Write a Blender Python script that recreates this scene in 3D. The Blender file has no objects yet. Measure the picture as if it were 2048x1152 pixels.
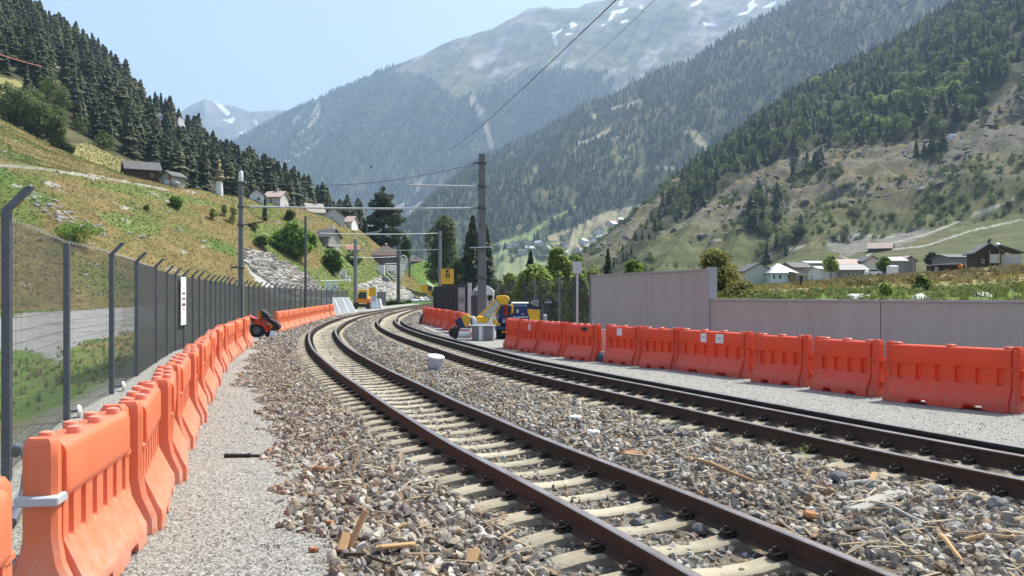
import bpy, math, random
import numpy as np
from mathutils import Vector, Matrix
random.seed(7)
R = math.radians
scene = bpy.context.scene
COL = scene.collection
# ---------------------------------------------------------------- camera, sky, sun, exposure
F, HZ, H = 1800.0, 588.0, 1.85          # focal length and horizon in pixels of a 2048 wide picture, eye height
cam = bpy.data.cameras.new('camera')
cam.sensor_width = 36.0
cam.lens = F / 2048 * 36
cam.shift_y = (HZ - 576) / 2048
cam.clip_start, cam.clip_end = 0.1, 40000
co = bpy.data.objects.new('camera', cam)
co.location = (0, 0, H)
co.rotation_euler = (R(90), 0, 0)
COL.objects.link(co)
scene.camera = co
SUN_EL, SUN_AZ = R(57), math.atan2(0.80, 0.60)
world = bpy.data.worlds.new('World')
scene.world = world
world.use_nodes = True
wn = world.node_tree
wn.nodes.clear()
sky = wn.nodes.new('ShaderNodeTexSky')
sky.sky_type = 'NISHITA'
sky.sun_disc = False
sky.sun_elevation = SUN_EL
sky.sun_rotation = SUN_AZ
sky.altitude = 1400
sky.air_density = 1.0
sky.dust_density = 9.0
sky.ozone_density = 0.2
bg = wn.nodes.new('ShaderNodeBackground')
bg.inputs['Strength'].default_value = 0.145
wo = wn.nodes.new('ShaderNodeOutputWorld')
wn.links.new(sky.outputs[0], bg.inputs['Color'])
wn.links.new(bg.outputs[0], wo.inputs['Surface'])
sl = bpy.data.lights.new('sun', 'SUN')
sl.energy = 4.8
sl.angle = R(0.53)
sl.color = (0.965, 0.975, 0.875)
so = bpy.data.objects.new('sun', sl)
sdir = Vector((math.sin(SUN_AZ) * math.cos(SUN_EL), math.cos(SUN_AZ) * math.cos(SUN_EL), math.sin(SUN_EL)))
so.rotation_euler = sdir.to_track_quat('Z', 'Y').to_euler()
so.location = (30, 30, 60)
COL.objects.link(so)
vs = scene.view_settings
scene.display_settings.display_device = 'sRGB'
vs.view_transform = 'Standard'
vs.look = 'None'
vs.exposure = 1.0
vs.gamma = 1.0
vs.use_curve_mapping = False
cy = scene.cycles
cy.use_denoising = True
try:
    cy.denoiser = 'OPENIMAGEDENOISE'
    cy.denoising_prefilter = 'ACCURATE'
    cy.denoising_input_passes = 'RGB_ALBEDO_NORMAL'
except Exception:
    pass
cy.max_bounces = 6
cy.diffuse_bounces = 3
cy.glossy_bounces = 3
cy.volume_bounces = 1
cy.transparent_max_bounces = 24
cy.caustics_reflective = False
cy.caustics_refractive = False

# ---------------------------------------------------------------- helpers
def at(px, py, Y):
    return Vector(((px - 1024) / F * Y, Y, H + (HZ - py) / F * Y))
def gp(px, py, z=0.0):
    Y = F * (H - z) / (py - HZ)
    return Vector(((px - 1024) / F * Y, Y, z))
def _hash(ix, iy, iz, seed):
    h = (ix.astype(np.int64) * 374761393 + iy.astype(np.int64) * 668265263 + iz.astype(np.int64) * 1274126177 + seed * 974711) & 0xffffffff
    h = ((h ^ (h >> 13)) * 1274126177) & 0xffffffff
    h = ((h ^ (h >> 16)) * 2246822519) & 0xffffffff
    h = h ^ (h >> 15)
    return (h & 0xffff) / 32767.5 - 1.0
def vnoise(P, seed=0):
    i = np.floor(P); f = P - i; f = f * f * (3 - 2 * f); i = i.astype(np.int64)
    r = 0
    for dx in (0, 1):
        wx = f[..., 0] if dx else 1 - f[..., 0]
        for dy in (0, 1):
            wy = f[..., 1] if dy else 1 - f[..., 1]
            for dz in (0, 1):
                wz = f[..., 2] if dz else 1 - f[..., 2]
                r = r + wx * wy * wz * _hash(i[..., 0] + dx, i[..., 1] + dy, i[..., 2] + dz, seed)
    return r
def fbm(P, scale, octv=5, seed=0, gain=0.5, ridge=False):
    P = np.asarray(P, float) / scale
    a, s, t = 1.0, 0.0, 0.0
    for k in range(octv):
        n = vnoise(P + 17.3 * k, seed + k * 31)
        if ridge: n = 1 - 2 * np.abs(n)
        s = s + a * n; t += a; a *= gain; P = P * 2.03
    return s / t
def inpoly(x, y, poly):
    c = np.zeros(np.shape(x), bool)
    n = len(poly)
    for k in range(n):
        x1, y1 = poly[k]; x2, y2 = poly[(k + 1) % n]
        if y1 == y2: continue
        m = ((y1 > y) != (y2 > y)) & (x < (x2 - x1) * (y - y1) / (y2 - y1) + x1)
        c ^= m
    return c
def tag(o, label=None, cat=None, group=None, kind=None):
    if label: o['label'] = label
    if cat: o['category'] = cat
    if group: o['group'] = group
    if kind: o['kind'] = kind
    return o
def thing(name, label, cat, loc=(0, 0, 0), rz=0.0, group=None):
    o = bpy.data.objects.new(name, None)
    o.empty_display_size = 0.2
    COL.objects.link(o)
    o.location = loc
    o.rotation_euler = (0, 0, rz)
    return tag(o, label, cat, group)
def link(o, parent=None):
    COL.objects.link(o)
    if parent is not None: o.parent = parent
    return o
def copy_tree(o, parent=None):
    c = o.copy(); COL.objects.link(c)
    if parent is not None: c.parent = parent
    for ch in list(o.children): copy_tree(ch, c)
    return c

class MB:
    def __init__(s): s.v, s.f, s.mi, s.cur = [], [], [], 0
    def add(s, vs_, fs):
        o = len(s.v)
        s.v += [tuple(v) for v in vs_]
        s.f += [tuple(i + o for i in f) for f in fs]
        s.mi += [s.cur] * len(fs)
        return s
    def box(s, c, d, rz=0.0, rx=0.0, ry=0.0):
        M = Matrix.Translation(c) @ Matrix.Rotation(rz, 4, 'Z') @ Matrix.Rotation(ry, 4, 'Y') @ Matrix.Rotation(rx, 4, 'X')
        vv = [M @ Vector((x * d[0] / 2, y * d[1] / 2, z * d[2] / 2)) for z in (-1, 1) for y in (-1, 1) for x in (-1, 1)]
        return s.add(vv, [(0, 2, 3, 1), (4, 5, 7, 6), (0, 1, 5, 4), (2, 6, 7, 3), (0, 4, 6, 2), (1, 3, 7, 5)])
    def bbox(s, c, d, b=0.02, rz=0.0, rx=0.0, ry=0.0):       # box with chamfered edges
        M = Matrix.Translation(c) @ Matrix.Rotation(rz, 4, 'Z') @ Matrix.Rotation(ry, 4, 'Y') @ Matrix.Rotation(rx, 4, 'X')
        hx, hy, hz = d[0] / 2, d[1] / 2, d[2] / 2
        b = min(b, hx * .9, hy * .9, hz * .9)
        rings = []
        for z, i in ((-hz, b), (-hz + b, 0), (hz - b, 0), (hz, b)):
            x, y = hx - i, hy - i
            rings.append([M @ Vector(p) for p in ((x - b, y, z), (x, y - b, z), (x, -y + b, z), (x - b, -y, z), (-x + b, -y, z), (-x, -y + b, z), (-x, y - b, z), (-x + b, y, z))])
        return s.loft(rings, flip=True)
    def loft(s, rings, closed=True, caps=True, flip=False):
        n = len(rings[0]); vs_, fs = [], []
        for r_ in rings: vs_ += list(r_)
        for k in range(len(rings) - 1):
            for j in range(n if closed else n - 1):
                a, b = k * n + j, k * n + (j + 1) % n
                q = (a, b, b + n, a + n)
                fs.append(q[::-1] if flip else q)
        if caps and closed:
            c0, c1 = tuple(range(n)), tuple(range((len(rings) - 1) * n, len(rings) * n))
            fs.append(c0 if flip else c0[::-1]); fs.append(c1[::-1] if flip else c1)
        return s.add(vs_, fs)
    def tube(s, path, r, n=6, cap=True):
        path = [Vector(p) for p in path]
        rr = r if isinstance(r, (list, tuple)) else [r] * len(path)
        rings = []
        up = Vector((0, 0, 1))
        for k, p in enumerate(path):
            d = (path[min(k + 1, len(path) - 1)] - path[max(k - 1, 0)]).normalized()
            a = d.cross(up if abs(d.z) < .95 else Vector((1, 0, 0))).normalized()
            b = a.cross(d).normalized()
            rings.append([p + (a * math.cos(t) + b * math.sin(t)) * rr[k] for t in [2 * math.pi * j / n for j in range(n)]])
        return s.loft(rings, caps=cap, flip=False)
    def bar(s, p, q, r, r2=None, n=8): return s.tube([p, q], [r, r if r2 is None else r2], n)
    def lathe(s, c, prof, n=12, axis='Z'):
        c = Vector(c); rings = []
        for r_, z in prof:
            ring = []
            for j in range(n):
                t = 2 * math.pi * j / n
                x, y = r_ * math.cos(t), r_ * math.sin(t)
                ring.append(c + (Vector((x, y, z)) if axis == 'Z' else Vector((z, x, y)) if axis == 'X' else Vector((y, z, x))))
            rings.append(ring)
        return s.loft(rings)
    def prism(s, poly, vec):
        n = len(poly); vec = Vector(vec)
        a = [Vector(p) for p in poly]
        nrm = Vector((0, 0, 0))
        for i in range(n):
            nrm += a[i].cross(a[(i + 1) % n])
        b = [p + vec for p in a]
        fl = nrm.dot(vec) < 0
        return s.loft([a, b], flip=fl)
    def sphere(s, c, r, n=12, m=8):
        r = r if isinstance(r, (tuple, list)) else (r, r, r)
        c = Vector(c); rings = []
        for i in range(m + 1):
            t = -math.pi / 2 + math.pi * min(max(i / m, .02), .98)
            rings.append([c + Vector((r[0] * math.cos(t) * math.cos(2 * math.pi * j / n), r[1] * math.cos(t) * math.sin(2 * math.pi * j / n), r[2] * math.sin(t))) for j in range(n)])
        return s.loft(rings)
    def mesh(s, name, mats, smooth=35):
        me = bpy.data.meshes.new(name)
        me.from_pydata(s.v, [], s.f)
        for m in (mats if isinstance(mats, (list, tuple)) else [mats]): me.materials.append(m)
        if any(s.mi): me.polygons.foreach_set('material_index', s.mi)
        if smooth:
            me.polygons.foreach_set('use_smooth', [True] * len(s.f))
            me.set_sharp_from_angle(angle=R(smooth))
        me.update()
        return me
    def build(s, name, mats, parent=None, world=False, smooth=35, kind=None, label=None):
        if world and parent is not None:
            M = (Matrix.Translation(parent.location) @ parent.rotation_euler.to_matrix().to_4x4()).inverted()
            s.v = [tuple(M @ Vector(v)) for v in s.v]
        o = bpy.data.objects.new(name, s.mesh(name, mats, smooth))
        link(o, parent)
        return tag(o, label=label, kind=kind)
def np_mesh(name, V, Fq, mats, smooth=False, colors=None):
    me = bpy.data.meshes.new(name)
    V = np.asarray(V, np.float32); Fq = np.asarray(Fq, np.int32)
    k = Fq.shape[1]
    me.vertices.add(len(V)); me.vertices.foreach_set('co', V.ravel())
    me.loops.add(Fq.size); me.loops.foreach_set('vertex_index', Fq.ravel())
    me.polygons.add(len(Fq))
    me.polygons.foreach_set('loop_start', np.arange(0, Fq.size, k, dtype=np.int32))
    me.polygons.foreach_set('use_smooth', np.full(len(Fq), smooth, dtype=bool))
    for m in (mats if isinstance(mats, (list, tuple)) else [mats]): me.materials.append(m)
    if colors is not None:
        c = np.ones((len(V), 4), np.float32); c[:, :3] = colors
        at_ = me.color_attributes.new('cover', 'FLOAT_COLOR', 'POINT')
        at_.data.foreach_set('color', c.ravel())
    me.update(calc_edges=True)
    me.validate()
    return me

# ---------------------------------------------------------------- materials
def nt(name):
    m = bpy.data.materials.new(name); m.use_nodes = True
    t = m.node_tree; t.nodes.clear()
    out = t.nodes.new('ShaderNodeOutputMaterial')
    b = t.nodes.new('ShaderNodeBsdfPrincipled')
    t.links.new(b.outputs[0], out.inputs['Surface'])
    return m, t, b, out
def N(t, typ, **kw):
    n = t.nodes.new(typ)
    for k, v in kw.items():
        if k in n.inputs: n.inputs[k].default_value = v
        else: setattr(n, k, v)
    return n
def c4(c): return (c[0], c[1], c[2], 1.0)
def mixc(t, fac, a, b, mode='MIX'):
    n = t.nodes.new('ShaderNodeMix'); n.data_type = 'RGBA'; n.blend_type = mode
    for s_, v in ((n.inputs[0], fac), (n.inputs[6], a), (n.inputs[7], b)):
        if hasattr(v, 'is_output'): t.links.new(v, s_)
        elif isinstance(v, (int, float)): s_.default_value = v
        else: s_.default_value = c4(v)
    return n.outputs[2]
def ramp(t, fac, stops, interp='LINEAR'):
    n = t.nodes.new('ShaderNodeValToRGB'); n.color_ramp.interpolation = interp
    el = n.color_ramp.elements
    while len(el) < len(stops): el.new(0.5)
    for e, (p, c) in zip(el, stops):
        e.position = p; e.color = c4(c) if not isinstance(c, (int, float)) else (c, c, c, 1)
    t.links.new(fac, n.inputs[0])
    return n.outputs[0]
def noise(t, scale, detail=5, rough=0.6, coord='Object', vec=None):
    n = N(t, 'ShaderNodeTexNoise'); n.inputs['Scale'].default_value = scale
    n.inputs['Detail'].default_value = detail; n.inputs['Roughness'].default_value = rough
    if vec is None: vec = t.nodes.new('ShaderNodeTexCoord').outputs[coord]
    t.links.new(vec, n.inputs['Vector'])
    return n.outputs['Fac']
def bump(t, b, h, strength=0.3, dist=0.02):
    n = N(t, 'ShaderNodeBump'); n.inputs['Strength'].default_value = strength; n.inputs['Distance'].default_value = dist
    t.links.new(h, n.inputs['Height']); t.links.new(n.outputs[0], b.inputs['Normal'])
def mat(name, c, c2=None, scale=6.0, rough=0.6, metal=0.0, spec=0.4, bmp=0.0, bscale=60.0, bdist=0.01, var=0.0, dirt=None, dscale=3.0, damt=0.5, stretch=None):
    m, t, b, _ = nt(name)
    if c2 is None: c2 = tuple(x * 0.78 for x in c)
    vec = None
    if stretch:
        mp = N(t, 'ShaderNodeMapping'); mp.inputs['Scale'].default_value = stretch
        t.links.new(t.nodes.new('ShaderNodeTexCoord').outputs['Object'], mp.inputs['Vector']); vec = mp.outputs[0]
    f = ramp(t, noise(t, scale, vec=vec), [(0.3, 0.0), (0.7, 1.0)])
    colr = mixc(t, f, c, c2)
    if dirt is not None:
        f2 = ramp(t, noise(t, dscale, 8, 0.7), [(0.5, 0.0), (0.72, damt)])
        colr = mixc(t, f2, colr, dirt)
    if var:
        oi = t.nodes.new('ShaderNodeObjectInfo')
        hsv = t.nodes.new('ShaderNodeHueSaturation')
        mr = N(t, 'ShaderNodeMapRange'); mr.inputs[3].default_value = 1 - var; mr.inputs[4].default_value = 1 + var
        t.links.new(oi.outputs['Random'], mr.inputs[0]); t.links.new(mr.outputs[0], hsv.inputs['Value'])
        t.links.new(colr, hsv.inputs['Color']); colr = hsv.outputs[0]
    t.links.new(colr, b.inputs['Base Color'])
    b.inputs['Roughness'].default_value = rough; b.inputs['Metallic'].default_value = metal
    b.inputs['Specular IOR Level'].default_value = spec
    if bmp: bump(t, b, noise(t, bscale, 6), bmp, bdist)
    return m
def foliage(name, dark, light, scale=1.5, transl=0.35, var=0.25, third=None):
    m, t, b, out = nt(name)
    oi = t.nodes.new('ShaderNodeObjectInfo')
    geo = t.nodes.new('ShaderNodeNewGeometry')
    n1 = noise(t, scale, 4, 0.65, vec=geo.outputs['Position'])
    colr = mixc(t, ramp(t, n1, [(0.32, 0.0), (0.68, 1.0)]), dark, light)
    if third is not None:
        colr = mixc(t, ramp(t, oi.outputs['Random'], [(0.45, 0.0), (0.95, 0.8)]), colr, third)
    pi = geo.outputs['Random Per Island']
    hsv = t.nodes.new('ShaderNodeHueSaturation')
    mr = N(t, 'ShaderNodeMapRange'); mr.inputs[3].default_value = 1 - var; mr.inputs[4].default_value = 1 + var
    t.links.new(pi, mr.inputs[0])
    mr2 = N(t, 'ShaderNodeMapRange'); mr2.inputs[3].default_value = 1 - var * .8; mr2.inputs[4].default_value = 1 + var * .8
    t.links.new(oi.outputs['Random'], mr2.inputs[0])
    mu = N(t, 'ShaderNodeMath', operation='MULTIPLY'); t.links.new(mr.outputs[0], mu.inputs[0]); t.links.new(mr2.outputs[0], mu.inputs[1])
    t.links.new(mu.outputs[0], hsv.inputs['Value']); t.links.new(colr, hsv.inputs['Color'])
    t.links.new(hsv.outputs[0], b.inputs['Base Color'])
    b.inputs['Roughness'].default_value = 0.6; b.inputs['Specular IOR Level'].default_value = 0.25
    tr = N(t, 'ShaderNodeBsdfTranslucent'); t.links.new(mixc(t, 0.5, hsv.outputs[0], light), tr.inputs['Color'])
    mx = N(t, 'ShaderNodeMixShader'); mx.inputs[0].default_value = transl
    t.links.new(b.outputs[0], mx.inputs[1]); t.links.new(tr.outputs[0], mx.inputs[2])
    t.links.new(mx.outputs[0], out.inputs['Surface'])
    return m
def cover_mat(name, nscale, bscale, bmp=0.6, bdist=0.3, amt=0.45, rough=0.95):
    m, t, b, _ = nt(name)
    a = N(t, 'ShaderNodeVertexColor', layer_name='cover')
    f = noise(t, nscale, 8, 0.7)
    hs = t.nodes.new('ShaderNodeHueSaturation')
    mr = N(t, 'ShaderNodeMapRange'); mr.inputs[1].default_value = .3; mr.inputs[2].default_value = .7
    mr.inputs[3].default_value = 1 - amt; mr.inputs[4].default_value = 1 + amt
    t.links.new(f, mr.inputs[0]); t.links.new(mr.outputs[0], hs.inputs['Value']); t.links.new(a.outputs[0], hs.inputs['Color'])
    t.links.new(hs.outputs[0], b.inputs['Base Color'])
    b.inputs['Roughness'].default_value = rough; b.inputs['Specular IOR Level'].default_value = 0.15
    bump(t, b, noise(t, bscale, 8, 0.7), bmp, bdist)
    return m
def stones_mat(name, cols, scale, bdist=0.03, bmp=0.8, fine=None):
    m, t, b, _ = nt(name)
    tc = t.nodes.new('ShaderNodeTexCoord').outputs['Object']
    v = N(t, 'ShaderNodeTexVoronoi'); v.inputs['Scale'].default_value = scale; t.links.new(tc, v.inputs['Vector'])
    sep = t.nodes.new('ShaderNodeSeparateColor'); t.links.new(v.outputs['Color'], sep.inputs[0])
    k = len(cols)
    c = ramp(t, sep.outputs[0], [((i + .0) / k, q) for i, q in enumerate(cols)], 'CONSTANT')
    f = noise(t, 0.9, 6, 0.7)
    c = mixc(t, ramp(t, f, [(0.35, 0.0), (0.7, 0.45)]), c, fine or (0.2, 0.17, 0.14))
    t.links.new(c, b.inputs['Base Color']); b.inputs['Roughness'].default_value = 0.9; b.inputs['Specular IOR Level'].default_value = 0.2
    ad = N(t, 'ShaderNodeMath', operation='MULTIPLY_ADD'); t.links.new(v.outputs['Distance'], ad.inputs[0]); ad.inputs[1].default_value = -1.0
    t.links.new(noise(t, scale * 2.5, 4), ad.inputs[2])
    bump(t, b, ad.outputs[0], bmp, bdist)
    return m
def instance_cols(name, stops, rough=0.85, nscale=30.0, spec=0.25):
    m, t, b, _ = nt(name)
    oi = t.nodes.new('ShaderNodeObjectInfo')
    c = ramp(t, oi.outputs['Random'], stops)
    c = mixc(t, ramp(t, noise(t, nscale, 5), [(0.35, 0.0), (0.75, 0.5)]), c, (0.12, 0.1, 0.085))
    t.links.new(c, b.inputs['Base Color']); b.inputs['Roughness'].default_value = rough; b.inputs['Specular IOR Level'].default_value = spec
    return m

M = {}
M['steel'] = mat('galvanised_steel', (.22, .23, .245), (.16, .17, .18), 9, .5, .4, .5, .1, 80)
M['post'] = mat('grey_painted_post', (.15, .165, .18), (.11, .122, .135), 7, .5, .2, .4)
M['wire'] = mat('fence_wire', (.16, .175, .18), (.10, .11, .115), 30, .5, .4)
M['pole'] = mat('weathered_pole', (.19, .192, .188), (.14, .14, .137), 3, .75, 0, .3, .25, 40, .01, dirt=(.07, .06, .05), damt=.5, stretch=(6, 6, .7))
M['darkpole'] = mat('dark_pole', (.10, .10, .105), (.07, .07, .075), 4, .7)
M['white'] = mat('white_paint', (.78, .78, .76), (.68, .67, .64), 5, .5, dirt=(.4, .36, .3), damt=.35)
M['concrete'] = mat('pale_concrete', (.55, .54, .51), (.44, .43, .40), 2.5, .85, 0, .2, .25, 60, dirt=(.3, .28, .25), damt=.4)
M['black'] = mat('black_rubber', (.018, .018, .019), (.03, .03, .03), 8, .65, 0, .35, .2, 50)
M['yellow'] = mat('yellow_paint', (.80, .46, .02), (.72, .39, .015), 5, .42, dirt=(.25, .18, .08), damt=.35)
M['signyellow'] = mat('yellow_sign', (.70, .38, .015), (.60, .31, .01), 4, .5)
M['blue'] = mat('dark_blue_paint', (.012, .04, .13), (.01, .03, .10), 5, .4, dirt=(.10, .10, .10), damt=.35)
M['redpaint'] = mat('red_paint', (.62, .045, .02), (.5, .03, .015), 5, .35, dirt=(.2, .1, .06), damt=.3)
M['orangepaint'] = mat('orange_paint', (.80, .25, .02), (.70, .19, .012), 5, .4, dirt=(.3, .16, .06), damt=.35)
M['grey'] = mat('grey_metal', (.20, .20, .20), (.15, .15, .15), 5, .55, .2, dirt=(.3, .28, .25), damt=.3)
M['lightgrey'] = mat('light_grey_metal', (.5, .51, .52), (.42, .43, .44), 5, .5, .1)
M['glass'] = mat('dark_glass', (.02, .035, .04), (.03, .06, .065), 2, .08, 0, .6)
M['redlamp'] = mat('red_lamp_lens', (.75, .03, .015), (.6, .02, .01), 6, .3)
M['wood'] = mat('dry_wood', (.42, .27, .14), (.32, .19, .09), 12, .85, 0, .2, .3, 80, stretch=(3, 30, 30), var=.25)
M['oldwood'] = mat('dark_chalet_wood', (.075, .045, .028), (.045, .028, .018), 9, .85, stretch=(1, 1, 12), dirt=(.12, .09, .06), damt=.4)
M['greywood'] = mat('grey_planks', (.42, .39, .35), (.30, .28, .25), 10, .9, var=.2)
M['slate'] = mat('slate_roof', (.11, .105, .105), (.075, .072, .075), 4, .75, bmp=.3, bscale=8, bdist=.05)
M['brownroof'] = mat('brown_roof', (.13, .085, .07), (.09, .06, .05), 5, .8, bmp=.4, bscale=7, bdist=.05)
M['redroof'] = mat('red_tile_roof', (.33, .12, .085), (.24, .09, .07), 4, .8, dirt=(.2, .16, .13), damt=.5)
M['pinkroof'] = mat('faded_red_roof', (.40, .30, .255), (.32, .225, .19), 3, .8, dirt=(.4, .34, .3), damt=.5)
M['metalroof'] = mat('pale_metal_roof', (.42, .44, .47), (.36, .38, .41), 3, .5, .2)
M['plaster'] = mat('cream_plaster', (.55, .52, .45), (.47, .44, .38), 2, .9)
M['whitewash'] = mat('whitewash', (.72, .71, .68), (.6, .59, .56), 2, .9)
M['stonewall'] = mat('grey_stone_wall', (.32, .30, .28), (.2, .19, .18), 3, .9, bmp=.5, bscale=6, bdist=.08)
M['trunk'] = mat('bark', (.10, .075, .055), (.06, .045, .035), 8, .95, bmp=.4, bscale=30)
M['conifer'] = foliage('conifer_needles', (.034, .054, .024), (.070, .090, .032), .12, .35, .4, third=(.088, .092, .033))
M['darkconifer'] = foliage('dark_conifer_needles', (.022, .036, .015), (.055, .066, .025), .8, .3, .4)
M['broad'] = foliage('broadleaf_foliage', (.05, .08, .02), (.125, .16, .042), .3, .45, .4)
M['bright'] = foliage('bright_leaves', (.055, .115, .015), (.19, .29, .05), 1.2, .5, .35)
M['mid'] = foliage('mid_leaves', (.11, .155, .03), (.30, .36, .10), .9, .55, .45)
M['willow'] = foliage('willow_leaves', (.085, .12, .035), (.20, .235, .09), .6, .55, .35)
M['brownleaf'] = foliage('bronze_leaves', (.07, .075, .02), (.21, .195, .05), .9, .5, .45)
M['drygrass'] = foliage('dry_grass_blades', (.145, .112, .036), (.225, .172, .07), .12, .5, .22, third=(.135, .145, .042))
M['greengrass'] = foliage('green_grass_blades', (.062, .09, .021), (.125, .155, .044), .2, .5, .25, third=(.17, .16, .05))
# ---------------------------------------------------------------- terrain
def lerp_row(row, px):
    a = np.array(row, float)
    return np.interp(px, a[:, 0], a[:, 1]), np.interp(px, a[:, 0], a[:, 2])
class Terrain:
    """A hillside lofted between real lines in space (foot, shoulder, ridge, back), displaced by gullies and bumps."""
    def __init__(s, name, rows, ranges, nx, nys, disp, cover, m, kind='structure', label=None):
        u = np.linspace(0, 1, nx)
        L = []
        for row, (a, b) in zip(rows, ranges):
            px = a + (b - a) * u
            py, Y = lerp_row(row, px)
            L.append(np.stack([(px - 1024) / F * Y, Y, H + (HZ - py) / F * Y], 1))
        P, V = [], []
        for k, n in enumerate(nys):
            ts = np.linspace(0, 1, n + 1)[(1 if k else 0):]
            for t in ts:
                P.append((1 - t) * L[k] + t * L[k + 1]); V.append(k + t)
        P = np.array(P); ny = len(P)
        v = np.repeat(np.array(V)[:, None], nx, 1); uu = np.repeat(u[None], ny, 0)
        P = P + disp(P, uu, v)
        s.P, s.u, s.v, s.nx, s.ny = P, uu, v, nx, ny
        s.px = 1024 + F * P[..., 0] / P[..., 1]; s.py = HZ - F * (P[..., 2] - H) / P[..., 1]
        dx = np.gradient(P, axis=1); dy = np.gradient(P, axis=0)
        n = np.cross(dx, dy); n /= np.linalg.norm(n, axis=2, keepdims=True) + 1e-9
        s.n = n * np.sign(n[..., 2:3] + 1e-9)
        colr, s.cls = cover(s)
        idx = np.arange(ny * nx).reshape(ny, nx)
        q = np.stack([idx[:-1, :-1], idx[:-1, 1:], idx[1:, 1:], idx[1:, :-1]], -1).reshape(-1, 4)
        me = np_mesh(name, P.reshape(-1, 3), q, m, True, colr.reshape(-1, 3))
        s.o = link(bpy.data.objects.new(name, me)); tag(s.o, kind=kind, label=label)
        a = np.linalg.norm(np.cross(P[1:, :-1] - P[:-1, :-1], P[:-1, 1:] - P[:-1, :-1]), axis=2)
        s.area = a
    def sample(s, n, rng, mask=None, win=(-160, 2220, -120, 700)):
        w = s.area.copy()
        x, y = s.px[:-1, :-1], s.py[:-1, :-1]
        w *= (x > win[0]) & (x < win[1]) & (y > win[2]) & (y < win[3])
        if mask is not None: w *= mask[:-1, :-1]
        w = w.ravel()
        if w.sum() <= 0: return np.zeros((0, 3)), np.zeros(0, int), np.zeros(0, int)
        k = rng.choice(len(w), n, p=w / w.sum())
        j, i = k // (s.nx - 1), k % (s.nx - 1)
        a, b = rng.random(n)[:, None], rng.random(n)[:, None]
        p = (1 - a) * ((1 - b) * s.P[j, i] + b * s.P[j, i + 1]) + a * ((1 - b) * s.P[j + 1, i] + b * s.P[j + 1, i + 1])
        return p, j, i
    def hit(s, px, py):                                  # the point of this hillside seen at a pixel
        d = (s.px - px) ** 2 + (s.py - py) ** 2
        j, i = np.unravel_index(np.argmin(d), d.shape)
        return Vector(s.P[j, i])
def blend(base, mask, c):
    m = np.clip(mask, 0, 1)[..., None]
    return base * (1 - m) + np.array(c) * m
def sm(x, a, b):
    t = np.clip((x - a) / (b - a), 0, 1)
    return t * t * (3 - 2 * t)
def polyline_d(x, y, pts):
    d = np.full(np.shape(x), 1e9)
    for (x1, y1), (x2, y2) in zip(pts[:-1], pts[1:]):
        dx, dy = x2 - x1, y2 - y1
        t = np.clip(((x - x1) * dx + (y - y1) * dy) / (dx * dx + dy * dy), 0, 1)
        d = np.minimum(d, np.hypot(x - x1 - t * dx, y - y1 - t * dy))
    return d
ROCK, SCREE, SNOW = (.26, .245, .23), (.30, .285, .27), (.86, .87, .9)
FORESTFLOOR, MEADOW, DRY, GREEN, OLIVE = (.03, .04, .02), (.10, .105, .055), (.25, .185, .075), (.115, .17, .04), (.13, .125, .06)
UP = np.array([0.0, -0.55, 0.83])
def streak(s, ku, kv, seed, octv=5, ridge=False):        # noise stretched down the fall line
    return fbm(np.stack([s.u * ku, s.v * kv, s.u * 0], -1), 1.0, octv, seed, .55, ridge)
def warp(s, amp, scale, seed):
    return s.px + amp * fbm(s.P, scale, 4, seed), s.py + amp * fbm(s.P, scale, 4, seed + 9)

# far peak at the end of the valley
def d_a(P, u, v):
    k = np.where(v > 1, 0, 1) * np.clip(v, 0, 1)
    return (fbm(P, 900, 6, 3, .55, True)[..., None] * 120 * np.sin(np.clip(v, 0, 1) * math.pi)[..., None] + 0) * UP + (fbm(P, 250, 3, 5)[..., None] * 14) * UP
def c_a(s):
    c = np.zeros(s.P.shape) + np.array((.20, .20, .17))
    c = blend(c, sm(streak(s, 40, 6, 4), -.1, .4), ROCK)
    wx, wy = warp(s, 5, 150, 8)
    for p in ([(430, 204), (446, 211), (463, 230), (455, 233), (440, 217)], [(446, 241), (472, 235), (468, 246), (455, 245)], [(508, 240), (518, 252), (512, 254)], [(480, 268), (492, 262), (486, 274)], [(395, 246), (402, 243), (398, 252)]):
        c = blend(c, inpoly(wx, wy, p).astype(float), SNOW)
    return c, None
TA = Terrain('far_peak', [
    [(100, 560, 5700), (900, 560, 5700)],
    [(100, 330, 6700), (300, 262, 6700), (365, 221, 6700), (385, 208, 6700), (410, 197, 6700), (425, 203, 6700), (440, 208, 6700), (470, 212, 6700), (500, 223, 6700), (560, 221, 6700), (640, 228, 6700), (900, 300, 6700)],
    [(100, 420, 7600), (900, 420, 7600)]], [(100, 900)] * 3, 240, [90, 8], d_a, c_a, cover_mat('far_rock', .004, .01, .4, 20, .25))

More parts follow.
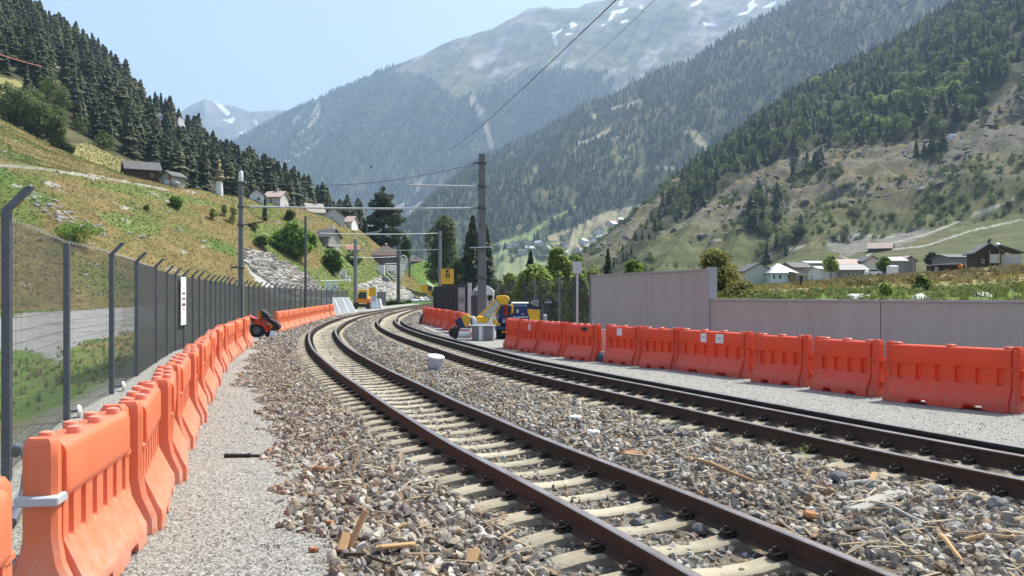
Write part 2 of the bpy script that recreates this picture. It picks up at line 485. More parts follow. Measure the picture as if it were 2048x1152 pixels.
# great mountain with alpine pasture and snow above a blue forest
B_TOP = [(200, 420), (340, 345), (455, 294), (500, 269), (560, 234), (620, 206), (680, 178), (740, 151), (790, 129), (850, 106), (885, 90), (930, 74), (985, 60), (1005, 49), (1055, 20), (1075, 17), (1095, 15), (1110, 19), (1160, 15), (1175, 8), (1220, 0), (1260, -10), (1340, -30), (1420, -50), (1600, -90), (2200, -170)]
def d_b(P, u, v):
    e = np.sin(np.clip(v / 2, 0, 1) * math.pi)[..., None]
    s = type('q', (), dict(u=u, v=v))
    g = streak(s, 26, 1.2, 11, 5, True)[..., None] * 130 * e
    return g * UP + fbm(P, 420, 6, 12)[..., None] * 60 * (e + .25) * UP + fbm(P, 90, 3, 13)[..., None] * 12 * UP
def c_b(s):
    wx, wy = warp(s, 26, 300, 21)
    tl = np.interp(wx, [300, 640, 760, 850, 905, 1000, 1090, 1180, 1300, 1400, 1600, 2200], [-50, 120, 130, 150, 200, 168, 135, 140, 165, 140, 60, -40])
    forest = sm(wy - tl, -9, 12)
    n = fbm(s.P, 260, 6, 22)
    c = blend(np.zeros(s.P.shape) + np.array(MEADOW), sm(n, -.1, .35), (.13, .118, .075))
    c = blend(c, sm(streak(s, 60, 7, 23), .12, .45) * (1 - forest), ROCK)
    c = blend(c, sm(-(s.py - 60 - (s.px - 1050) * .1), -30, 40) * sm(n, -.2, .3) * .7, ROCK)
    fl = blend(np.zeros(s.P.shape) + np.array(FORESTFLOOR), sm(n, 0, .4), (.06, .07, .03))
    rs = sm(streak(s, 70, 6, 24, 5), .2, .42) * sm(fbm(s.P, 700, 3, 25), -.1, .3)
    gap = polyline_d(wx, wy, [(940, 190), (968, 240), (975, 290)]) < 7
    gap |= (polyline_d(wx, wy, [(660, 250), (610, 310), (560, 345)]) < 3.5) | (polyline_d(wx, wy, [(640, 200), (590, 260)]) < 3)
    rs = np.maximum(rs, gap * .9)
    fl = blend(fl, rs, (.25, .235, .2))
    c = blend(c, forest, fl)
    c[..., :] = c
    sx, sy = warp(s, 5, 60, 27)
    for p in ([(1096, 67), (1112, 58), (1127, 54), (1123, 64), (1108, 72)], [(1107, 70), (1114, 78), (1116, 91), (1109, 86)], [(1141, 42), (1150, 47), (1158, 50), (1149, 55), (1136, 59)], [(1132, 66), (1156, 68), (1132, 71)], [(1200, 50), (1213, 45), (1211, 54)], [(1208, 44), (1222, 22), (1232, 20), (1260, 13), (1264, 16), (1248, 26), (1230, 27), (1214, 45)], [(1239, 40), (1263, 39), (1253, 45), (1240, 45)], [(1241, 0), (1250, 0), (1244, 16), (1239, 12)], [(1278, 12), (1286, 13), (1281, 17)], [(1402, 43), (1420, 43), (1442, 48), (1432, 54), (1404, 52)], [(1468, 34), (1500, 20), (1494, 2), (1506, -4), (1520, 8), (1512, 19), (1490, 31), (1470, 37)], [(1376, 14), (1395, 0), (1412, -2), (1394, 13)], [(1518, 19), (1550, 0), (1560, 4), (1530, 20)]):
        cx, cy_ = np.mean(np.array(p, float), 0); c = blend(c, inpoly(sx, sy, [(cx + .78 * (a - cx), cy_ + .78 * (b - cy_)) for a, b in p]).astype(float), SNOW)
    return c, (forest > .6) & (rs < .3)
TB = Terrain('great_mountain', [
    [(-400, 620, 2900), (2300, 620, 2900)],
    [(-400, 470, 3900), (455, 430, 3900), (900, 330, 4000), (1300, 230, 4200), (2300, 120, 4200)],
    [(x, y, 5400) for x, y in B_TOP],
    [(100, 480, 6600), (2300, 120, 6600)]],
    [(-250, 1900), (0, 2000), (240, 2150), (240, 2150)], 520, [70, 130, 8], d_b, c_b, cover_mat('mountainside', .012, .02, .5, 14, .35))

# forested ridge across the valley, meadows and a village at its foot
C_TOP = [(700, 520), (780, 470), (820, 442), (880, 388), (930, 342), (967, 320), (1010, 303), (1052, 284), (1113, 241), (1160, 216), (1219, 196), (1295, 151), (1340, 133), (1386, 118), (1440, 84), (1500, 52), (1580, 8), (1640, -25), (1800, -105), (2200, -270), (2500, -400)]
MEADOWS_C = [[(975, 492), (1030, 470), (1090, 444), (1150, 410), (1156, 416), (1112, 442), (1078, 458), (1084, 472), (1060, 484), (1000, 496)]]
BROWN_C = [[(1085, 474), (1150, 456), (1215, 425), (1280, 408), (1290, 430), (1232, 452), (1190, 462), (1120, 482)], [(1365, 262), (1395, 262), (1414, 296), (1408, 300), (1385, 282)], [(1312, 330), (1345, 330), (1350, 338), (1310, 338)], [(1150, 290), (1185, 276), (1222, 258), (1224, 262), (1190, 284), (1155, 296)], [(1218, 214), (1270, 202), (1262, 214), (1222, 220)], [(1176, 226), (1190, 226), (1190, 238), (1180, 236)], [(1178, 338), (1192, 318), (1190, 334)]]
VILLAGE_C = [(960, 500), (1060, 484), (1120, 482), (1190, 462), (1275, 438), (1300, 470), (1240, 600), (960, 600)]
def d_c(P, u, v):
    e = np.clip(v, 0, 1)[..., None] * np.where(v > 2, .4, 1)[..., None]
    s = type('q', (), dict(u=u, v=v))
    t = np.clip(2.15 - v, 0.15, 1)[..., None]
    return (streak(s, 17, 1.0, 31, 4, True)[..., None] * 46 * t + fbm(P, 160, 6, 32)[..., None] * 26 * t + fbm(P, 30, 3, 33)[..., None] * 4) * e * UP
def c_c(s):
    wx, wy = warp(s, 9, 120, 41)
    n = fbm(s.P, 110, 6, 42)
    c = blend(np.zeros(s.P.shape) + np.array(FORESTFLOOR), sm(n, .05, .4), (.10, .095, .045))
    rs = sm(streak(s, 50, 8, 43, 5), .25, .5) * sm(fbm(s.P, 330, 3, 44), 0, .35)
    c = blend(c, rs, (.24, .215, .16))
    op = rs > .35
    for p in MEADOWS_C:
        k = inpoly(wx, wy, p); c = blend(c, k * 1.0, (.14, .19, .07)); op |= k
    for p in BROWN_C:
        k = inpoly(wx, wy, p); c = blend(c, k * 1.0, (.24, .21, .13)); op |= k
    k = inpoly(wx, wy, VILLAGE_C)
    c = blend(c, k * 1.0, (.17, .19, .085)); c = blend(c, k * sm(n, 0, .3), (.23, .21, .12))
    k &= (n < .02) | (wy < 1)
    vill = inpoly(wx, wy, VILLAGE_C)
    return c, ~(op | vill)
TC = Terrain('forested_ridge', [
    [(500, 612, 1150), (2500, 612, 1150)],
    [(500, 560, 1450), (980, 500, 1500), (1280, 430, 1600), (2500, 300, 1600)],
    [(x, y, 2600) for x, y in C_TOP],
    [(700, 560, 3300), (2500, -150, 3300)]],
    [(640, 1900), (660, 2050), (740, 2330), (740, 2330)], 420, [50, 150, 8], d_c, c_c, cover_mat('ridge_ground', .03, .06, .6, 5, .35))

# near right-hand mountainside: forest above, dry rocky grass below, green pasture at the foot
D_TOP = [(1080, 600), (1180, 562), (1230, 524), (1250, 488), (1290, 452), (1330, 412), (1380, 362), (1414, 316), (1469, 286), (1518, 238), (1615, 180), (1712, 128), (1792, 90), (1903, 16), (1990, -34), (2200, -160), (2500, -300)]
FOREST_D = [(1180, 600), (1228, 510), (1290, 440), (1414, 300), (1600, 165), (1903, -5), (2200, -200), (2400, -60), (2120, 90), (2040, 165), (1990, 205), (1930, 262), (1860, 285), (1740, 290), (1650, 292), (1560, 316), (1490, 350), (1430, 392), (1370, 440), (1310, 470), (1255, 525), (1230, 590)]
FOREST_D2 = [[(1480, 440), (1500, 408), (1560, 392), (1576, 420), (1545, 470), (1500, 482)], [(1500, 520), (1540, 490), (1600, 470), (1625, 480), (1590, 505), (1530, 530)], [(1820, 330), (1850, 300), (1890, 300), (1880, 330)], [(1570, 360), (1640, 320), (1650, 340), (1590, 372)]]
SCREE_D = [[(1655, 478), (1700, 462), (1745, 470), (1740, 500), (1700, 512), (1662, 500)], [(1745, 480), (1840, 452), (1880, 462), (1800, 490)]]
def d_d(P, u, v):
    t = np.clip(v - .8, 0, 1)[..., None] * np.clip(2.1 - v, 0.1, 1)[..., None]
    s = type('q', (), dict(u=u, v=v))
    return ((streak(s, 11, 1.2, 51, 4, True)[..., None] * 26 + fbm(P, 130, 5, 52, .55, True)[..., None] * 30 + fbm(P, 42, 5, 54, .6, True)[..., None] * 17) * t * sm(u, .04, .3)[..., None] + fbm(P, 14, 4, 53)[..., None] * (3.8 * np.clip(v - .5, 0, 1)[..., None] + .3)) * UP
def c_d(s):
    wx, wy = warp(s, 10, 50, 61)
    n = fbm(s.P, 40, 6, 62); n2 = fbm(s.P, 9, 4, 63)
    c = blend(np.zeros(s.P.shape) + np.array((.088, .08, .036)), sm(n, -.2, .3), (.15, .12, .058))
    c = blend(c, sm(n2 + n * .5, 0, .4) * .8, (.085, .09, .04))
    steep = 1 - sm(s.n[..., 2], .55, .78)
    crest = fbm(s.P, 42, 5, 54, .6, True)
    rk = np.maximum(steep, sm(crest + .35 * n2, .25, .55)) * (s.v > 1.04)
    c = blend(c, sm(-crest + .4 * n2, .25, .6) * (s.v > 1.04) * .8, (.075, .08, .035))
    c = blend(c, rk * .75, (.12, .108, .088))
    gr = sm(-(s.v - 1.07) + .10 * n, -.03, .07)
    c = blend(c, gr, (.078, .088, .033)); c = blend(c, gr * sm(n2, 0, .5), (.12, .105, .048))
    for p in SCREE_D: c = blend(c, inpoly(wx, wy, p) * .9, (.165, .155, .14))
    fo = inpoly(wx, wy, FOREST_D)
    for p in FOREST_D2: fo |= inpoly(wx, wy, p)
    c = blend(c, fo * 1.0, (.04, .04, .02))
    for pl, w in (([(1580, 500), (1640, 482), (1700, 470), (1800, 474)], 1.2), ([(1705, 532), (1762, 492), (1850, 470), (1950, 430), (2060, 385)], 1.7), ([(1770, 500), (1850, 492), (1940, 462), (2060, 436)], 1.5), ([(1680, 512), (1720, 528)], 1.5)):
        c = blend(c, (polyline_d(s.px, s.py, pl) < w) * (s.v < 1.9) * .9, (.30, .28, .235))
    return c, fo
TD = Terrain('right_mountainside', [
    [(800, 588, 225), (2700, 575, 225)],
    [(800, 592, 420), (900, 590, 420), (1200, 574, 420), (1500, 540, 420), (1600, 520, 420), (1760, 488, 430), (2048, 432, 430), (2700, 340, 430)],
    [(x, y, 1080) for x, y in D_TOP],
    [(1000, 610, 1400), (2700, -200, 1400)]],
    [(860, 2250), (880, 2270), (1130, 2520), (1130, 2520)], 500, [60, 220, 8], d_d, c_d, cover_mat('dry_mountainside', .12, .25, .8, 1.6, .4))

# left: grass hill rising from the road, forest mountain behind it
def d_f(P, u, v):
    k = np.clip(v - .4, 0, 1)[..., None]
    return (fbm(P, 9, 5, 71)[..., None] * 0.75 + fbm(P, 30, 3, 72)[..., None] * 1.2) * k * UP
def c_f(s):
    wx, wy = warp(s, 14, 6, 81)
    n = fbm(s.P, 7, 6, 82); n3 = fbm(s.P, 1.6, 4, 83); n1 = fbm(s.P, 22, 4, 84)
    c = blend(np.zeros(s.P.shape) + np.array((.14, .108, .040)), sm(n3, -.3, .3), (.18, .135, .056))
    c = blend(c, sm(n + .5 * n1, -.12, .25), (.115, .12, .036))
    c = blend(c, sm(n1 + .5 * n, .08, .36), (.085, .125, .03))
    for p in ([(150, 365), (250, 368), (420, 395), (440, 410), (330, 402), (240, 385)], [(190, 415), (250, 430), (320, 465), (300, 480), (220, 445)], [(500, 460), (560, 450), (620, 500), (560, 510), (500, 480)], [(620, 540), (700, 520), (780, 540), (800, 570), (700, 600), (640, 600)], [(640, 480), (690, 500), (720, 540), (650, 540)]):
        c = blend(c, inpoly(wx, wy, p) * .7, (.10, .15, .036))
    rock = np.zeros(c.shape[:2], bool)
    for p in ([(492, 498), (530, 510), (575, 530), (620, 560), (650, 590), (560, 600), (505, 560), (488, 520)], [(735, 565), (760, 556), (800, 575), (845, 603), (740, 606), (728, 585)]):
        rock |= inpoly(wx, wy, p)
    c = blend(c, rock * 1.0, (.34, .33, .31))
    c = blend(c, sm(fbm(s.P, 2.2, 4, 86) + .35 * fbm(s.P, 14, 3, 87), .5, .6) * .7, (.36, .345, .31))
    pth = polyline_d(wx * .4 + s.px * .6, wy * .4 + s.py * .6, [(-200, 296), (0, 329), (100, 340), (190, 353), (260, 366), (330, 378)]) < 2.2
    c = blend(c, pth * .75, (.30, .285, .26))
    return c, ~(rock | pth)
FB = [(-700, 660, 50), (-300, 640, 62), (0, 621, 75), (150, 615, 80), (300, 608, 92), (480, 599, 110), (620, 594, 130), (700, 592, 150), (760, 591, 165), (850, 591, 185), (1000, 596, 230)]
TF = Terrain('grass_hill', [
    [(x, y + 9, Y * .97) for x, y, Y in FB], FB,
    [(-700, 240, 100), (-300, 290, 108), (0, 330, 112), (120, 342, 118), (240, 360, 128), (330, 374, 138), (400, 382, 146), (440, 390, 150), (480, 395, 156), (520, 404, 160), (600, 414, 172), (650, 432, 184), (700, 447, 196), (740, 480, 200), (770, 503, 202), (800, 538, 206), (835, 563, 212), (870, 578, 226), (1000, 592, 250)],
    [(-700, 60, 190), (-300, 160, 190), (0, 236, 190), (50, 261, 190), (100, 291, 190), (150, 312, 188), (210, 332, 182), (250, 348, 178), (330, 370, 172), (440, 389, 172), (520, 404, 180), (600, 416, 190), (650, 434, 200), (700, 450, 210), (740, 484, 214), (770, 507, 216), (800, 542, 220), (835, 566, 226), (870, 582, 236), (1000, 595, 262)],
    [(-700, 120, 230), (0, 262, 225), (250, 372, 215), (440, 420, 210), (650, 470, 240), (740, 520, 250), (870, 592, 262), (1000, 602, 280)]],
    [(-650, 980)] * 5, 480, [4, 110, 40, 8], d_f, c_f, cover_mat('hill_grass', 1.3, 3.0, .7, .2, .35))
def d_g(P, u, v):
    return (fbm(P, 45, 5, 91)[..., None] * 7 + fbm(P, 12, 3, 92)[..., None] * 1.5) * np.clip(v, 0, 1)[..., None] * np.clip(1.6 - v, .2, 1)[..., None] * UP
CLEAR_G = [[(138, 284), (180, 292), (240, 318), (300, 336), (330, 352), (250, 348), (150, 314)], [(-20, 150), (40, 165), (62, 205), (30, 212), (-20, 205)], [(10, 20), (60, 40), (110, 72), (100, 80), (40, 52), (5, 36)]]
CRAGS = ((109, 152, 24, 34), (150, 160, 18, 28), (170, 165, 14, 22), (296, 224, 20, 26), (322, 242, 22, 26), (358, 262, 34, 40), (290, 302, 10, 7))
def c_g(s):
    wx, wy = warp(s, 7, 14, 101)
    n = fbm(s.P, 14, 5, 102)
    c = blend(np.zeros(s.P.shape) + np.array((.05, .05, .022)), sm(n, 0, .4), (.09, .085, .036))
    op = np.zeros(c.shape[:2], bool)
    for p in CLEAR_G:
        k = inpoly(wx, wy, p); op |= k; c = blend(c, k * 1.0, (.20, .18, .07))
    for x, y, w, h in CRAGS: op |= (np.abs(s.px - x) < w * .62) & (s.py > y - h * .5) & (s.py < y + h * .5 + 30)
    low = s.v < .012
    c = blend(c, low * 1.0, (.19, .17, .065))
    return c, ~(op | low)
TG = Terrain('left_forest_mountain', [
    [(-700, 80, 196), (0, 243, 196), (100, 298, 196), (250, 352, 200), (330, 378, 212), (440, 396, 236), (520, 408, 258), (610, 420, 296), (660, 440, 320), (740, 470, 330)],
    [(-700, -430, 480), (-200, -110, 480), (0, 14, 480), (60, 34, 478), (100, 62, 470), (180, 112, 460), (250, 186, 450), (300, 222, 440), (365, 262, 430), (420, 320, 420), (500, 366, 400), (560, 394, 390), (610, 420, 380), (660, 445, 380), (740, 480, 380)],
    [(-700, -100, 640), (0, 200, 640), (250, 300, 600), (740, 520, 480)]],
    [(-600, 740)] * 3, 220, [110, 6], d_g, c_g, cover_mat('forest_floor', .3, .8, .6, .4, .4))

# mid ground mound beyond the bend, and the field behind the concrete wall
def d_i(P, u, v): return fbm(P, 14, 4, 111)[..., None] * .5 * np.clip(v - .2, 0, 1)[..., None] * UP
def c_i(s):
    n = fbm(s.P, 10, 5, 112)
    c = blend(np.zeros(s.P.shape) + np.array((.105, .175, .03)), sm(n, .1, .5), (.16, .19, .05))
    c = blend(c, sm(s.px + 18 * n, 905, 950), (.21, .18, .07))
    return c, np.ones(c.shape[:2], bool)
TI = Terrain('green_mound', [
    [(760, 618, 150), (1060, 622, 110), (1300, 640, 70)],
    [(760, 606, 182), (870, 601, 178), (905, 599, 160), (990, 600, 125), (1080, 602, 105), (1300, 604, 90)],
    [(760, 570, 262), (800, 545, 258), (822, 530, 254), (850, 521, 252), (885, 528, 245), (930, 546, 215), (1000, 566, 190), (1080, 580, 180), (1300, 585, 180)],
    [(760, 606, 330), (1300, 606, 330)]], [(770, 1290)] * 4, 150, [6, 50, 10], d_i, c_i, cover_mat('mound_grass', .8, 2.0, .6, .2, .35))
def d_e(P, u, v): return (fbm(P, 5, 5, 121)[..., None] * .28 + fbm(P, 18, 3, 122)[..., None] * .35) * np.clip(v - .05, 0, 1)[..., None] * UP
def c_e(s):
    wx, wy = warp(s, 7, 4, 131)
    n = fbm(s.P, 6, 5, 132)
    c = blend(np.zeros(s.P.shape) + np.array((.115, .17, .035)), sm(n, 0, .35), (.24, .2, .08))
    band = sm(wy - np.interp(wx, [1380, 1700, 2048], [596, 580, 564]), 4, -4)
    c = blend(c, band * .9, (.30, .235, .11))
    band2 = sm(wy - np.interp(wx, [1380, 1700, 2048], [584, 570, 552]), 4, -3)
    c = blend(c, band2 * .9, (.19, .145, .07))
    c = blend(c, inpoly(wx, wy, [(1490, 580), (1480, 570), (1560, 566), (1640, 560), (1640, 566), (1540, 574)]) * 1.0, (.10, .18, .03))
    return c, np.ones(c.shape[:2], bool)
TE = Terrain('field_bank', [
    [(1300, 640, 34), (1415, 640, 26.4), (1735, 645, 22.4), (2048, 660, 18.8), (2500, 690, 15.8)],
    [(1300, 606, 34.2), (1415, 605, 26.6), (1735, 606, 22.6), (2048, 610, 19.0), (2500, 620, 16)],
    [(1300, 596, 70), (1380, 592, 68), (1520, 581, 66), (1700, 573, 62), (2048, 556, 54), (2500, 535, 44)],
    [(1300, 576, 145), (1480, 571, 145), (1600, 566, 142), (1660, 560, 140), (1760, 553, 132), (1900, 544, 120), (2048, 531, 110), (2500, 495, 100)],
    [(1300, 590, 236), (2500, 575, 236)]], [(1340, 2450)] * 5, 230, [2, 40, 40, 8], d_e, c_e, cover_mat('field_grass', 1.2, 3.0, .7, .2, .35))
# flat verge and gravel road between the fence and the hill
FENCE = [(-3.3, 2.0), (-4.0, 5.0), (-5.0, 8.9), (-6.6, 13.4), (-7.4, 16.65), (-8.38, 20), (-9.7, 24.6), (-10.9, 29), (-11.95, 36), (-12.95, 43), (-14.4, 56), (-15.7, 70), (-17.2, 85), (-18.5, 100), (-19.5, 118)]
def fence_x(Y): return np.interp(Y, [p[1] for p in FENCE], [p[0] for p in FENCE])
ROADP = [(-1500, 660), (-400, 640), (20, 629), (110, 623), (230, 613), (330, 607), (330, 640), (262, 664), (150, 684), (128, 728), (80, 706), (20, 694), (-400, 760), (-1500, 900)]
def verge():
    ny, nx = 170, 150
    Ys = 2 + 128 * np.linspace(0, 1, ny) ** 1.6
    P = np.zeros((ny, nx, 3))
    for j, Y in enumerate(Ys):
        w = np.linspace(0, 1, nx) ** 1.4
        P[j, :, 0] = fence_x(Y) + .25 - w * (30 + Y * .55); P[j, :, 1] = Y
    d = fence_x(P[..., 1]) - P[..., 0]
    base = np.maximum(0, P[..., 1] - 22) * .011
    P[..., 2] = -.02 + base * sm(d, 0, 8) + sm(d, .3, 1.5) * (-.12) + (fbm(P, 3, 4, 141) * .16) * sm(d, .4, 2)
    px = 1024 + F * P[..., 0] / P[..., 1]; py = HZ - F * (P[..., 2] - H) / P[..., 1]
    s = type('q', (), {})(); s.P, s.px, s.py = P, px, py
    wx, wy = warp(s, 12, 2.2, 151)
    road = inpoly(wx, wy, ROADP)
    n = fbm(P, 2.5, 5, 152)
    c = blend(np.zeros(P.shape) + np.array((.115, .17, .036)), sm(n, 0, .4), (.19, .175, .06))
    c = blend(c, sm(fbm(P, 7, 3, 153), .05, .3), (.24, .17, .07))
    c = blend(c, sm(d, .9, .2), (.2, .19, .16))
    c = blend(c, road * 1.0, (.30, .29, .27)); c = blend(c, road * sm(fbm(P, .9, 4, 155), .0, .35) * .7, (.19, .18, .14))
    idx = np.arange(ny * nx).reshape(ny, nx)
    q = np.stack([idx[:-1, :-1], idx[1:, :-1], idx[1:, 1:], idx[:-1, 1:]], -1).reshape(-1, 4)
    o = link(bpy.data.objects.new('grass_verge', np_mesh('grass_verge', P.reshape(-1, 3), q, cover_mat('verge_grass', 3, 8, .6, .06, .3), True, c.reshape(-1, 3))))
    tag(o, kind='structure')
    return P, (~road) & (d > .7), d
VP, VM, VD = verge()

# wide valley floor to the horizon, gravel work ground beside the tracks
g = MB().box((0, 4600, -3.5), (14000, 12200, 1)).build('valley_ground', mat('valley_grass', (.11, .12, .05), (.08, .09, .04), .02, .95), smooth=0, kind='structure')
gravel = stones_mat('fine_gravel', [(.37, .36, .33), (.28, .27, .245), (.19, .185, .17), (.31, .295, .265), (.46, .45, .42), (.13, .125, .115)], 48, .018, .9, (.33, .31, .265))
def ground_sheet():
    Ys = np.concatenate([np.linspace(-12, 40, 80), np.linspace(42, 205, 60)])
    V = []
    for Y in Ys:
        xl = float(fence_x(max(Y, 2))) + .0
        xr = np.interp(Y, [-12, 18, 25, 33, 55, 100, 140, 205], [24, 11.5, 6.6, 4.6, 3.5, 0, -6, -6])
        V.append([(xl + (xr - xl) * w, Y, 0.0) for w in np.linspace(0, 1, 40)])
    V = np.array(V); V[..., 2] = fbm(V, 2.5, 3, 161) * .018
    n = 40; idx = np.arange(V.shape[0] * n).reshape(-1, n)
    q = np.stack([idx[:-1, :-1], idx[:-1, 1:], idx[1:, 1:], idx[1:, :-1]], -1).reshape(-1, 4)
    o = link(bpy.data.objects.new('gravel_path', np_mesh('gravel_path', V.reshape(-1, 3), q, gravel, True)))
    tag(o, kind='structure')
ground_sheet()
# ---------------------------------------------------------------- tracks
def centre(c):
    c = np.array(c, float)
    return c
C1 = centre([(4.85, -4), (2.9, 1.4), (1.52, 5.26), (1.15, 6.35), (.58, 7.85), (.21, 8.8), (-.16, 9.75), (-.9, 11.95), (-1.39, 13.4), (-2.02, 15.4), (-2.95, 18.28), (-4.09, 22.09), (-5.2, 25.98), (-6.3, 30.38), (-7.31, 34.79), (-8.3, 39.6), (-9.3, 45.95), (-10.5, 55.3), (-11.75, 69.42), (-12.55, 86.2), (-13.25, 110), (-13.55, 150), (-13.5, 190)])
C2 = centre([(9.3, -1.4), (6.95, 3.5), (4.95, 7.7), (4.34, 9.01), (3.85, 10.16), (3.16, 11.94), (2.27, 14.33), (1.18, 17.19), (.42, 19.32), (-.45, 21.9), (-1.75, 26.7), (-3.33, 32.65), (-4.48, 37.3), (-5.75, 43.18), (-6.9, 49.63), (-7.9, 56.93), (-9.15, 69.4), (-10.05, 83.7), (-11.05, 107), (-11.6, 135), (-11.6, 190)])
def spline(c, step=.25):
    c = np.asarray(c)
    out = []
    n = len(c)
    for k in range(n - 1):
        p0, p1, p2, p3 = c[max(k - 1, 0)], c[k], c[k + 1], c[min(k + 2, n - 1)]
        m = max(2, int(np.linalg.norm(p2 - p1) / step))
        for t in np.linspace(0, 1, m, endpoint=False):
            out.append(.5 * (2 * p1 + (p2 - p0) * t + (2 * p0 - 5 * p1 + 4 * p2 - p3) * t * t + (3 * p1 - p0 - 3 * p2 + p3) * t ** 3))
    out = np.array(out)
    for _ in range(16):                                   # ease the kinks of the survey points
        out[1:-1] = .5 * out[1:-1] + .25 * (out[:-2] + out[2:])
    return out
S1, S2 = spline(C1), spline(C2)
def tang(S):
    t = np.gradient(S, axis=0); t /= np.linalg.norm(t, axis=1, keepdims=True)
    return t, np.stack([t[:, 1], -t[:, 0]], 1)            # direction of travel, and to its right
T1, N1 = tang(S1); T2, N2 = tang(S2)
def xof(S, Y): return np.interp(Y, S[:, 1], S[:, 0])
def cosof(S, T, Y): return np.interp(Y, S[:, 1], T[:, 1])
GA = 0.525
def bed_height(X, Y):
    d1 = (X - xof(S1, Y)) * cosof(S1, T1, Y); d2 = (X - xof(S2, Y)) * cosof(S2, T2, Y)
    h1 = np.interp(d1, [-2.75, -2.3, -1.7, -1.2, -.98, -.8, 0, .8, .95, 1.2, 2.0], [-.05, -.02, .045, .085, .05, .03, .035, .04, .10, .125, .12])
    h2 = np.interp(d2, [-2.0, -1.3, -1.0, -.8, 0, .8, 1.0, 1.5, 1.9, 2.3], [.12, .13, .075, .05, .04, .04, .075, .07, .02, -.03])
    w = np.clip(d1 / (d1 - d2 + 1e-6), 0, 1)
    h = np.where(d1 < 0, h1, np.where(d2 > 0, h2, np.where(d1 < 1.1, h1, np.where(d2 > -1.1, h2, np.maximum(.5 * (h1 + h2), .1)))))
    if1 = np.minimum(h1, h2)
    h = np.where((d1 > 0) & (d2 < 0) & (d1 - d2 < 2.2), if1, h)
    P = np.stack([X, Y, Y * 0], -1)
    mid = (d1 > 1.0) & (d2 < -1.0)
    h = h + fbm(P, .55, 3, 201) * np.where(mid | (d1 < -1.1), .05, .012)
    return h, d1, d2
def ballast_bed():
    Ys = 1.0 + 179 * np.linspace(0, 1, 420) ** 1.9
    n = 130; w = np.linspace(0, 1, n)
    V = []
    for Y in Ys:
        xl = xof(S1, Y) - 2.85 / cosof(S1, T1, Y); xr = xof(S2, Y) + 2.4 / cosof(S2, T2, Y)
        V.append(np.stack([xl + (xr - xl) * w, np.full(n, Y), w * 0], 1))
    V = np.array(V)
    V[..., 2] = bed_height(V[..., 0], V[..., 1])[0]
    idx = np.arange(V.shape[0] * n).reshape(-1, n)
    q = np.stack([idx[:-1, :-1], idx[:-1, 1:], idx[1:, 1:], idx[1:, :-1]], -1).reshape(-1, 4)
    m = stones_mat('track_ballast', [(.19, .18, .16), (.13, .115, .095), (.21, .165, .12), (.08, .075, .07), (.25, .235, .205), (.16, .12, .085)], 13, .05, 1.0, (.15, .125, .1))
    tag(link(bpy.data.objects.new('ballast_bed', np_mesh('ballast_bed', V.reshape(-1, 3), q, m, True))), kind='structure')
ballast_bed()
M['railside'] = mat('rusty_rail_side', (.08, .046, .03), (.05, .03, .021), 6, .8, .1, .3, .2, 60, .004, dirt=(.10, .055, .03), damt=.5)
M['railtop'] = mat('worn_rail_head', (.40, .36, .33), (.24, .19, .16), 3, .33, .6, .5, stretch=(1, 1, 1))
M['blackrail'] = mat('black_rail_side', (.03, .03, .032), (.022, .022, .023), 5, .7, .1)
M['sleeper'] = mat('concrete_sleeper', (.40, .355, .265), (.31, .27, .20), 4, .9, 0, .15, .3, 90, .004, var=.14, dirt=(.20, .15, .10), dscale=3.5, damt=.75)
M['clip'] = mat('rusty_clip', (.03, .021, .016), (.02, .015, .012), 20, .75, .2)
PROF = [(-.062, .105), (.062, .105), (.062, .118), (.012, .135), (.009, .225), (.034, .238), (.034, .262), (.024, .27), (-.024, .27), (-.034, .262), (-.034, .238), (-.009, .225), (-.012, .135), (-.062, .118)]
def rail(S, Nn, off, y0, y1, parent, mats, label=None, prof=PROF):
    k = np.where((S[:, 1] > y0) & (S[:, 1] < y1))[0]
    sel = []
    for i in k:
        if S[i, 1] < 40 or i % 3 == 0: sel.append(i)
    mb = MB(); rings = []
    for i in sel:
        p, nn = S[i], Nn[i]
        rings.append([Vector((p[0] + nn[0] * (off + x), p[1] + nn[1] * (off + x), z)) for x, z in prof])
    mb.loft(rings)
    np_ = len(prof)
    for q in range(len(mb.f) - 2):
        j = q % np_
        mb.mi[q] = 1 if (prof[j][1] > .255 and prof[(j + 1) % np_][1] > .255) else 0
    return mb.build('rail', mats, parent, smooth=50, label=label)
def sleeper_mesh():
    mb = MB(); L = .975
    xs = [-L, -L + .05, -.78, -.62, -.42, -.25, 0, .25, .42, .62, .78, L - .05, L]
    tz = [.03, .062, .088, .105, .105, .075, .062, .075, .105, .105, .088, .062, .03]
    rings = []
    for x, z in zip(xs, tz):
        w = .105 if abs(x) < .5 else .115
        rings.append([Vector(p) for p in ((x, -w - .02, -.08), (x, w + .02, -.08), (x, w, z - .015), (x, w - .02, z), (x, -w + .02, z), (x, -w, z - .015))])
    mb.loft(rings)
    return mb.mesh('sleeper', M['sleeper'], 40)
SLEEPER = sleeper_mesh()
def clip_mesh():
    mb = MB()
    mb.box((.055, 0, .118), (.11, .13, .022))
    mb.bbox((.075, 0, .140), (.07, .085, .03), .01)
    mb.tube([(.0, -.045, .135), (.05, -.06, .165), (.10, -.045, .15), (.09, 0, .138), (.10, .045, .15), (.05, .06, .165), (.0, .045, .135)], .011, 5)
    mb.lathe((.078, 0, .14), [(.022, 0), (.022, .035), (.016, .06)], 6)
    return mb.mesh('rail_clip', M['clip'], 40)
CLIP = clip_mesh()
def fastening_mesh():
    mb = MB()
    for sx in (-1, 1):
        for e in (-1, 1): mb.box((sx * GA + e * .1, 0, .13), (.10, .12, .05))
    return mb.mesh('fastening', M['clip'], 0)
FAST = fastening_mesh()
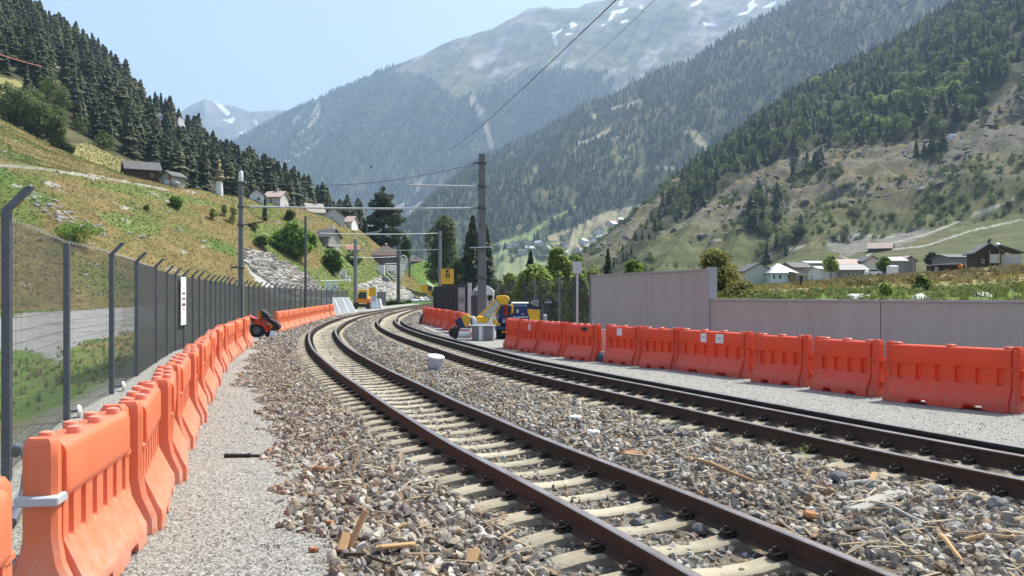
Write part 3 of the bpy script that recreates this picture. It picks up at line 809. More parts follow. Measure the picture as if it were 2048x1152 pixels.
def lay_track(name, S, T, Nn, label, ylo, yhi, yclip, seed):
    rng = random.Random(seed)
    t = thing(name, label, 'railway track', group='curving railway tracks')
    for sg in (-1, 1): rail(S, Nn, sg * GA, -3, 180, t, [M['railside'], M['railtop']])
    seg = np.linalg.norm(np.diff(S, axis=0), axis=1); arc = np.concatenate([[0], np.cumsum(seg)])
    a0 = np.interp(ylo, S[:, 1], arc); a1 = np.interp(yhi, S[:, 1], arc)
    for a in np.arange(a0, a1, .565):
        x, y = np.interp(a, arc, S[:, 0]), np.interp(a, arc, S[:, 1])
        nx, nyv = np.interp(a, arc, Nn[:, 0]), np.interp(a, arc, Nn[:, 1])
        o = link(bpy.data.objects.new('sleeper', SLEEPER), t)
        o.location = (x, y, rng.uniform(-.006, .004)); o.rotation_euler = (0, 0, math.atan2(nyv, nx) + rng.uniform(-.02, .02))
        if y < yclip:
            for sg in (-1, 1):
                for e in (-1, 1):
                    c = link(bpy.data.objects.new('rail_clip', CLIP), o)
                    c.scale = (.88, .85, .85); c.location = (sg * GA + e * .045, 0, .016); c.rotation_euler = (0, 0, 0 if e > 0 else math.pi)
        elif y < 60:
            tag(link(bpy.data.objects.new('fastening', FAST), o), kind='stuff')
    return t
TRACK1 = lay_track('railway_track', S1, T1, N1, 'rusty railway track in the left centre on pale concrete sleepers', 2.6, 120, 15, 1)
TRACK2 = lay_track('railway_track', S2, T2, N2, 'railway track on the right with a third black rail beside it', 5.5, 100, 17, 2)
rail(S2, N2, GA + .40, -3, 60, TRACK2, [M['blackrail'], M['railtop']], 'black outer rail without sleepers', [(-.06, -.02), (.06, -.02), (.06, .0), (.012, .03), (.012, .22), (.036, .24), (.036, .272), (.022, .281), (-.022, .281), (-.036, .272), (-.036, .24), (-.012, .22), (-.012, .03), (-.06, .0)])
# far road, tramway-like, climbing round the mound
def far_road():
    Lp = [(823, 603, 172), (823, 598, 180), (821, 590, 200), (814, 583, 220), (804, 577.5, 240), (796, 574, 262)]
    Rp = [(866, 602, 172), (860, 597, 180), (845, 590, 200), (826, 582, 220), (810, 575.5, 240), (799, 572.5, 262)]
    n = len(Lp); V = []
    for a, b in zip(Lp, Rp):
        A, B = at(*a), at(*b)
        A.z += .25; B.z += .25
        V += [A, B, B - Vector((0, 0, 3)), A - Vector((0, 0, 3))]
    mb = MB(); mb.loft([V[k * 4:k * 4 + 4] for k in range(n)])
    mb.build('concrete_road', mat('bleached_concrete', (.60, .59, .57), (.52, .51, .49), .5, .9), kind='structure', smooth=20)
    for q, lab in ((.42, 'thin rail line along the middle of the far pale road'), (.68, 'thin rail line nearer the outer edge of the far pale road')):
        pts = [at(*a) * (1 - q) + at(*b) * q + Vector((0, 0, .32)) for a, b in zip(Lp, Rp)]
        tag(MB().tube(pts, .09, 5).build('road_rail', M['darkpole']), lab, 'rail')
    pts = [at(*b) + Vector((0, 0, .6)) for b in Rp]
    mb = MB(); mb.loft([[p + Vector((-.2, 0, -.8)), p + Vector((.2, 0, -.8)), p + Vector((.2, 0, .5)), p + Vector((-.2, 0, .5))] for p in pts])
    tag(mb.build('parapet', M['concrete'], smooth=20), 'low pale parapet along the far curving road', 'parapet')
far_road()

# ---------------------------------------------------------------- scattering (real instances, one object per mass)
def scatter(name, pts, protos, label, rng, smin, smax, flat=0.0, tilt=3.14, scl=None, idx=None, parent=None, rot=None, kind='stuff'):
    n = len(pts)
    me = bpy.data.meshes.new(name)
    me.vertices.add(n); me.vertices.foreach_set('co', np.asarray(pts, np.float32).ravel())
    if rot is None:
        rot = np.stack([rng.uniform(-tilt, tilt, n), rng.uniform(-tilt, tilt, n), rng.uniform(0, 6.283, n)], 1)
    if scl is None:
        k = smin + (smax - smin) * rng.random(n) ** 1.8
        scl = np.stack([k, k * rng.uniform(.75, 1.2, n), k * rng.uniform(.75, 1.1, n)], 1)
    if idx is None: idx = rng.integers(0, len(protos), n)
    a = me.attributes.new('rot', 'FLOAT_VECTOR', 'POINT'); a.data.foreach_set('vector', np.asarray(rot, np.float32).ravel())
    a = me.attributes.new('scl', 'FLOAT_VECTOR', 'POINT'); a.data.foreach_set('vector', np.asarray(scl, np.float32).ravel())
    a = me.attributes.new('idx', 'INT', 'POINT'); a.data.foreach_set('value', np.asarray(idx, np.int32))
    o = link(bpy.data.objects.new(name, me), parent)
    tag(o, label=label, kind=kind)
    ng = bpy.data.node_groups.new(name, 'GeometryNodeTree')
    ng.interface.new_socket('Geometry', in_out='INPUT', socket_type='NodeSocketGeometry')
    ng.interface.new_socket('Geometry', in_out='OUTPUT', socket_type='NodeSocketGeometry')
    gi, go = ng.nodes.new('NodeGroupInput'), ng.nodes.new('NodeGroupOutput')
    iop = ng.nodes.new('GeometryNodeInstanceOnPoints')
    jn = ng.nodes.new('GeometryNodeJoinGeometry')
    for p in protos:
        oi = ng.nodes.new('GeometryNodeObjectInfo'); oi.inputs['Object'].default_value = p
        oi.inputs['As Instance'].default_value = True
        ng.links.new(oi.outputs['Geometry'], jn.inputs[0])
    def attr(nm, dt):
        q = ng.nodes.new('GeometryNodeInputNamedAttribute'); q.data_type = dt; q.inputs['Name'].default_value = nm
        return q.outputs['Attribute']
    iop.inputs['Pick Instance'].default_value = True
    ng.links.new(gi.outputs[0], iop.inputs['Points']); ng.links.new(jn.outputs[0], iop.inputs['Instance'])
    ng.links.new(attr('idx', 'INT'), iop.inputs['Instance Index'])
    ng.links.new(attr('rot', 'FLOAT_VECTOR'), iop.inputs['Rotation']); ng.links.new(attr('scl', 'FLOAT_VECTOR'), iop.inputs['Scale'])
    ng.links.new(iop.outputs[0], go.inputs[0])
    md = o.modifiers.new('instances', 'NODES'); md.node_group = ng
    return o
def proto(name, me): return bpy.data.objects.new(name, me)
def stone_mesh(seed, mats, flat=.7, sub=1, spiky=.3):
    rng = np.random.default_rng(seed)
    import bmesh
    bm = bmesh.new(); bmesh.ops.create_icosphere(bm, subdivisions=sub, radius=1)
    if sub == 1:
        bm.clear()
        q = rng.normal(size=(10, 3)); q /= np.linalg.norm(q, axis=1, keepdims=True); q *= rng.uniform(.75, 1.15, (10, 1))
        vv = [bm.verts.new(tuple(float(a) for a in p)) for p in q]
        r = bmesh.ops.convex_hull(bm, input=vv)
        bmesh.ops.delete(bm, geom=[g_ for g_ in r['geom_interior'] if isinstance(g_, bmesh.types.BMVert)], context='VERTS')
    else:
        pl = rng.normal(size=(9, 3)); pl /= np.linalg.norm(pl, axis=1, keepdims=True); dd = rng.uniform(.55, .9, 9)
        for v in bm.verts:
            p = np.array(v.co); k = 1.0
            for q, w in zip(pl, dd):
                a = p @ q
                if a > w: k = min(k, w / a)
            v.co = v.co * k * float(1 + rng.normal() * .03)
    for v in bm.verts: v.co.z *= flat; v.co.y *= .8
    me = bpy.data.meshes.new('stone'); bm.to_mesh(me); bm.free()
    me.materials.append(mats); return me
def np_rng(k): return np.random.default_rng(k)
M['stone'] = instance_cols('ballast_stone', [(0.0, (.48, .455, .405)), (.16, (.29, .265, .235)), (.3, (.14, .135, .125)), (.42, (.37, .30, .22)), (.55, (.22, .165, .115)), (.66, (.47, .42, .34)), (.78, (.25, .215, .175)), (.88, (.28, .165, .08)), (.95, (.60, .58, .54)), (1.0, (.40, .26, .12))], .85, 40)
STONES = [proto('stone', stone_mesh(k, M['stone'], .6 + .08 * (k % 3), 1, .42)) for k in range(7)] + [proto('stone', stone_mesh(20 + k, M['stone'], .8, 2)) for k in range(4)]
M['grit'] = instance_cols('gravel_chip', [(0, (.62, .60, .56)), (.4, (.50, .48, .45)), (.7, (.36, .345, .33)), (1, (.54, .49, .43))], .9, 60)
GRIT = [proto('chip', stone_mesh(40 + k, M['grit'], .65, 1, .3)) for k in range(4)]
def scatter_ballast():
    rng = np_rng(5)
    out, sc = [], []
    for y0, y1, dens, s0, s1 in ((3.2, 8, 430, .015, .074), (8, 14, 400, .016, .068), (14, 26, 240, .022, .065), (26, 50, 100, .035, .085), (50, 90, 30, .06, .12)):
        xa = min(xof(S1, y1), xof(S1, y0)) - 3.4; xb = max(xof(S2, y0), xof(S2, y1)) + 3.2
        n = int(dens * (y1 - y0) * (xb - xa))
        X, Y = rng.uniform(xa, xb, n), rng.uniform(y0, y1, n)
        h, d1, d2 = bed_height(X, Y)
        edge = -2.3 + .6 * fbm(np.stack([X, Y, X * 0], 1), .8, 3, 77)
        edge2 = 1.5 + .25 * fbm(np.stack([X, Y, X * 0], 1), .8, 3, 78)
        keep = (d1 > edge) & (d2 < edge2)
        k1 = np.abs(d1) < .98; k2 = np.abs(d2) < .98
        thin = (k1 & (rng.random(n) > .55)) | (k2 & (rng.random(n) > .55))
        railz = (np.abs(np.abs(d1) - GA) < .08) | (np.abs(np.abs(d2) - GA) < .08) | (np.abs(d2 - GA - .4) < .08)
        far = (d1 < edge + .5) & (rng.random(n) > .75)
        px = 1024 + F * X / Y
        keep &= ~thin & ~railz & ~far & (px > -60) & (px < 2120)
        X, Y, h, d1, d2 = X[keep], Y[keep], h[keep], d1[keep], d2[keep]
        k = s0 + (s1 - s0) * rng.random(len(X)) ** 2.2
        ins = (np.abs(d1) < .98) | (np.abs(d2) < .98)
        k = np.where(ins, np.minimum(k, .04), k)
        out.append(np.stack([X, Y, h + k * .25], 1)); sc.append(k)
    P = np.concatenate(out); k = np.concatenate(sc); P[:, 2] = np.maximum(P[:, 2], .004 + k * .25)
    s3 = np.stack([k, k * rng.uniform(.7, 1.2, len(k)), k * rng.uniform(.6, 1.0, len(k))], 1)
    scatter('ballast_stones', P, STONES, None, rng, 0, 0, scl=s3)
    # loose chips on the left path and the right path
    n = 22000
    Y = 3.6 + 22 * rng.random(n) ** 1.7; X = xof(S1, Y) + rng.uniform(-4.6, -1.7, n)
    Y2 = rng.uniform(9, 30, 7000); X2 = xof(S2, Y2) + rng.uniform(1.2, 4.6, 7000)
    X = np.concatenate([X, X2]); Y = np.concatenate([Y, Y2])
    px = 1024 + F * X / Y; m = (px > -40) & (px < 2100)
    X, Y = X[m], Y[m]
    k = .004 + .013 * rng.random(len(X)) ** 3
    scatter('gravel_chips', np.stack([X, Y, k * .2 + .004], 1), GRIT, None, rng, 0, 0, scl=np.stack([k] * 3, 1))
scatter_ballast()
# ---------------------------------------------------------------- barriers
def plastic(name, c, c2, dirt, top):
    m, t, b, out = nt(name)
    geo = t.nodes.new('ShaderNodeNewGeometry')
    colr = mixc(t, ramp(t, noise(t, 2.2, 6, .65), [(0.3, 0.0), (0.72, 1.0)]), c, c2)
    sep = t.nodes.new('ShaderNodeSeparateXYZ'); t.links.new(t.nodes.new('ShaderNodeTexCoord').outputs['Object'], sep.inputs[0])
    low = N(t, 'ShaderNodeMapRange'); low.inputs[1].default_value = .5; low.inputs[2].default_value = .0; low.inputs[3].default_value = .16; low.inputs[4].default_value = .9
    t.links.new(sep.outputs[2], low.inputs[0])                 # road dust on the skirt, its tint also painting sun left, shade right
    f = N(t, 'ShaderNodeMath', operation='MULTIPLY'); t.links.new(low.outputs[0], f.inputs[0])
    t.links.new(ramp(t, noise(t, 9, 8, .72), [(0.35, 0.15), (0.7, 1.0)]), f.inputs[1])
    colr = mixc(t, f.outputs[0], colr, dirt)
    t.links.new(colr, b.inputs['Base Color'])
    b.inputs['Roughness'].default_value = .42; b.inputs['Specular IOR Level'].default_value = .45
    bump(t, b, noise(t, 25, 4), .06, .01)
    tr = N(t, 'ShaderNodeBsdfTranslucent'); tr.inputs['Color'].default_value = c4(top)
    mx = N(t, 'ShaderNodeMixShader'); mx.inputs[0].default_value = .22
    t.links.new(b.outputs[0], mx.inputs[1]); t.links.new(tr.outputs[0], mx.inputs[2]); t.links.new(mx.outputs[0], out.inputs['Surface'])
    return m
M['orange'] = plastic('sunlit_orange_plastic', (.84, .215, .088), (.80, .175, .06), (.72, .52, .42), (.9, .14, .03))  # left row: sunlight painted into the plastic colour and its pale skirt tint
M['shaded_orange'] = plastic('shaded_orange_plastic', (.78, .085, .016), (.70, .066, .012), (.40, .21, .17), (.95, .08, .01))  # right row: same plastic with shade painted into colour and dark skirt tint
def barrier_meshes(L, slots, m, seam=False, sdep=.045):
    """half widths by height, swept along the length; slots are recessed, fork pockets cut the skirt"""
    mb = MB()
    e = L / 2 - .13
    cuts = []
    for k in range(slots):
        cx = -e + (k + .5) * (2 * e) / slots
        if seam and abs(cx) < .05: continue
        cuts.append((cx - .048, cx + .048))
    st = {-e, e, -e + .03, e - .03}
    for a, b in cuts: st |= {a - .008, a + .008, b - .008, b + .008}
    feet = [(-e * .62, -e * .30), (e * .30, e * .62)]
    for a, b in feet: st |= {a - .02, a + .02, b - .02, b + .02}
    if seam: st |= {-.012, 0.0, .012}
    zs = [0, .10, .155, .185, .40, .425, .445, .645, .665, .69, .72, .935, .965, .985]
    hw = [.245, .25, .245, .225, .118, .108, .106, .106, .108, .124, .128, .124, .112, .085]
    rings = []
    for x in sorted(st):
        insl = any(a < x < b for a, b in cuts); inft = any(a < x < b for a, b in feet)
        k_end = .93 if (x <= -e + .001 or x >= e - .001) else 1.0
        if seam and abs(x) < .004: k_end = .95
        ws = [w * k_end - (sdep if insl and 5 <= i <= 7 else 0) for i, w in enumerate(hw)]
        z = list(zs)
        if inft: z[0] = .075; z[1] = .10
        if seam and abs(x) < .004: z[-1] -= .012
        rings.append([Vector((x, -w, q)) for w, q in zip(ws, z)] + [Vector((x, w, q)) for w, q in zip(ws[::-1], z[::-1])])
    mb.loft(rings)
    for sg in (-1, 1):                                          # end columns with a flared foot
        r2 = []
        for z, w, t in ((0, .20, .075), (.12, .195, .075), (.3, .12, .07), (.45, .095, .066), (.90, .095, .066), (.99, .092, .062), (1.025, .07, .045)):
            x0 = sg * (L / 2 - .075)
            c = min(.03, t * .5)
            r2.append([Vector((x0 + a, b, z)) for a, b in ((t, w - c), (t - c, w), (-t + c, w), (-t, w - c), (-t, -w + c), (-t + c, -w), (t - c, -w), (t, -w + c))])
        mb.loft(r2, flip=True)
        for z in (.67,): mb.bbox((sg * (L / 2 - .12), 0, z), (.16, .225, .05), .012)
    body = mb.mesh('body', m, 38)
    s = MB(); s.lathe((0, 0, 0), [(.046, 0), (.048, .028), (.043, .045), (.02, .052)], 10)
    stud = s.mesh('stud', m, 40)
    s = MB(); s.lathe((0, 0, 0), [(.085, -.01), (.085, .022), (.07, .036), (.03, .038)], 12)
    knob = s.mesh('cap', m, 40)
    c = MB(); c.bbox((0, 0, .60), (.10, .05, .13), .012); c.bbox((0, 0, .24), (.10, .05, .10), .012)
    c.tube([(.03, 0, .12), (.03, 0, .70)], .018, 8)
    con = c.mesh('connector', m, 40)
    return dict(body=body, stud=stud, knob=knob, con=con, L=L)
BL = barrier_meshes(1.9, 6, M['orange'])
BR1 = barrier_meshes(1.30, 4, M['shaded_orange'])
BR2 = barrier_meshes(2.30, 6, M['shaded_orange'], True)
def put_barrier(kit, A, B, label, group, studs=0, knobs=0, con=0, zoff=0):
    A, B = Vector(A), Vector(B); d = B - A
    rz = math.atan2(d.y, d.x)
    t = thing('traffic_barrier', label, 'barrier', (A + B) / 2, rz, group)
    t.scale = (min(d.length / kit['L'], 1.9), 1, 1)
    link(bpy.data.objects.new('body', kit['body']), t)
    e = kit['L'] / 2 - .2
    for k in range(studs):
        o = link(bpy.data.objects.new('stud', kit['stud']), t); o.location = (-e + 2 * e * (k + .5) / studs, .045 * (-1) ** k, .98)
    for k in range(knobs):
        o = link(bpy.data.objects.new('cap', kit['knob']), t); o.location = (-e + 2 * e * k / max(knobs - 1, 1), 0, .985)
    if con:
        o = link(bpy.data.objects.new('connector', kit['con']), t); o.location = (con * (kit['L'] / 2 + .03), 0, 0)
    return t
LB = [(-1.75, 1.6), (-2.2, 3.4), (-2.68, 5.05), (-2.98, 6.8), (-3.42, 8.6), (-3.98, 10.45), (-4.6, 12.6), (-5.28, 15), (-6.05, 17.8), (-6.98, 21), (-7.8, 24.2), (-8.52, 27.4), (-9.25, 30.7), (-9.95, 34)]
ORD = ['second', 'third', 'fourth', 'fifth', 'sixth', 'seventh', 'eighth', 'ninth', 'tenth', 'eleventh', 'twelfth', 'thirteenth', 'fourteenth']
def left_barriers():
    i = 0
    for k in range(1, len(LB) - 1):
        a, b = Vector((*LB[k], 0)), Vector((*LB[k + 1], 0)); d = (b - a).normalized()
        if k == 1: lab = 'orange barrier cut off by the lower left picture edge'; a, b = Vector((-1.93, 2.2, 0)), Vector((-2.375, 4.12, 0))
        elif k == 2: lab = 'nearest whole orange barrier with a grey strap round its end post'
        elif k == len(LB) - 2: lab = 'orange barrier of the fence row right before the red mini loader'
        else: lab = 'orange barrier, %s behind the one with the grey strap' % ORD[k - 3].replace('second', 'first') if k == 3 else 'orange barrier along the mesh fence, %s behind the one with the grey strap' % ORD[k - 4]
        nn = Vector((d.y, -d.x, 0)); jt = (.05 + .03 * math.sin(k * 2.3)) if k > 2 else .0
        t = put_barrier(BL, a + d * .06 + nn * jt, b - d * .02 - nn * jt * .8, lab, 'orange barriers beside the mesh fence', studs=6 if k < 9 else 0)
        if k == 2:
            mb = MB(); L = .95
            mb.bbox((-L + .055, 0, .675), (.20, .235, .055), .008)
            mb.build('strap', M['lightgrey'], t)
    px = [551 + 10.6 * k for k in range(12)]
    yy = np.linspace(43, 80, 300); xx = -11.35 - (yy - 43) * .1135
    pp = 1024 + F * xx / yy
    for k in range(11):
        a = Vector((np.interp(px[k], pp, xx), np.interp(px[k], pp, yy), 0)); b = Vector((np.interp(px[k + 1], pp, xx), np.interp(px[k + 1], pp, yy), 0))
        lab = 'distant orange barrier, ' + ('first beyond the red mini loader' if k == 0 else '%s beyond the red mini loader' % ORD[k - 1] if k < 10 else 'last of its row before the white concrete slabs')
        put_barrier(BL, a * .999, b, lab, 'orange barriers beyond the red loader')
left_barriers()
def paper(t, m, x, z, w, h, y=-.131, name='sticker', bits=0):
    o = MB().box((x, y, z), (w, .004, h)).build(name, m, t, smooth=0)
    if bits:
        mb = MB()
        for k in range(bits): mb.box((x - w * .05 + w * .25 * (-1) ** k * .4, y - .003, z + h * (.12 - .16 * k)), (w * (.5 - .12 * k), .002, h * .07))
        mb.build('print', M['grey'], o, smooth=0)
    return o
def right_barriers():
    rows = [
        (BR2, (1775, 15.8), (2046, 14.0), 'long double orange-red barrier nearest on the right, pale plug in its skirt', 3, 1),
        (BR1, (1632, 17.6), (1764, 16.2), 'orange-red barrier left of the nearest double one on the right', 3, 1),
        (BR1, (1511, 19.15), (1622, 18.0), 'orange-red barrier between the two double ones, nearer the double with stickers', 3, 1),
        (BR2, (1362, 21.95), (1504, 19.75), 'double orange-red barrier with two white paper stickers', 4, 1),
        (BR1, (1287, 22.95), (1361, 22.0), 'orange-red barrier just left of the double one with stickers', 3, 1),
        (BR1, (1216, 24.6), (1285, 23.2), 'orange-red barrier with one white sticker beside the blue bag', 3, 1),
        (BR1, (1138, 26.0), (1199, 24.75), 'orange-red barrier with a black handle hole left of the blue bag', 4, 1),
        (BR1, (1085, 27.9), (1134, 26.6), 'orange-red barrier under the small black name board', 4, 1),
        (BR1, (1045, 29.5), (1085, 28.1), 'orange-red barrier with a small white sticker by the blue machine', 4, 0),
        (BR1, (1016, 31.3), (1046, 29.7), 'orange-red barrier at the machine end of the right row', 4, 0)]
    for k, (kit, a, b, lab, kn, con) in enumerate(rows):
        A = Vector(((a[0] - 1024) / F * a[1], a[1], 0)); B = Vector(((b[0] - 1024) / F * b[1], b[1], 0))
        t = put_barrier(kit, A, B, lab, 'orange-red barriers along the concrete wall', knobs=kn, con=con)
        # local -y faces the tracks
        if k == 0:
            MB().lathe((.72, -.245, .085), [(.036, 0), (.036, .05), (.028, .06)], 10, 'Y').build('plug', mat('pale_plug', (.8, .42, .33), None, 6, .6), t).scale = (1, -1, 1)
        if k == 3:
            paper(t, M['white'], -.22, .83, .19, .2, bits=1); paper(t, M['white'], .30, .83, .24, .2, bits=2)
        if k == 5: paper(t, M['white'], -.05, .84, .19, .19)
        if k == 8: paper(t, M['white'], .06, .80, .13, .2, bits=1)
        if k == 6: MB().box((.18, -.129, .87), (.22, .012, .10)).build('handle_hole', M['black'], t, smooth=0)
    A, B = Vector((8.05, 13.7, 0)), Vector((9.1, 11.7, 0))
    put_barrier(BR2, A, B, 'orange-red barrier cut off by the right picture edge', 'orange-red barriers along the concrete wall', knobs=3)
    px = [848, 856.5, 866, 876, 889, 906, 920, 938]
    Yq = np.interp(px, [848, 938], [58, 37.5])
    for k in range(7):
        A = Vector(((px[k] - 1024) / F * Yq[k], Yq[k], 0)); B = Vector(((px[k + 1] - 1024) / F * Yq[k + 1], Yq[k + 1], 0))
        lab = 'small orange-red barrier below the dark panel fence, ' + ('leftmost of its row' if k == 0 else 'nearest the yellow machine' if k == 6 else '%s from the left end of its row' % ORD[k - 1])
        put_barrier(BR1, A, B, lab, 'orange-red barriers below the dark panel fence', knobs=3 if k > 3 else 0)
right_barriers()

# ---------------------------------------------------------------- left mesh fence
def net_mat(name, c, alpha):
    m, t, b, out = nt(name)
    f = noise(t, 3, 6, .7)
    t.links.new(mixc(t, f, c, tuple(x * .6 for x in c)), b.inputs['Base Color']); b.inputs['Roughness'].default_value = .9
    b.inputs['Specular IOR Level'].default_value = .1
    tr = N(t, 'ShaderNodeBsdfTransparent'); mx = N(t, 'ShaderNodeMixShader')
    t.links.new(ramp(t, noise(t, 1.2, 4), [(.3, alpha - .07), (.7, alpha + .05)]), mx.inputs[0])
    t.links.new(tr.outputs[0], mx.inputs[1]); t.links.new(b.outputs[0], mx.inputs[2]); t.links.new(mx.outputs[0], out.inputs['Surface'])
    return m
M['net'] = net_mat('shade_net', (.066, .072, .077), .85)
M['net2'] = net_mat('thin_shade_net', (.10, .11, .09), .2)
fy = np.linspace(2, 118, 3000); fx = np.array([fence_x(y) for y in fy]); fpx = 1024 + F * fx / fy
def fence_at_px(px):
    y = float(np.interp(px, fpx, fy)); return Vector((float(fence_x(y)), y, 0))
def fence_h(y): return float(np.interp(y, [2, 20, 30, 45, 118], [2.66, 2.64, 2.5, 2.28, 2.28]))
PXS = [-330, 13, 133, 223, 273, 311, 333, 350, 367, 385, 398, 410, 421, 431, 441, 450, 459, 468, 477, 487] + list(np.arange(497, 700, 10.4))
def left_fence():
    P = [fence_at_px(p) for p in PXS]
    root = thing('mesh_fence', 'long grey steel mesh fence with angled post tops and dark shade net', 'fence', P[1])
    pm, am = [], []
    def post_mesh(h):
        mb = MB(); mb.bbox((0, 0, h / 2), (.085, .075, h), .008); mb.box((.046, 0, h / 2), (.006, .03, h - .05)); return mb.mesh('post', M['post'], 30)
    am = MB(); am.prism([(-.04, -.035, 0), (-.04, .035, 0), (.04, .035, .0), (.04, -.035, .0)], (.19, .0, .21)); am.bbox((.185, 0, .21), (.05, .07, .03), .005, ry=R(-45))
    am = am.mesh('post_arm', M['post'], 30)
    cache = {}
    for k, p in enumerate(P):
        h = round(fence_h(p.y), 1)
        if h not in cache: cache[h] = post_mesh(h)
        o = link(bpy.data.objects.new('post', cache[h]), root); o.location = p - root.location
        d = (P[min(k + 1, len(P) - 1)] - P[max(k - 1, 0)]); o.rotation_euler = (0, 0, math.atan2(d.y, d.x) - R(90))
        if k != 2:
            a = link(bpy.data.objects.new('post_arm', am), o); a.location = (0, 0, h - .02)
            if k == 1: a.scale = (1.1, 1.1, 1.1)
    for k in range(len(P) - 1):
        a, b = P[k] - root.location, P[k + 1] - root.location
        d = b - a; L = d.length; u = d / L; h = fence_h((P[k].y + P[k + 1].y) / 2) - .06
        nrm = Vector((-u.y, u.x, 0)) * .05
        if P[k].y < 60:
            mb = MB(); nv = int(L / .075); w = .0022
            for q in range(nv + 1):
                p = a + u * (.04 + (L - .08) * q / nv) + nrm
                mb.box((p.x, p.y, h / 2 + .02), (w * 2, w * 2, h), rz=math.atan2(u.y, u.x))
            for q in range(int(h / .14) + 1):
                c = a + u * (L / 2) + nrm * 1.06
                z = .05 + q * .14
                mb.box((c.x, c.y, z), (L - .06, w * 2, w * 2.3), rz=math.atan2(u.y, u.x))
            if P[k].y < 22:                                     # crimped top edge
                pts = [a + u * (L * q / 60) + nrm + Vector((0, 0, h + .02 + (.045 if q % 2 else 0))) for q in range(61)]
                mb.tube(pts, .003, 3)
            mb.build('mesh_panel', M['wire'], root, smooth=0, kind='stuff')
        if k >= 3:
            pts = []
            nx_, nz_ = 10, 8
            V, Fq = [], []
            rr = random.Random(k)
            for i in range(nx_ + 1):
                s0 = i / nx_
                for j in range(nz_ + 1):
                    z = .02 + (h - .02) * j / nz_
                    off = .012 * math.sin(i * 1.7 + j) + .006 * rr.random()
                    st = 0
                    if k == 3: s1 = max(s0, .30 + .16 * math.sin(j * 1.9) + .1 * math.sin(j * 4.1)); st = s1
                    else: st = s0
                    p = a + u * (L * st) - nrm * (.2) + Vector((nrm.x, nrm.y, 0)) * off * 4
                    V.append((p.x, p.y, z))
            for i in range(nx_):
                for j in range(nz_):
                    q = i * (nz_ + 1) + j
                    Fq.append((q, q + nz_ + 1, q + nz_ + 2, q + 1))
            MB().add(V, Fq).build('shade_net', M['net'] if k > 3 else M['net2'], root, smooth=60)
    # board tied to the fence
    q = fence_at_px(355); q2 = fence_at_px(367)
    d = (q2 - q).normalized(); nn = Vector((d.y, -d.x, 0)); rz = math.atan2(d.y, d.x)
    c = (q + q2) / 2 + nn * .09
    Lw = (q2 - q).length * .86
    hz = lambda py: H + (HZ - py) / F * c.y
    zt, zb = hz(554), hz(650)
    s = thing('notice_board', 'tall narrow white notice board hung on the mesh fence', 'sign', (c.x, c.y, (zt + zb) / 2), rz)
    MB().bbox((0, 0, 0), (Lw, .02, zt - zb), .004).build('board', M['white'], s, smooth=0)
    hh = zt - zb
    mbs = [(.26, .1, .02, 'print'), (.16, .62, .05, 'print'), (.045, .6, .055, 'print'), (-.075, .68, .055, 'print'), (-.17, .3, .02, 'print')]
    for z, w, h_, nm in mbs:
        mb = MB(); nn_ = 5
        for i in range(nn_): mb.box((-Lw * w / 2 + Lw * w * (i + .5) / nn_, -.013, z * hh), (Lw * w / nn_ * .72, .003, hh * h_ * (1 if i % 2 else .8)))
        mb.build('print', M['grey'] if z > -.05 else M['oldwood'], s, smooth=0)
left_fence()
def fence_litter():
    for px, y, lab in ((143, 13.0, 'round white reflector disc beside the second fence post'), (234, 16.2, 'round white reflector disc beside the third fence post')):
        p = fence_at_px(px) + Vector((.14, -.1, .5 if px < 200 else .75)); p.z = H + (HZ - (822 if px < 200 else 772)) / F * p.y
        t = thing('reflector', lab, 'reflector', p, R(20), 'reflectors on the fence posts')
        mb = MB(); mb.lathe((0, 0, 0), [(.09, 0), (.095, .02), (.07, .05), (.02, .06)], 14, 'X'); mb.build('disc', M['white'], t)
        MB().bar((-.16, .02, 0), (-.0, 0, 0), .02).build('bracket', M['post'], t)
    # pipe, cable and planks in the corner between fence and barriers
    mb = MB(); mb.tube([(-4.35, 7.4, .07), (-3.95, 6.5, .06), (-3.5, 5.6, .05), (-3.2, 4.7, .05), (-3.1, 4.2, .05)], .05, 10)
    tag(mb.build('drain_pipe', M['post']), 'grey drain pipe lying along the foot of the mesh fence', 'pipe')
    mb = MB(); mb.tube([(-4.5, 8.15, .40), (-4.45, 8.1, .47), (-4.37, 8.05, .46), (-4.3, 8.0, .36), (-4.25, 7.85, .14), (-4.15, 7.6, .06), (-3.95, 7.1, .045)], .04, 10)
    tag(mb.build('hose', M['post']), 'bent grey hose hooked over the fence foot', 'hose')
    for k in range(9):
        x, y = -3.3 + .03 * k, 5.9 - .30 * k
        t = MB().bbox((0, 0, 0), (1.05, .13, .03), .004).build('plank', M['greywood'])
        t.location = (x + .15 * (k % 2), y, .03 + .004 * (k % 3)); t.rotation_euler = (0, R(random.uniform(-1, 1)), R(18 + random.uniform(-8, 8)))
        tag(t, 'weathered grey plank on the ground between fence and nearest barrier', 'plank', 'planks between the fence and the nearest barrier')
fence_litter()

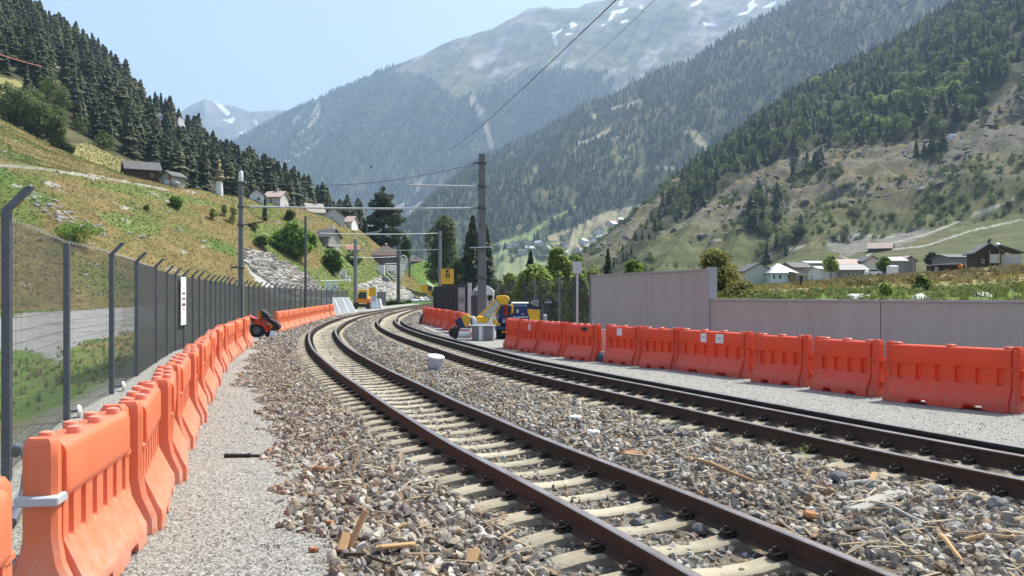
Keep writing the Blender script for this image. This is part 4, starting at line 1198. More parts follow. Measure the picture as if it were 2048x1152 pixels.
# ---------------------------------------------------------------- right side walls and fences
def wall_right():
    M['panel'] = mat('mauve_grey_panel', (.385, .385, .345), (.34, .338, .302), 1.1, .85, 0, .2, .12, 120, .004, dirt=(.28, .275, .245), dscale=1.6, damt=.25, stretch=(3.5, 3.5, .35))
    M['panel_edge'] = mat('concrete_edge', (.36, .365, .37), (.3, .305, .31), 3, .85)
    a, b, c, d = Vector((2.9, 33, 0)), Vector((5.42, 25.0, 0)), Vector((10.25, 18.0, 0)), Vector((14.5, 12.2, 0))
    t = thing('concrete_wall', 'long grey concrete panel wall with a taller left section', 'wall', b)
    def panel(p, q, h0, h1, gap=.012, th=.2, name='panel'):
        u = (q - p).normalized(); n = Vector((u.y, -u.x, 0)) * th; P_, Q_ = p + u * gap - t.location, q - u * gap - t.location
        mb = MB(); up0, up1 = Vector((0, 0, h0)), Vector((0, 0, h1)); dn = Vector((0, 0, -.3))
        mb.loft([[P_ + dn, P_ + dn - n, P_ + up0 - n, P_ + up0], [Q_ + dn, Q_ + dn - n, Q_ + up1 - n, Q_ + up1]], flip=True)
        mb.build(name, M['panel'], t, smooth=0)
        mb = MB(); e = u * .0
        cp0, cp1 = Vector((0, 0, h0 + .003)), Vector((0, 0, h1 + .003)); n2 = n * 1.0
        o = n / th * .03; z = Vector((0, 0, .05))
        mb.loft([[P_ + cp0 + o, P_ + cp0 - n2 - o, P_ + cp0 - n2 - o + z, P_ + cp0 + o + z], [Q_ + cp1 + o, Q_ + cp1 - n2 - o, Q_ + cp1 - n2 - o + z, Q_ + cp1 + o + z]], flip=True)
        mb.build('coping', M['panel_edge'], t, smooth=0)
    m1 = a * .5 + b * .5; m1 = Vector((2.9 + 2.52 * .55, 33 - 8 * .55, 0))
    panel(a, m1, 2.50, 2.50); panel(m1, b, 2.50, 2.50)
    # lit end pier of the tall section
    u = (b - a).normalized(); n = Vector((u.y, -u.x, 0))
    mb = MB(); p = b - t.location
    mb.prism([p + n * .035, p - n * .22, p - n * .22 + u * .16, p + n * .035 + u * .16], (0, 0, 2.60)); mb.build('end_pier', M['panel_edge'], t, smooth=0)
    b2 = b + u * .17; m2 = b2 + (c - b2) * .62
    panel(b2, m2, 1.665, 1.665); panel(m2, c, 1.665, 1.665); panel(c, d, 1.665, 1.665)
wall_right()
def mesh_fence_right():
    pts = [(2.88, 33.1), (2.0, 38), (1.1, 43), (.15, 48.5), (-.85, 54.5), (-1.9, 61)]
    pts = [Vector((x, y, 0)) for x, y in pts]
    t = thing('wire_fence', 'see-through dark wire fence with steel posts beside the tall concrete wall', 'fence', pts[0])
    for k, p in enumerate(pts):
        h = 2.55
        o = MB().bbox((0, 0, h / 2), (.09, .09, h), .008).build('post', M['steel'], t, smooth=30); o.location = p - t.location
    # intermediate posts and net panels
    for k in range(len(pts) - 1):
        a, b = pts[k] - t.location, pts[k + 1] - t.location
        m = (a + b) / 2
        o = MB().bbox((0, 0, 1.25), (.05, .05, 2.5), .005).build('post', M['darkpole'], t, smooth=30); o.location = m
        d = b - a; u = d.normalized(); rz = math.atan2(u.y, u.x)
        mb = MB(); L = d.length
        for q in range(int(L / .09)): 
            p = a + u * (.05 + q * .09); mb.box((p.x, p.y, 1.25), (.004, .004, 2.45), rz=rz)
        for q in range(19):
            c = a + u * L / 2; mb.box((c.x, c.y, .06 + q * .135), (L, .004, .004), rz=rz)
        mb.build('mesh_panel', M['darkpole'], t, smooth=0, kind='stuff')
        nn = Vector((-u.y, u.x, 0)) * .02
        p0, p1 = a - nn, b - nn
        V = [(p0.x, p0.y, .05), (p1.x, p1.y, .05), (p1.x, p1.y, 2.48), (p0.x, p0.y, 2.48)]
        MB().add(V, [(0, 1, 2, 3)]).build('shade_net', M['net2'], t, smooth=0)
mesh_fence_right()
def panel_fence():
    M['darkpanel'] = mat('dark_sheet_panel', (.085, .083, .082), (.06, .06, .06), 2, .7, .1, .3, dirt=(.14, .13, .12), damt=.4, stretch=(4, 4, .5))
    A, B = Vector((-12.35, 140, 0)), Vector((-2.55, 55, 0))
    pts = [A, Vector((-9.9, 104, 0)), Vector((-7.2, 82, 0)), Vector((-5.0, 67.5, 0)), B]
    # even panels as seen along the run
    run = []
    px = list(np.linspace(866.5, 936, 13)); pl = np.array([(p.x, p.y) for p in pts]); yy = np.linspace(55, 140, 800)
    xx = np.interp(yy, pl[::-1, 1], pl[::-1, 0]); pp = 1024 + F * xx / yy
    for q in px: run.append(Vector((float(np.interp(q, pp[::-1], xx[::-1])), float(np.interp(q, pp[::-1], yy[::-1])), 0)))
    t = thing('panel_fence', 'dark grey sheet panel fence curving along the far track', 'fence', run[-1])
    for k in range(len(run) - 1):
        a, b = run[k] - t.location, run[k + 1] - t.location; d = b - a; u = d.normalized()
        n = Vector((u.y, -u.x, 0)) * .06
        h0 = np.interp(run[k].y, [55, 140], [2.42, 2.75]); h1 = np.interp(run[k + 1].y, [55, 140], [2.42, 2.75])
        mb = MB(); off = n * (.5 if k % 2 else 0)
        P_, Q_ = a + off + u * .03, b + off - u * .03
        mb.loft([[P_, P_ - n, P_ - n + Vector((0, 0, h0)), P_ + Vector((0, 0, h0))], [Q_, Q_ - n, Q_ - n + Vector((0, 0, h1)), Q_ + Vector((0, 0, h1))]], flip=True)
        for q in range(1, 6):
            p = P_ + (Q_ - P_) * q / 6 + n * .15
            mb.box((p.x, p.y, (h0 + h1) / 4), (.05, .05, (h0 + h1) / 2 - .1), rz=math.atan2(u.y, u.x))
        mb.build('panel', M['darkpanel'], t, smooth=0)
    e = MB().bbox((.12, -.3, 1.25), (.24, .24, 2.55), .01); e.build('end_post', M['lightgrey'], t, smooth=0)
    # framed faded poster
    p = run[10] * .35 + run[11] * .65 - t.location
    u = (run[11] - run[10]).normalized(); n = Vector((u.y, -u.x, 0)); rz = math.atan2(u.y, u.x)
    c = p + n * .14
    o = MB().box((c.x, c.y, 1.42), (3.0, .03, 1.75), rz=rz).build('poster', M['grey'], t, smooth=0)
    mb = MB()
    for z in (.0, .88): 
        for q in range(5): mb.box((c.x + n.x * .03 + u.x * (q - 2) * .5, c.y + n.y * .03 + u.y * (q - 2) * .5, 1.0 + z + .12 * (q % 2)), (.3, .02, .5), rz=rz)
    for s_ in (-1, 1): mb.box((c.x + n.x * .03 + u.x * s_ * 1.45, c.y + n.y * .03 + u.y * s_ * 1.45, 1.42), (.1, .02, 1.75), rz=rz)
    mb.build('poster_frame', M['lightgrey'], o, smooth=0)
panel_fence()

# ---------------------------------------------------------------- poles, beams and wires
def pole(name, label, base, h, w0, w1, m, parts=None, group=None, square=True):
    t = thing(name, label, 'pole', base, 0, group)
    mb = MB()
    rings = []
    for z in (-.3, h * .35, h * .36, h):
        w = w0 + (w1 - w0) * max(z, 0) / h
        if z > h * .355: w *= .97
        if square:
            f, g_ = w / 2, w * .36
            rings.append([Vector(p) for p in ((-f, -g_, z), (f, -g_, z), (f, -g_ * .55, z), (f * .8, g_ * .2, z), (f, g_, z), (-f, g_, z), (-f * .8, g_ * .2, z), (-f, -g_ * .55, z))])
        else: rings.append([Vector((w / 2 * math.cos(q * math.pi / 4), w / 2 * math.sin(q * math.pi / 4), z)) for q in range(8)])
    mb.loft(rings)
    mb.build('shaft', m, t, smooth=30)
    return t
def insul(t, c, d=(1, 0, 0), n=4, r=.07):
    c, d = Vector(c), Vector(d).normalized(); mb = MB()
    for k in range(n): mb.tube([c + d * (.09 * k), c + d * (.09 * k + .02), c + d * (.09 * k + .05)], [r * .5, r, r * .45], 8)
    mb.build('insulator', M['darkpole'], t)
def catenary():
    b1 = Vector((-1.5, 45, 0)); h1 = 8.85
    t = pole('catenary_mast', 'tall grey catenary mast standing beside the yellow and blue machine', b1, h1, .46, .33, M['pole'])
    zz = lambda py, Y=45: H + (HZ - py) / F * Y
    xx = lambda px, Y=45: (px - 1024) / F * Y - b1.x
    mb = MB(); mb.tube([(-.1, -.05, zz(373.5)), (xx(818), -.1, zz(371))], [.065, .045], 8); mb.build('bracket_arm', M['lightgrey'], t)
    mb = MB(); mb.tube([(-.1, -.05, zz(351)), (xx(928), -.1, zz(350))], .025, 6); mb.build('bracket_arm', M['steel'], t)
    mb = MB(); mb.tube([(xx(940), -.3, zz(496)), (xx(985), -.3, zz(494.5))], .03, 6); mb.build('cross_bar', M['lightgrey'], t)
    for py in (326, 373, 416, 494, 556): MB().bbox((0, 0, zz(py)), (.44 if py < 450 else .48, .42, .09), .01).build('clamp', M['darkpole'], t)
    insul(t, (-.45, 0, zz(326))); insul(t, (-.55, 0, zz(416)))
    b2 = Vector((-12.95, 43, 0)); h2 = 7.15
    t2 = pole('catenary_mast', 'grey catenary mast with a white capped top behind the mesh fence', b2, h2, .25, .20, M['pole'])
    z2 = lambda py: H + (HZ - py) / F * 43
    MB().lathe((0, 0, h2 + .002), [(.09, 0), (.11, .08), (.105, .5), (.06, .58)], 10).build('cap', M['white'], t2)
    for py in (365, 413, 450, 534): MB().bbox((0, 0, z2(py)), (.30, .28, .08), .01).build('clamp', M['darkpole'], t2)
    insul(t2, (.15, 0, z2(365)), n=3); insul(t2, (.15, 0, z2(413)), n=3)
    mb = MB(); mb.tube([(.1, 0, z2(450)), (.4, 0, z2(448)), (1.1, 0, z2(443))], .03, 6); mb.lathe((.45, 0, z2(450)), [(.02, -.12), (.12, -.06), (.12, .06), (.02, .12)], 8); mb.build('lamp_arm', M['black'], t2)
    mb = MB(); mb.bbox((-.15, -.1, z2(535)), (.55, .3, .09), .01); mb.build('bracket', M['darkpole'], t2)
    # portal beam and span wire between the two masts
    A = Vector((b2.x + .45, 43, z2(413))); B = Vector((b1.x - .5, 45, zz(416)))
    mb = MB(); pts = [A + (B - A) * q / 8 + Vector((0, 0, -.06 * math.sin(math.pi * q / 8))) for q in range(9)]; mb.tube(pts, .045, 8)
    tb = thing('span_rod', 'pale steel span rod stretched between the two near masts', 'rod', A)
    mb.build('rod', M['lightgrey'], tb, world=True)
    mid = A + (B - A) * .51; MB().tube([mid, mid + Vector((.03, 0, -.25))], .03, 5).build('hanger', M['darkpole'], tb, world=True)
    A = Vector((b2.x + .4, 43, z2(365))); B = Vector((b1.x - .1, 45, zz(326)))
    pts = [A + (B - A) * q / 14 + Vector((0, 0, -.52 * math.sin(math.pi * q / 14))) for q in range(15)]
    tag(MB().tube(pts, .016, 5).build('span_wire', M['darkpole']), 'thin dark sagging wire above the span rod', 'wire')
    # long contact wires climbing overhead
    for a, b, r, lab, sag in (((886, 306, 58), (1240, -8, 11), .008, 'dark overhead wire climbing from the mast to the top edge', .25), ((1160, 134, 60), (1316, -6, 25), .008, 'second thinner overhead wire ending short of the ridge', .1), ((1527, 143, 90), (1840, -8, 30), .010, 'overhead wire crossing the right-hand forest', .3), ((-20, 103, 60), (84, 133, 90), .05, 'rust brown cable crossing the left forest', .06)):
        A, B = at(*a), at(*b); pts = [A + (B - A) * q / 16 + Vector((0, 0, -sag * math.sin(math.pi * q / 16))) for q in range(17)]
        tag(MB().tube(pts, r, 5).build('overhead_wire', M['darkpole'] if r < .03 else M['redroof']), lab, 'wire')
    # further masts
    def mast(px, py0, Y, w, lab, m='darkpole', base=0.0):
        b = Vector(((px - 1024) / F * Y, Y, base)); return pole('catenary_mast', lab, b, H + (HZ - py0) / F * Y - base, w, w * .8, M[m], square=False), b
    mast(611, 432, 60, .20, 'dark slim mast rising behind the fence by the rock slope', base=0)
    t3, b3 = mast(711, 478, 118, .55, 'grey mast beside the small orange excavator', 'steel')
    t4, b4 = mast(880, 461, 118, .5, 'grey mast beside the big yellow sign', 'steel')
    t5, b5 = mast(797, 490, 160, .7, 'dark mast in front of the white lattice frame', base=.6)
    mast(819, 520, 205, .5, 'thin mast on the green mound by the pale road', base=1.5)
    for a, b, r, lab in ((( 640, 466.5, 112), (878, 466.5, 118), .055, 'white span wire reaching the mast at the yellow sign'), ((690, 499, 125), (878, 499, 118), .05, 'lower white span wire reaching the mast at the yellow sign'), ((655, 489, 110), (711, 489, 118), .04, 'short span wire left of the excavator mast'), ((700, 514, 150), (797, 513, 160), .05, 'span wire between the excavator mast and the lattice frame')):
        A, B = at(*a), at(*b); pts = [A + (B - A) * q / 10 + Vector((0, 0, -.12 * math.sin(math.pi * q / 10))) for q in range(11)]
        tag(MB().tube(pts, r, 5).build('span_wire', M['lightgrey']), lab, 'wire')
    # bird gliding before the mountain
    c = at(742, 333, 60); t = thing('bird', 'small dark bird gliding in front of the blue mountain', 'bird', c)
    mb = MB()
    mb.loft([[Vector((.02 * k - .02, x, z * r)) for x, z in ((-.09 * r, 0), (0, .06), (.09 * r, 0), (0, -.06))] for k, r in ((0, .3), (1, 1), (2, 1), (3, .4))])
    for sg in (-1, 1):
        mb.loft([[Vector((sg * .03, -.06, .03)), Vector((sg * .03, .08, .03)), Vector((sg * .03, .0, .05))], [Vector((sg * .16, -.05, .10)), Vector((sg * .16, .07, .10)), Vector((sg * .16, 0, .115))], [Vector((sg * .27, .02, .06)), Vector((sg * .27, .06, .06)), Vector((sg * .27, .04, .065))]])
    mb.lathe((0, 0, -.04), [(.02, -.08), (.045, -.03), (.05, .03), (.02, .07)], 8)
    mb.build('body', M['black'], t)
catenary()
# ---------------------------------------------------------------- machines
def frame(px0, Y, base=None):
    s = Y / F; g = HZ + H / s if base is None else base
    z0 = H + (HZ - g) * s
    return (lambda px: (px - px0) * s), (lambda py: (g - py) * s), Vector(((px0 - 1024) * s, Y, z0)), s
def lettering(txt, size, loc, m, parent, rot=(R(90), 0, 0), name='lettering', ext=.002):
    cu = bpy.data.curves.new('lettering', 'FONT'); cu.body = txt; cu.size = size; cu.extrude = ext
    cu.align_x = 'CENTER'; cu.align_y = 'CENTER'
    tmp = bpy.data.objects.new('tmp', cu)
    me = bpy.data.meshes.new_from_object(tmp); bpy.data.objects.remove(tmp)
    me.materials.clear(); me.materials.append(m)
    o = link(bpy.data.objects.new(name, me), parent); o.location = loc; o.rotation_euler = rot
    return o
def track_machine():
    X, Z, O, s = frame(1010, 37)
    t = thing('track_machine', 'blue and yellow track maintenance machine parked behind the orange barriers', 'machine', O)
    P = lambda px, py, y=0: (X(px), y, Z(py))
    mb = MB(); mb.bbox(((X(1002) + X(1082)) / 2, .6, (Z(609) + Z(652)) / 2), (X(1082) - X(1002), 1.5, Z(609) - Z(652)), .07); mb.build('body', M['blue'], t)
    mb = MB(); mb.bbox(((X(1022) + X(1066)) / 2, .6, Z(608) + .03), (X(1066) - X(1022), 1.35, .08), .03); mb.build('roof', M['white'], t)
    mb = MB(); mb.prism([P(1054, 618, -.17), P(1079.5, 619, -.17), P(1079.5, 650, -.17), P(1064, 650, -.17), P(1060, 640, -.17)], (0, .03, 0)); mb.build('side_panel', M['yellow'], t, smooth=0)
    mb = MB(); mb.box((X(1081), -.12, (Z(594) + Z(650)) / 2), (.06, .06, Z(594) - Z(650))); mb.build('corner_post', M['darkpole'], t, smooth=0)
    # black framed round window cab at the right
    prof = [(1057, 606), (1059, 601), (1064, 597.5), (1071, 596), (1080, 596), (1080, 617), (1072, 616), (1063, 612.5)]
    mb = MB(); mb.prism([P(a, b, -.22) for a, b in prof], (0, .9, 0)); cab = mb.build('cab', M['black'], t, smooth=0)
    pr2 = [(1060, 606), (1062, 602), (1066, 599.5), (1071, 598.5), (1077.5, 598.5), (1077.5, 613.5), (1071, 612.5), (1065, 610)]
    mb = MB(); mb.prism([P(a, b, -.235) for a, b in pr2], (0, .01, 0)); mb.build('pane', mat('cab_glass', (.16, .15, .14), (.4, .38, .36), 5, .15), cab, smooth=0)
    mb = MB()
    for a in (1031, 1042, 1051): mb.box((X(a), -.152, (Z(613) + Z(648)) / 2), (.012, .012, Z(613) - Z(648)))
    mb.build('door_seam', M['black'], t, smooth=0)
    mb = MB(); mb.box(((X(1026) + X(1056)) / 2, -.153, Z(634)), (X(1056) - X(1026), .008, .035)); mb.build('white_line', M['white'], t, smooth=0)
    mb = MB(); mb.box((X(1046), -.165, Z(628)), (.12, .03, .03)); mb.bbox((X(1035), -.17, Z(622)), (.10, .04, .14), .01); mb.build('door_handle', M['lightgrey'], t, smooth=0)
    mb = MB(); mb.box((X(1008), -.26, Z(642)), (3 * s, .02, 8 * s)); mb.build('label_plate', M['lightgrey'], t, smooth=0)
    # rounded yellow dome and dark blue column with the red signal
    mb = MB(); ring = []
    for y in (0, .06, .5, .56):
        k = .93 if y in (0, .56) else 1
        cx, cz = X(1005.5), Z(600)
        ring.append([Vector((cx + (X(a) - cx) * k, y - .15, cz + (Z(b) - cz) * k)) for a, b in ((992, 594), (995, 591.5), (1001, 591), (1012, 591), (1017, 593.5), (1019, 597), (1018.5, 601), (1016, 603), (1016, 610), (999, 610), (997.5, 603), (993, 598))])
    mb.loft(ring, flip=True); mb.build('dome', M['yellow'], t, smooth=50)
    mb = MB(); mb.bbox(((X(997) + X(1020)) / 2, .1, (Z(609) + Z(651)) / 2), (X(1020) - X(997), .7, Z(609) - Z(651)), .10); mb.build('column', M['blue'], t)
    mb = MB(); pr = [(1007, 616), (1009, 611), (1013, 609.5), (1017, 611), (1018.5, 616), (1018, 627), (1016, 631.5), (1012, 632), (1009, 630), (1007.5, 626)]
    mb.prism([P(a, b, -.34) for a, b in pr], (0, .1, 0)); sg = mb.build('signal_box', M['black'], t, smooth=0)
    mb = MB()
    for a, b, w, h in ((1012.5, 612.5, 6, 1.7), (1010.3, 615, 1.7, 4), (1012.5, 616.5, 6, 1.6), (1015, 618, 1.7, 4), (1012.5, 620, 6, 1.6), (1012.5, 623.5, 6.5, 1.6), (1010.2, 626, 1.7, 5.5), (1015.4, 626, 1.7, 5.5), (1012.7, 626, 5, 1.5), (1012.7, 629, 6, 1.7)):
        mb.box((X(a), -.355, Z(b)), (w * s, .02, h * s))
    mb.build('red_figure', M['redlamp'], sg, smooth=0)
    mb = MB(); mb.tube([P(1022, 611, -.2), P(1025, 610, -.24), P(1024, 625, -.24), P(1022, 628, -.2)], .045, 8); mb.build('grab_rail', M['yellow'], t)
    # slanting clear chute
    M['chute'] = mat('scratched_clear_panel', (.34, .33, .25), (.50, .49, .42), 6, .35, 0, .5)
    mb = MB(); mb.prism([P(959, 632, -.3), P(976, 640, -.3), P(999, 609, -.3), P(991, 598.5, -.3), P(985, 600, -.3)], (0, .06, 0)); ch = mb.build('chute', M['chute'], t, smooth=0)
    mb = MB(); mb.tube([P(958, 632, -.32), P(975, 616, -.32), P(991, 598, -.32)], .03, 6); mb.tube([P(976, 641, -.32), P(990, 628, -.32), P(1000, 611, -.32)], .03, 6); mb.build('chute_rim', M['yellow'], ch)
    mb = MB(); mb.bbox(((X(954) + X(970)) / 2, -.3, (Z(631) + Z(646)) / 2), (X(970) - X(954), .4, Z(631) - Z(646)), .05); mb.build('gear_box', M['yellow'], t)
    mb = MB(); mb.sphere(P(973, 642, -.28), (.12, .2, .16), 10, 6); mb.build('gear_cover', M['yellow'], t)
    # white cradle
    mb = MB(); mb.prism([P(943, 632, -.55), P(950, 634, -.55), P(954, 645, -.55), P(975, 645, -.55), P(983, 634, -.55), P(987, 634, -.55), P(979, 649, -.55), P(949, 649, -.55)], (0, .7, 0)); mb.build('cradle', M['white'], t, smooth=0)
    mb = MB(); mb.prism([P(945, 642, -.5), P(986, 649.5, -.5), P(986, 652.5, -.5), P(946, 652.5, -.5)], (0, .6, 0)); mb.build('tray', M['lightgrey'], t, smooth=0)
    mb = MB()
    for y in (-.3, .5): mb.tube([P(946, 632, y), P(947, 680, y)], .04, 6)
    mb.tube([P(993, 637, -.3), P(997, 630, -.34), P(996, 645, -.34), P(990, 649, -.3)], .035, 6); mb.build('hydraulic_hose', M['lightgrey'], t)
    mb = MB(); mb.bbox(P(990, 644, -.3), (.16, .2, .24), .03); mb.bbox(P(996, 648, -.3), (.2, .2, .1), .03); mb.build('valve', M['yellow'], t)
    # lower deck and undercarriage
    mb = MB(); mb.bbox(((X(986) + X(1040)) / 2, .3, Z(656)), (X(1040) - X(986), 1.3, .14), .02); mb.build('deck', M['blue'], t)
    mb = MB(); mb.bbox(((X(992) + X(1070)) / 2, .6, .28), (X(1070) - X(992), 1.1, .5), .05); mb.build('undercarriage', M['black'], t)
    mb = MB(); mb.bbox(((X(1003) + X(1016)) / 2, -.2, Z(663)), (.28, .1, .09), .02); mb.build('step', M['yellow'], t)
    # drop shaped hopper, drum and wheel on the left
    pr = [(912, 642), (918, 635), (924, 633), (936, 652), (941, 652), (941, 655), (922, 655)]
    mb = MB(); mb.prism([P(a, b, -.45) for a, b in pr], (0, .5, 0)); mb.build('hopper', M['blue'], t, smooth=0)
    pr = [(924, 633.5), (927, 630), (932, 628.5), (937, 629), (941, 633), (942, 638), (940, 645), (935.5, 655), (931, 652)]
    mb = MB(); mb.prism([P(a, b, -.47) for a, b in pr], (0, .54, 0)); mb.build('hopper_cover', M['yellow'], t, smooth=0)
    mb = MB(); mb.prism([P(912, 643, -.4), P(916, 640, -.4), P(922, 654, -.4), P(917, 656, -.4)], (0, .4, 0)); mb.build('hopper_arm', M['black'], t, smooth=0)
    mb = MB(); mb.lathe(P(909, 663.5, -.7), [(.10, 0), (.19, .02), (.2, .1), (.2, .18), (.19, .24), (.10, .26)], 18, 'Y'); mb.lathe(P(912, 672.5, -.7), [(.05, 0), (.10, .02), (.10, .2), (.05, .22)], 12, 'Y'); mb.build('wheel', M['black'], t)
    mb = MB(); mb.bbox(P(915, 656, -.55), (.22, .24, .2), .04); mb.build('wheel_arm', M['black'], t)
    mb = MB(); mb.lathe(P(918, 668, -.55), [(.04, 0), (.14, .02), (.15, .06), (.15, .46), (.13, .5)], 14, 'X'); mb.build('drum', M['white'], t)
    mb = MB(); mb.bbox(P(933, 657, -.4), (.42, .3, .07), .02); mb.bbox(P(930, 674.5, -.5), (.4, .3, .03), .01); mb.build('drum_tray', M['white'], t)
    mb = MB(); mb.bbox(((X(1083) + X(1094)) / 2, .2, (Z(629) + Z(650)) / 2), (X(1094) - X(1083), .3, Z(629) - Z(650)), .03); mb.build('water_tank', M['lightgrey'], t)
    # grey cabinet in front
    X, Z, O, s = frame(966, 35.6)
    t = thing('cabinet', 'grey trackside cabinet with a white stripe in front of the machine', 'cabinet', O, R(-4))
    w, h = 45 * s, 29.5 * s
    MB().bbox((0, .25, h / 2), (w - .02, .5, h), .01).build('housing', M['lightgrey'], t, smooth=0)
    for a, b in ((-w * .5, -w * .20), (-w * -.03, w * .42)):
        MB().box(((a + b) / 2, -.012, h * .49), (b - a, .03, h * .96)).build('door', M['grey'], t, smooth=0)
    MB().box((-w * .115, -.018, h * .49), (w * .14, .03, h * .96)).build('stripe', M['white'], t, smooth=0)
    MB().bbox((0, .24, h + .012), (w + .03, .56, .03), .006).build('lid', M['lightgrey'], t, smooth=0)
    # white rounded canopy behind the mast
    X, Z, O, s = frame(966, 50)
    t = thing('tool_trailer', 'white round topped trailer with a dark opening half hidden by the mast', 'trailer', O)
    P = lambda px, py, y=0: (X(px), y, Z(py))
    mb = MB(); mb.prism([P(a, b, 0) for a, b in ((944, 590), (947, 578), (955, 572), (972, 571), (980, 575), (988, 582), (987, 588), (985, 602), (975, 604), (975, 590))], (0, 2.2, 0)); mb.build('canopy', M['white'], t, smooth=0)
    mb = MB(); mb.prism([P(a, b, -.04) for a, b in ((975, 590), (986, 591), (985.5, 597), (981, 602), (975, 601))], (0, .03, 0)); mb.build('opening', M['black'], t, smooth=0)
    mb = MB(); mb.bbox((X(956), 1.0, (Z(590) + Z(652)) / 2), (X(972) - X(944), 2, Z(590) - Z(652)), .03); mb.build('body', M['darkpanel'], t, smooth=0)
    mb = MB(); mb.prism([P(a, b, -.03) for a, b in ((945, 589), (950, 580), (958, 584), (960, 589))], (0, .03, 0)); mb.build('flap', M['grey'], t, smooth=0)
    mb = MB(); mb.box((X(974), .3, (Z(600) + Z(645)) / 2), (.16, .3, Z(600) - Z(645))); mb.build('edge_trim', M['white'], t, smooth=0)
track_machine()
def red_loader():
    X, Z, O, s = frame(530, 38.2, 677)
    O.z = 0
    t = thing('mini_loader', 'small red and black loader tipped between two runs of orange barriers', 'loader', O)
    P = lambda px, py, y=0: (X(px), y, Z(py))
    mb = MB(); mb.lathe(P(516, 662, -.22), [(.10, 0), (.26, .02), (.315, .06), (.315, .34), (.26, .38), (.1, .4)], 22, 'Y'); w = mb.build('wheel', M['black'], t)
    MB().lathe(P(516, 662, -.24), [(.05, 0), (.16, .01), (.16, .04)], 14, 'Y').build('rim', M['darkpole'], w)
    mb = MB(); mb.bbox(P(507, 663, .1), (.22, .5, .5), .06); mb.bbox(P(538, 664, .05), (.28, .5, .5), .05); mb.build('chassis', M['black'], t)
    # arched red fender from the pointed nose to the right foot
    out = [(499, 632), (506, 636), (513, 638), (520, 640.5), (528, 644), (535, 649), (540, 656), (541, 664)]
    inn = [(501, 635), (507, 645), (513, 651), (520, 650.5), (526, 652), (530, 656), (533, 661), (535, 667)]
    mb = MB(); rings = []
    for (a, b), (c, d) in zip(out, inn):
        rings.append([Vector(P(a, b, -.28)), Vector(P(c, d, -.26)), Vector(P(c, d, .22)), Vector(P(a, b, .24))])
    mb.loft(rings); mb.build('fender', M['redpaint'], t, smooth=40)
    mb = MB(); mb.tube([P(499, 631, -.2), P(507, 639, -.28), P(512, 646, -.3)], .03, 6); mb.build('nose_bar', M['black'], t)
    # raised hood and black boom
    mb = MB(); mb.prism([P(517, 636, -.12), P(519, 625, -.12), P(524, 620.5, -.12), P(526, 628, -.12), P(524, 638, -.12), P(521, 641, -.12)], (0, .5, 0)); mb.build('hood', M['orangepaint'], t, smooth=30)
    mb = MB(); mb.prism([P(524, 620.5, -.2), P(532, 626, -.2), P(541, 634, -.2), P(543, 641, -.2), P(538, 642, -.2), P(528, 636, -.2), P(525, 630, -.2)], (0, .5, 0)); mb.build('bonnet_inside', M['black'], t, smooth=0)
    mb = MB(); mb.prism([P(526, 638, -.22), P(538, 643, -.22), P(540, 646, -.22), P(534, 646, -.22), P(527, 641, -.22)], (0, .3, 0)); mb.build('engine_cover', M['redpaint'], t, smooth=0)
    mb = MB(); mb.prism([P(540, 638, -.28), P(547, 641, -.28), P(556, 646, -.28), P(561, 652, -.28), P(561, 657, -.28), P(556, 662, -.28), P(546, 662, -.28), P(552, 655, -.28), P(548, 650, -.28), P(541, 646, -.28)], (0, .4, 0)); mb.build('boom', M['black'], t, smooth=0)
    mb = MB(); mb.prism([P(543, 648, -.24), P(549, 653, -.24), P(546, 658, -.24), P(542.5, 661, -.24)], (0, .3, 0)); mb.build('bracket', M['orangepaint'], t, smooth=0)
    mb = MB(); mb.bbox(P(538.5, 667, .0), (.07, .4, .42), .02); mb.build('leg', M['black'], t)
    tt = thing('white_sheet', 'white sheet leaning at the right foot of the red loader', 'sheet', O + Vector(P(548, 669, -.4)))
    mb = MB(); mb.prism([(X(543) - X(548), 0, -.16), (X(553) - X(548), 0, -.18), (X(556) - X(548), .1, .1), (X(544.5) - X(548), .12, .15)], (0, .02, 0)); mb.build('sheet', M['white'], tt, smooth=0)
    mb = MB(); mb.bbox((0, 0, 0), (.85, .5, .02), .004); o = mb.build('board', M['white']); o.location = O + Vector((X(519), -.5, .015)); tag(o, 'flat pale board on the gravel under the red loader', 'board')
red_loader()
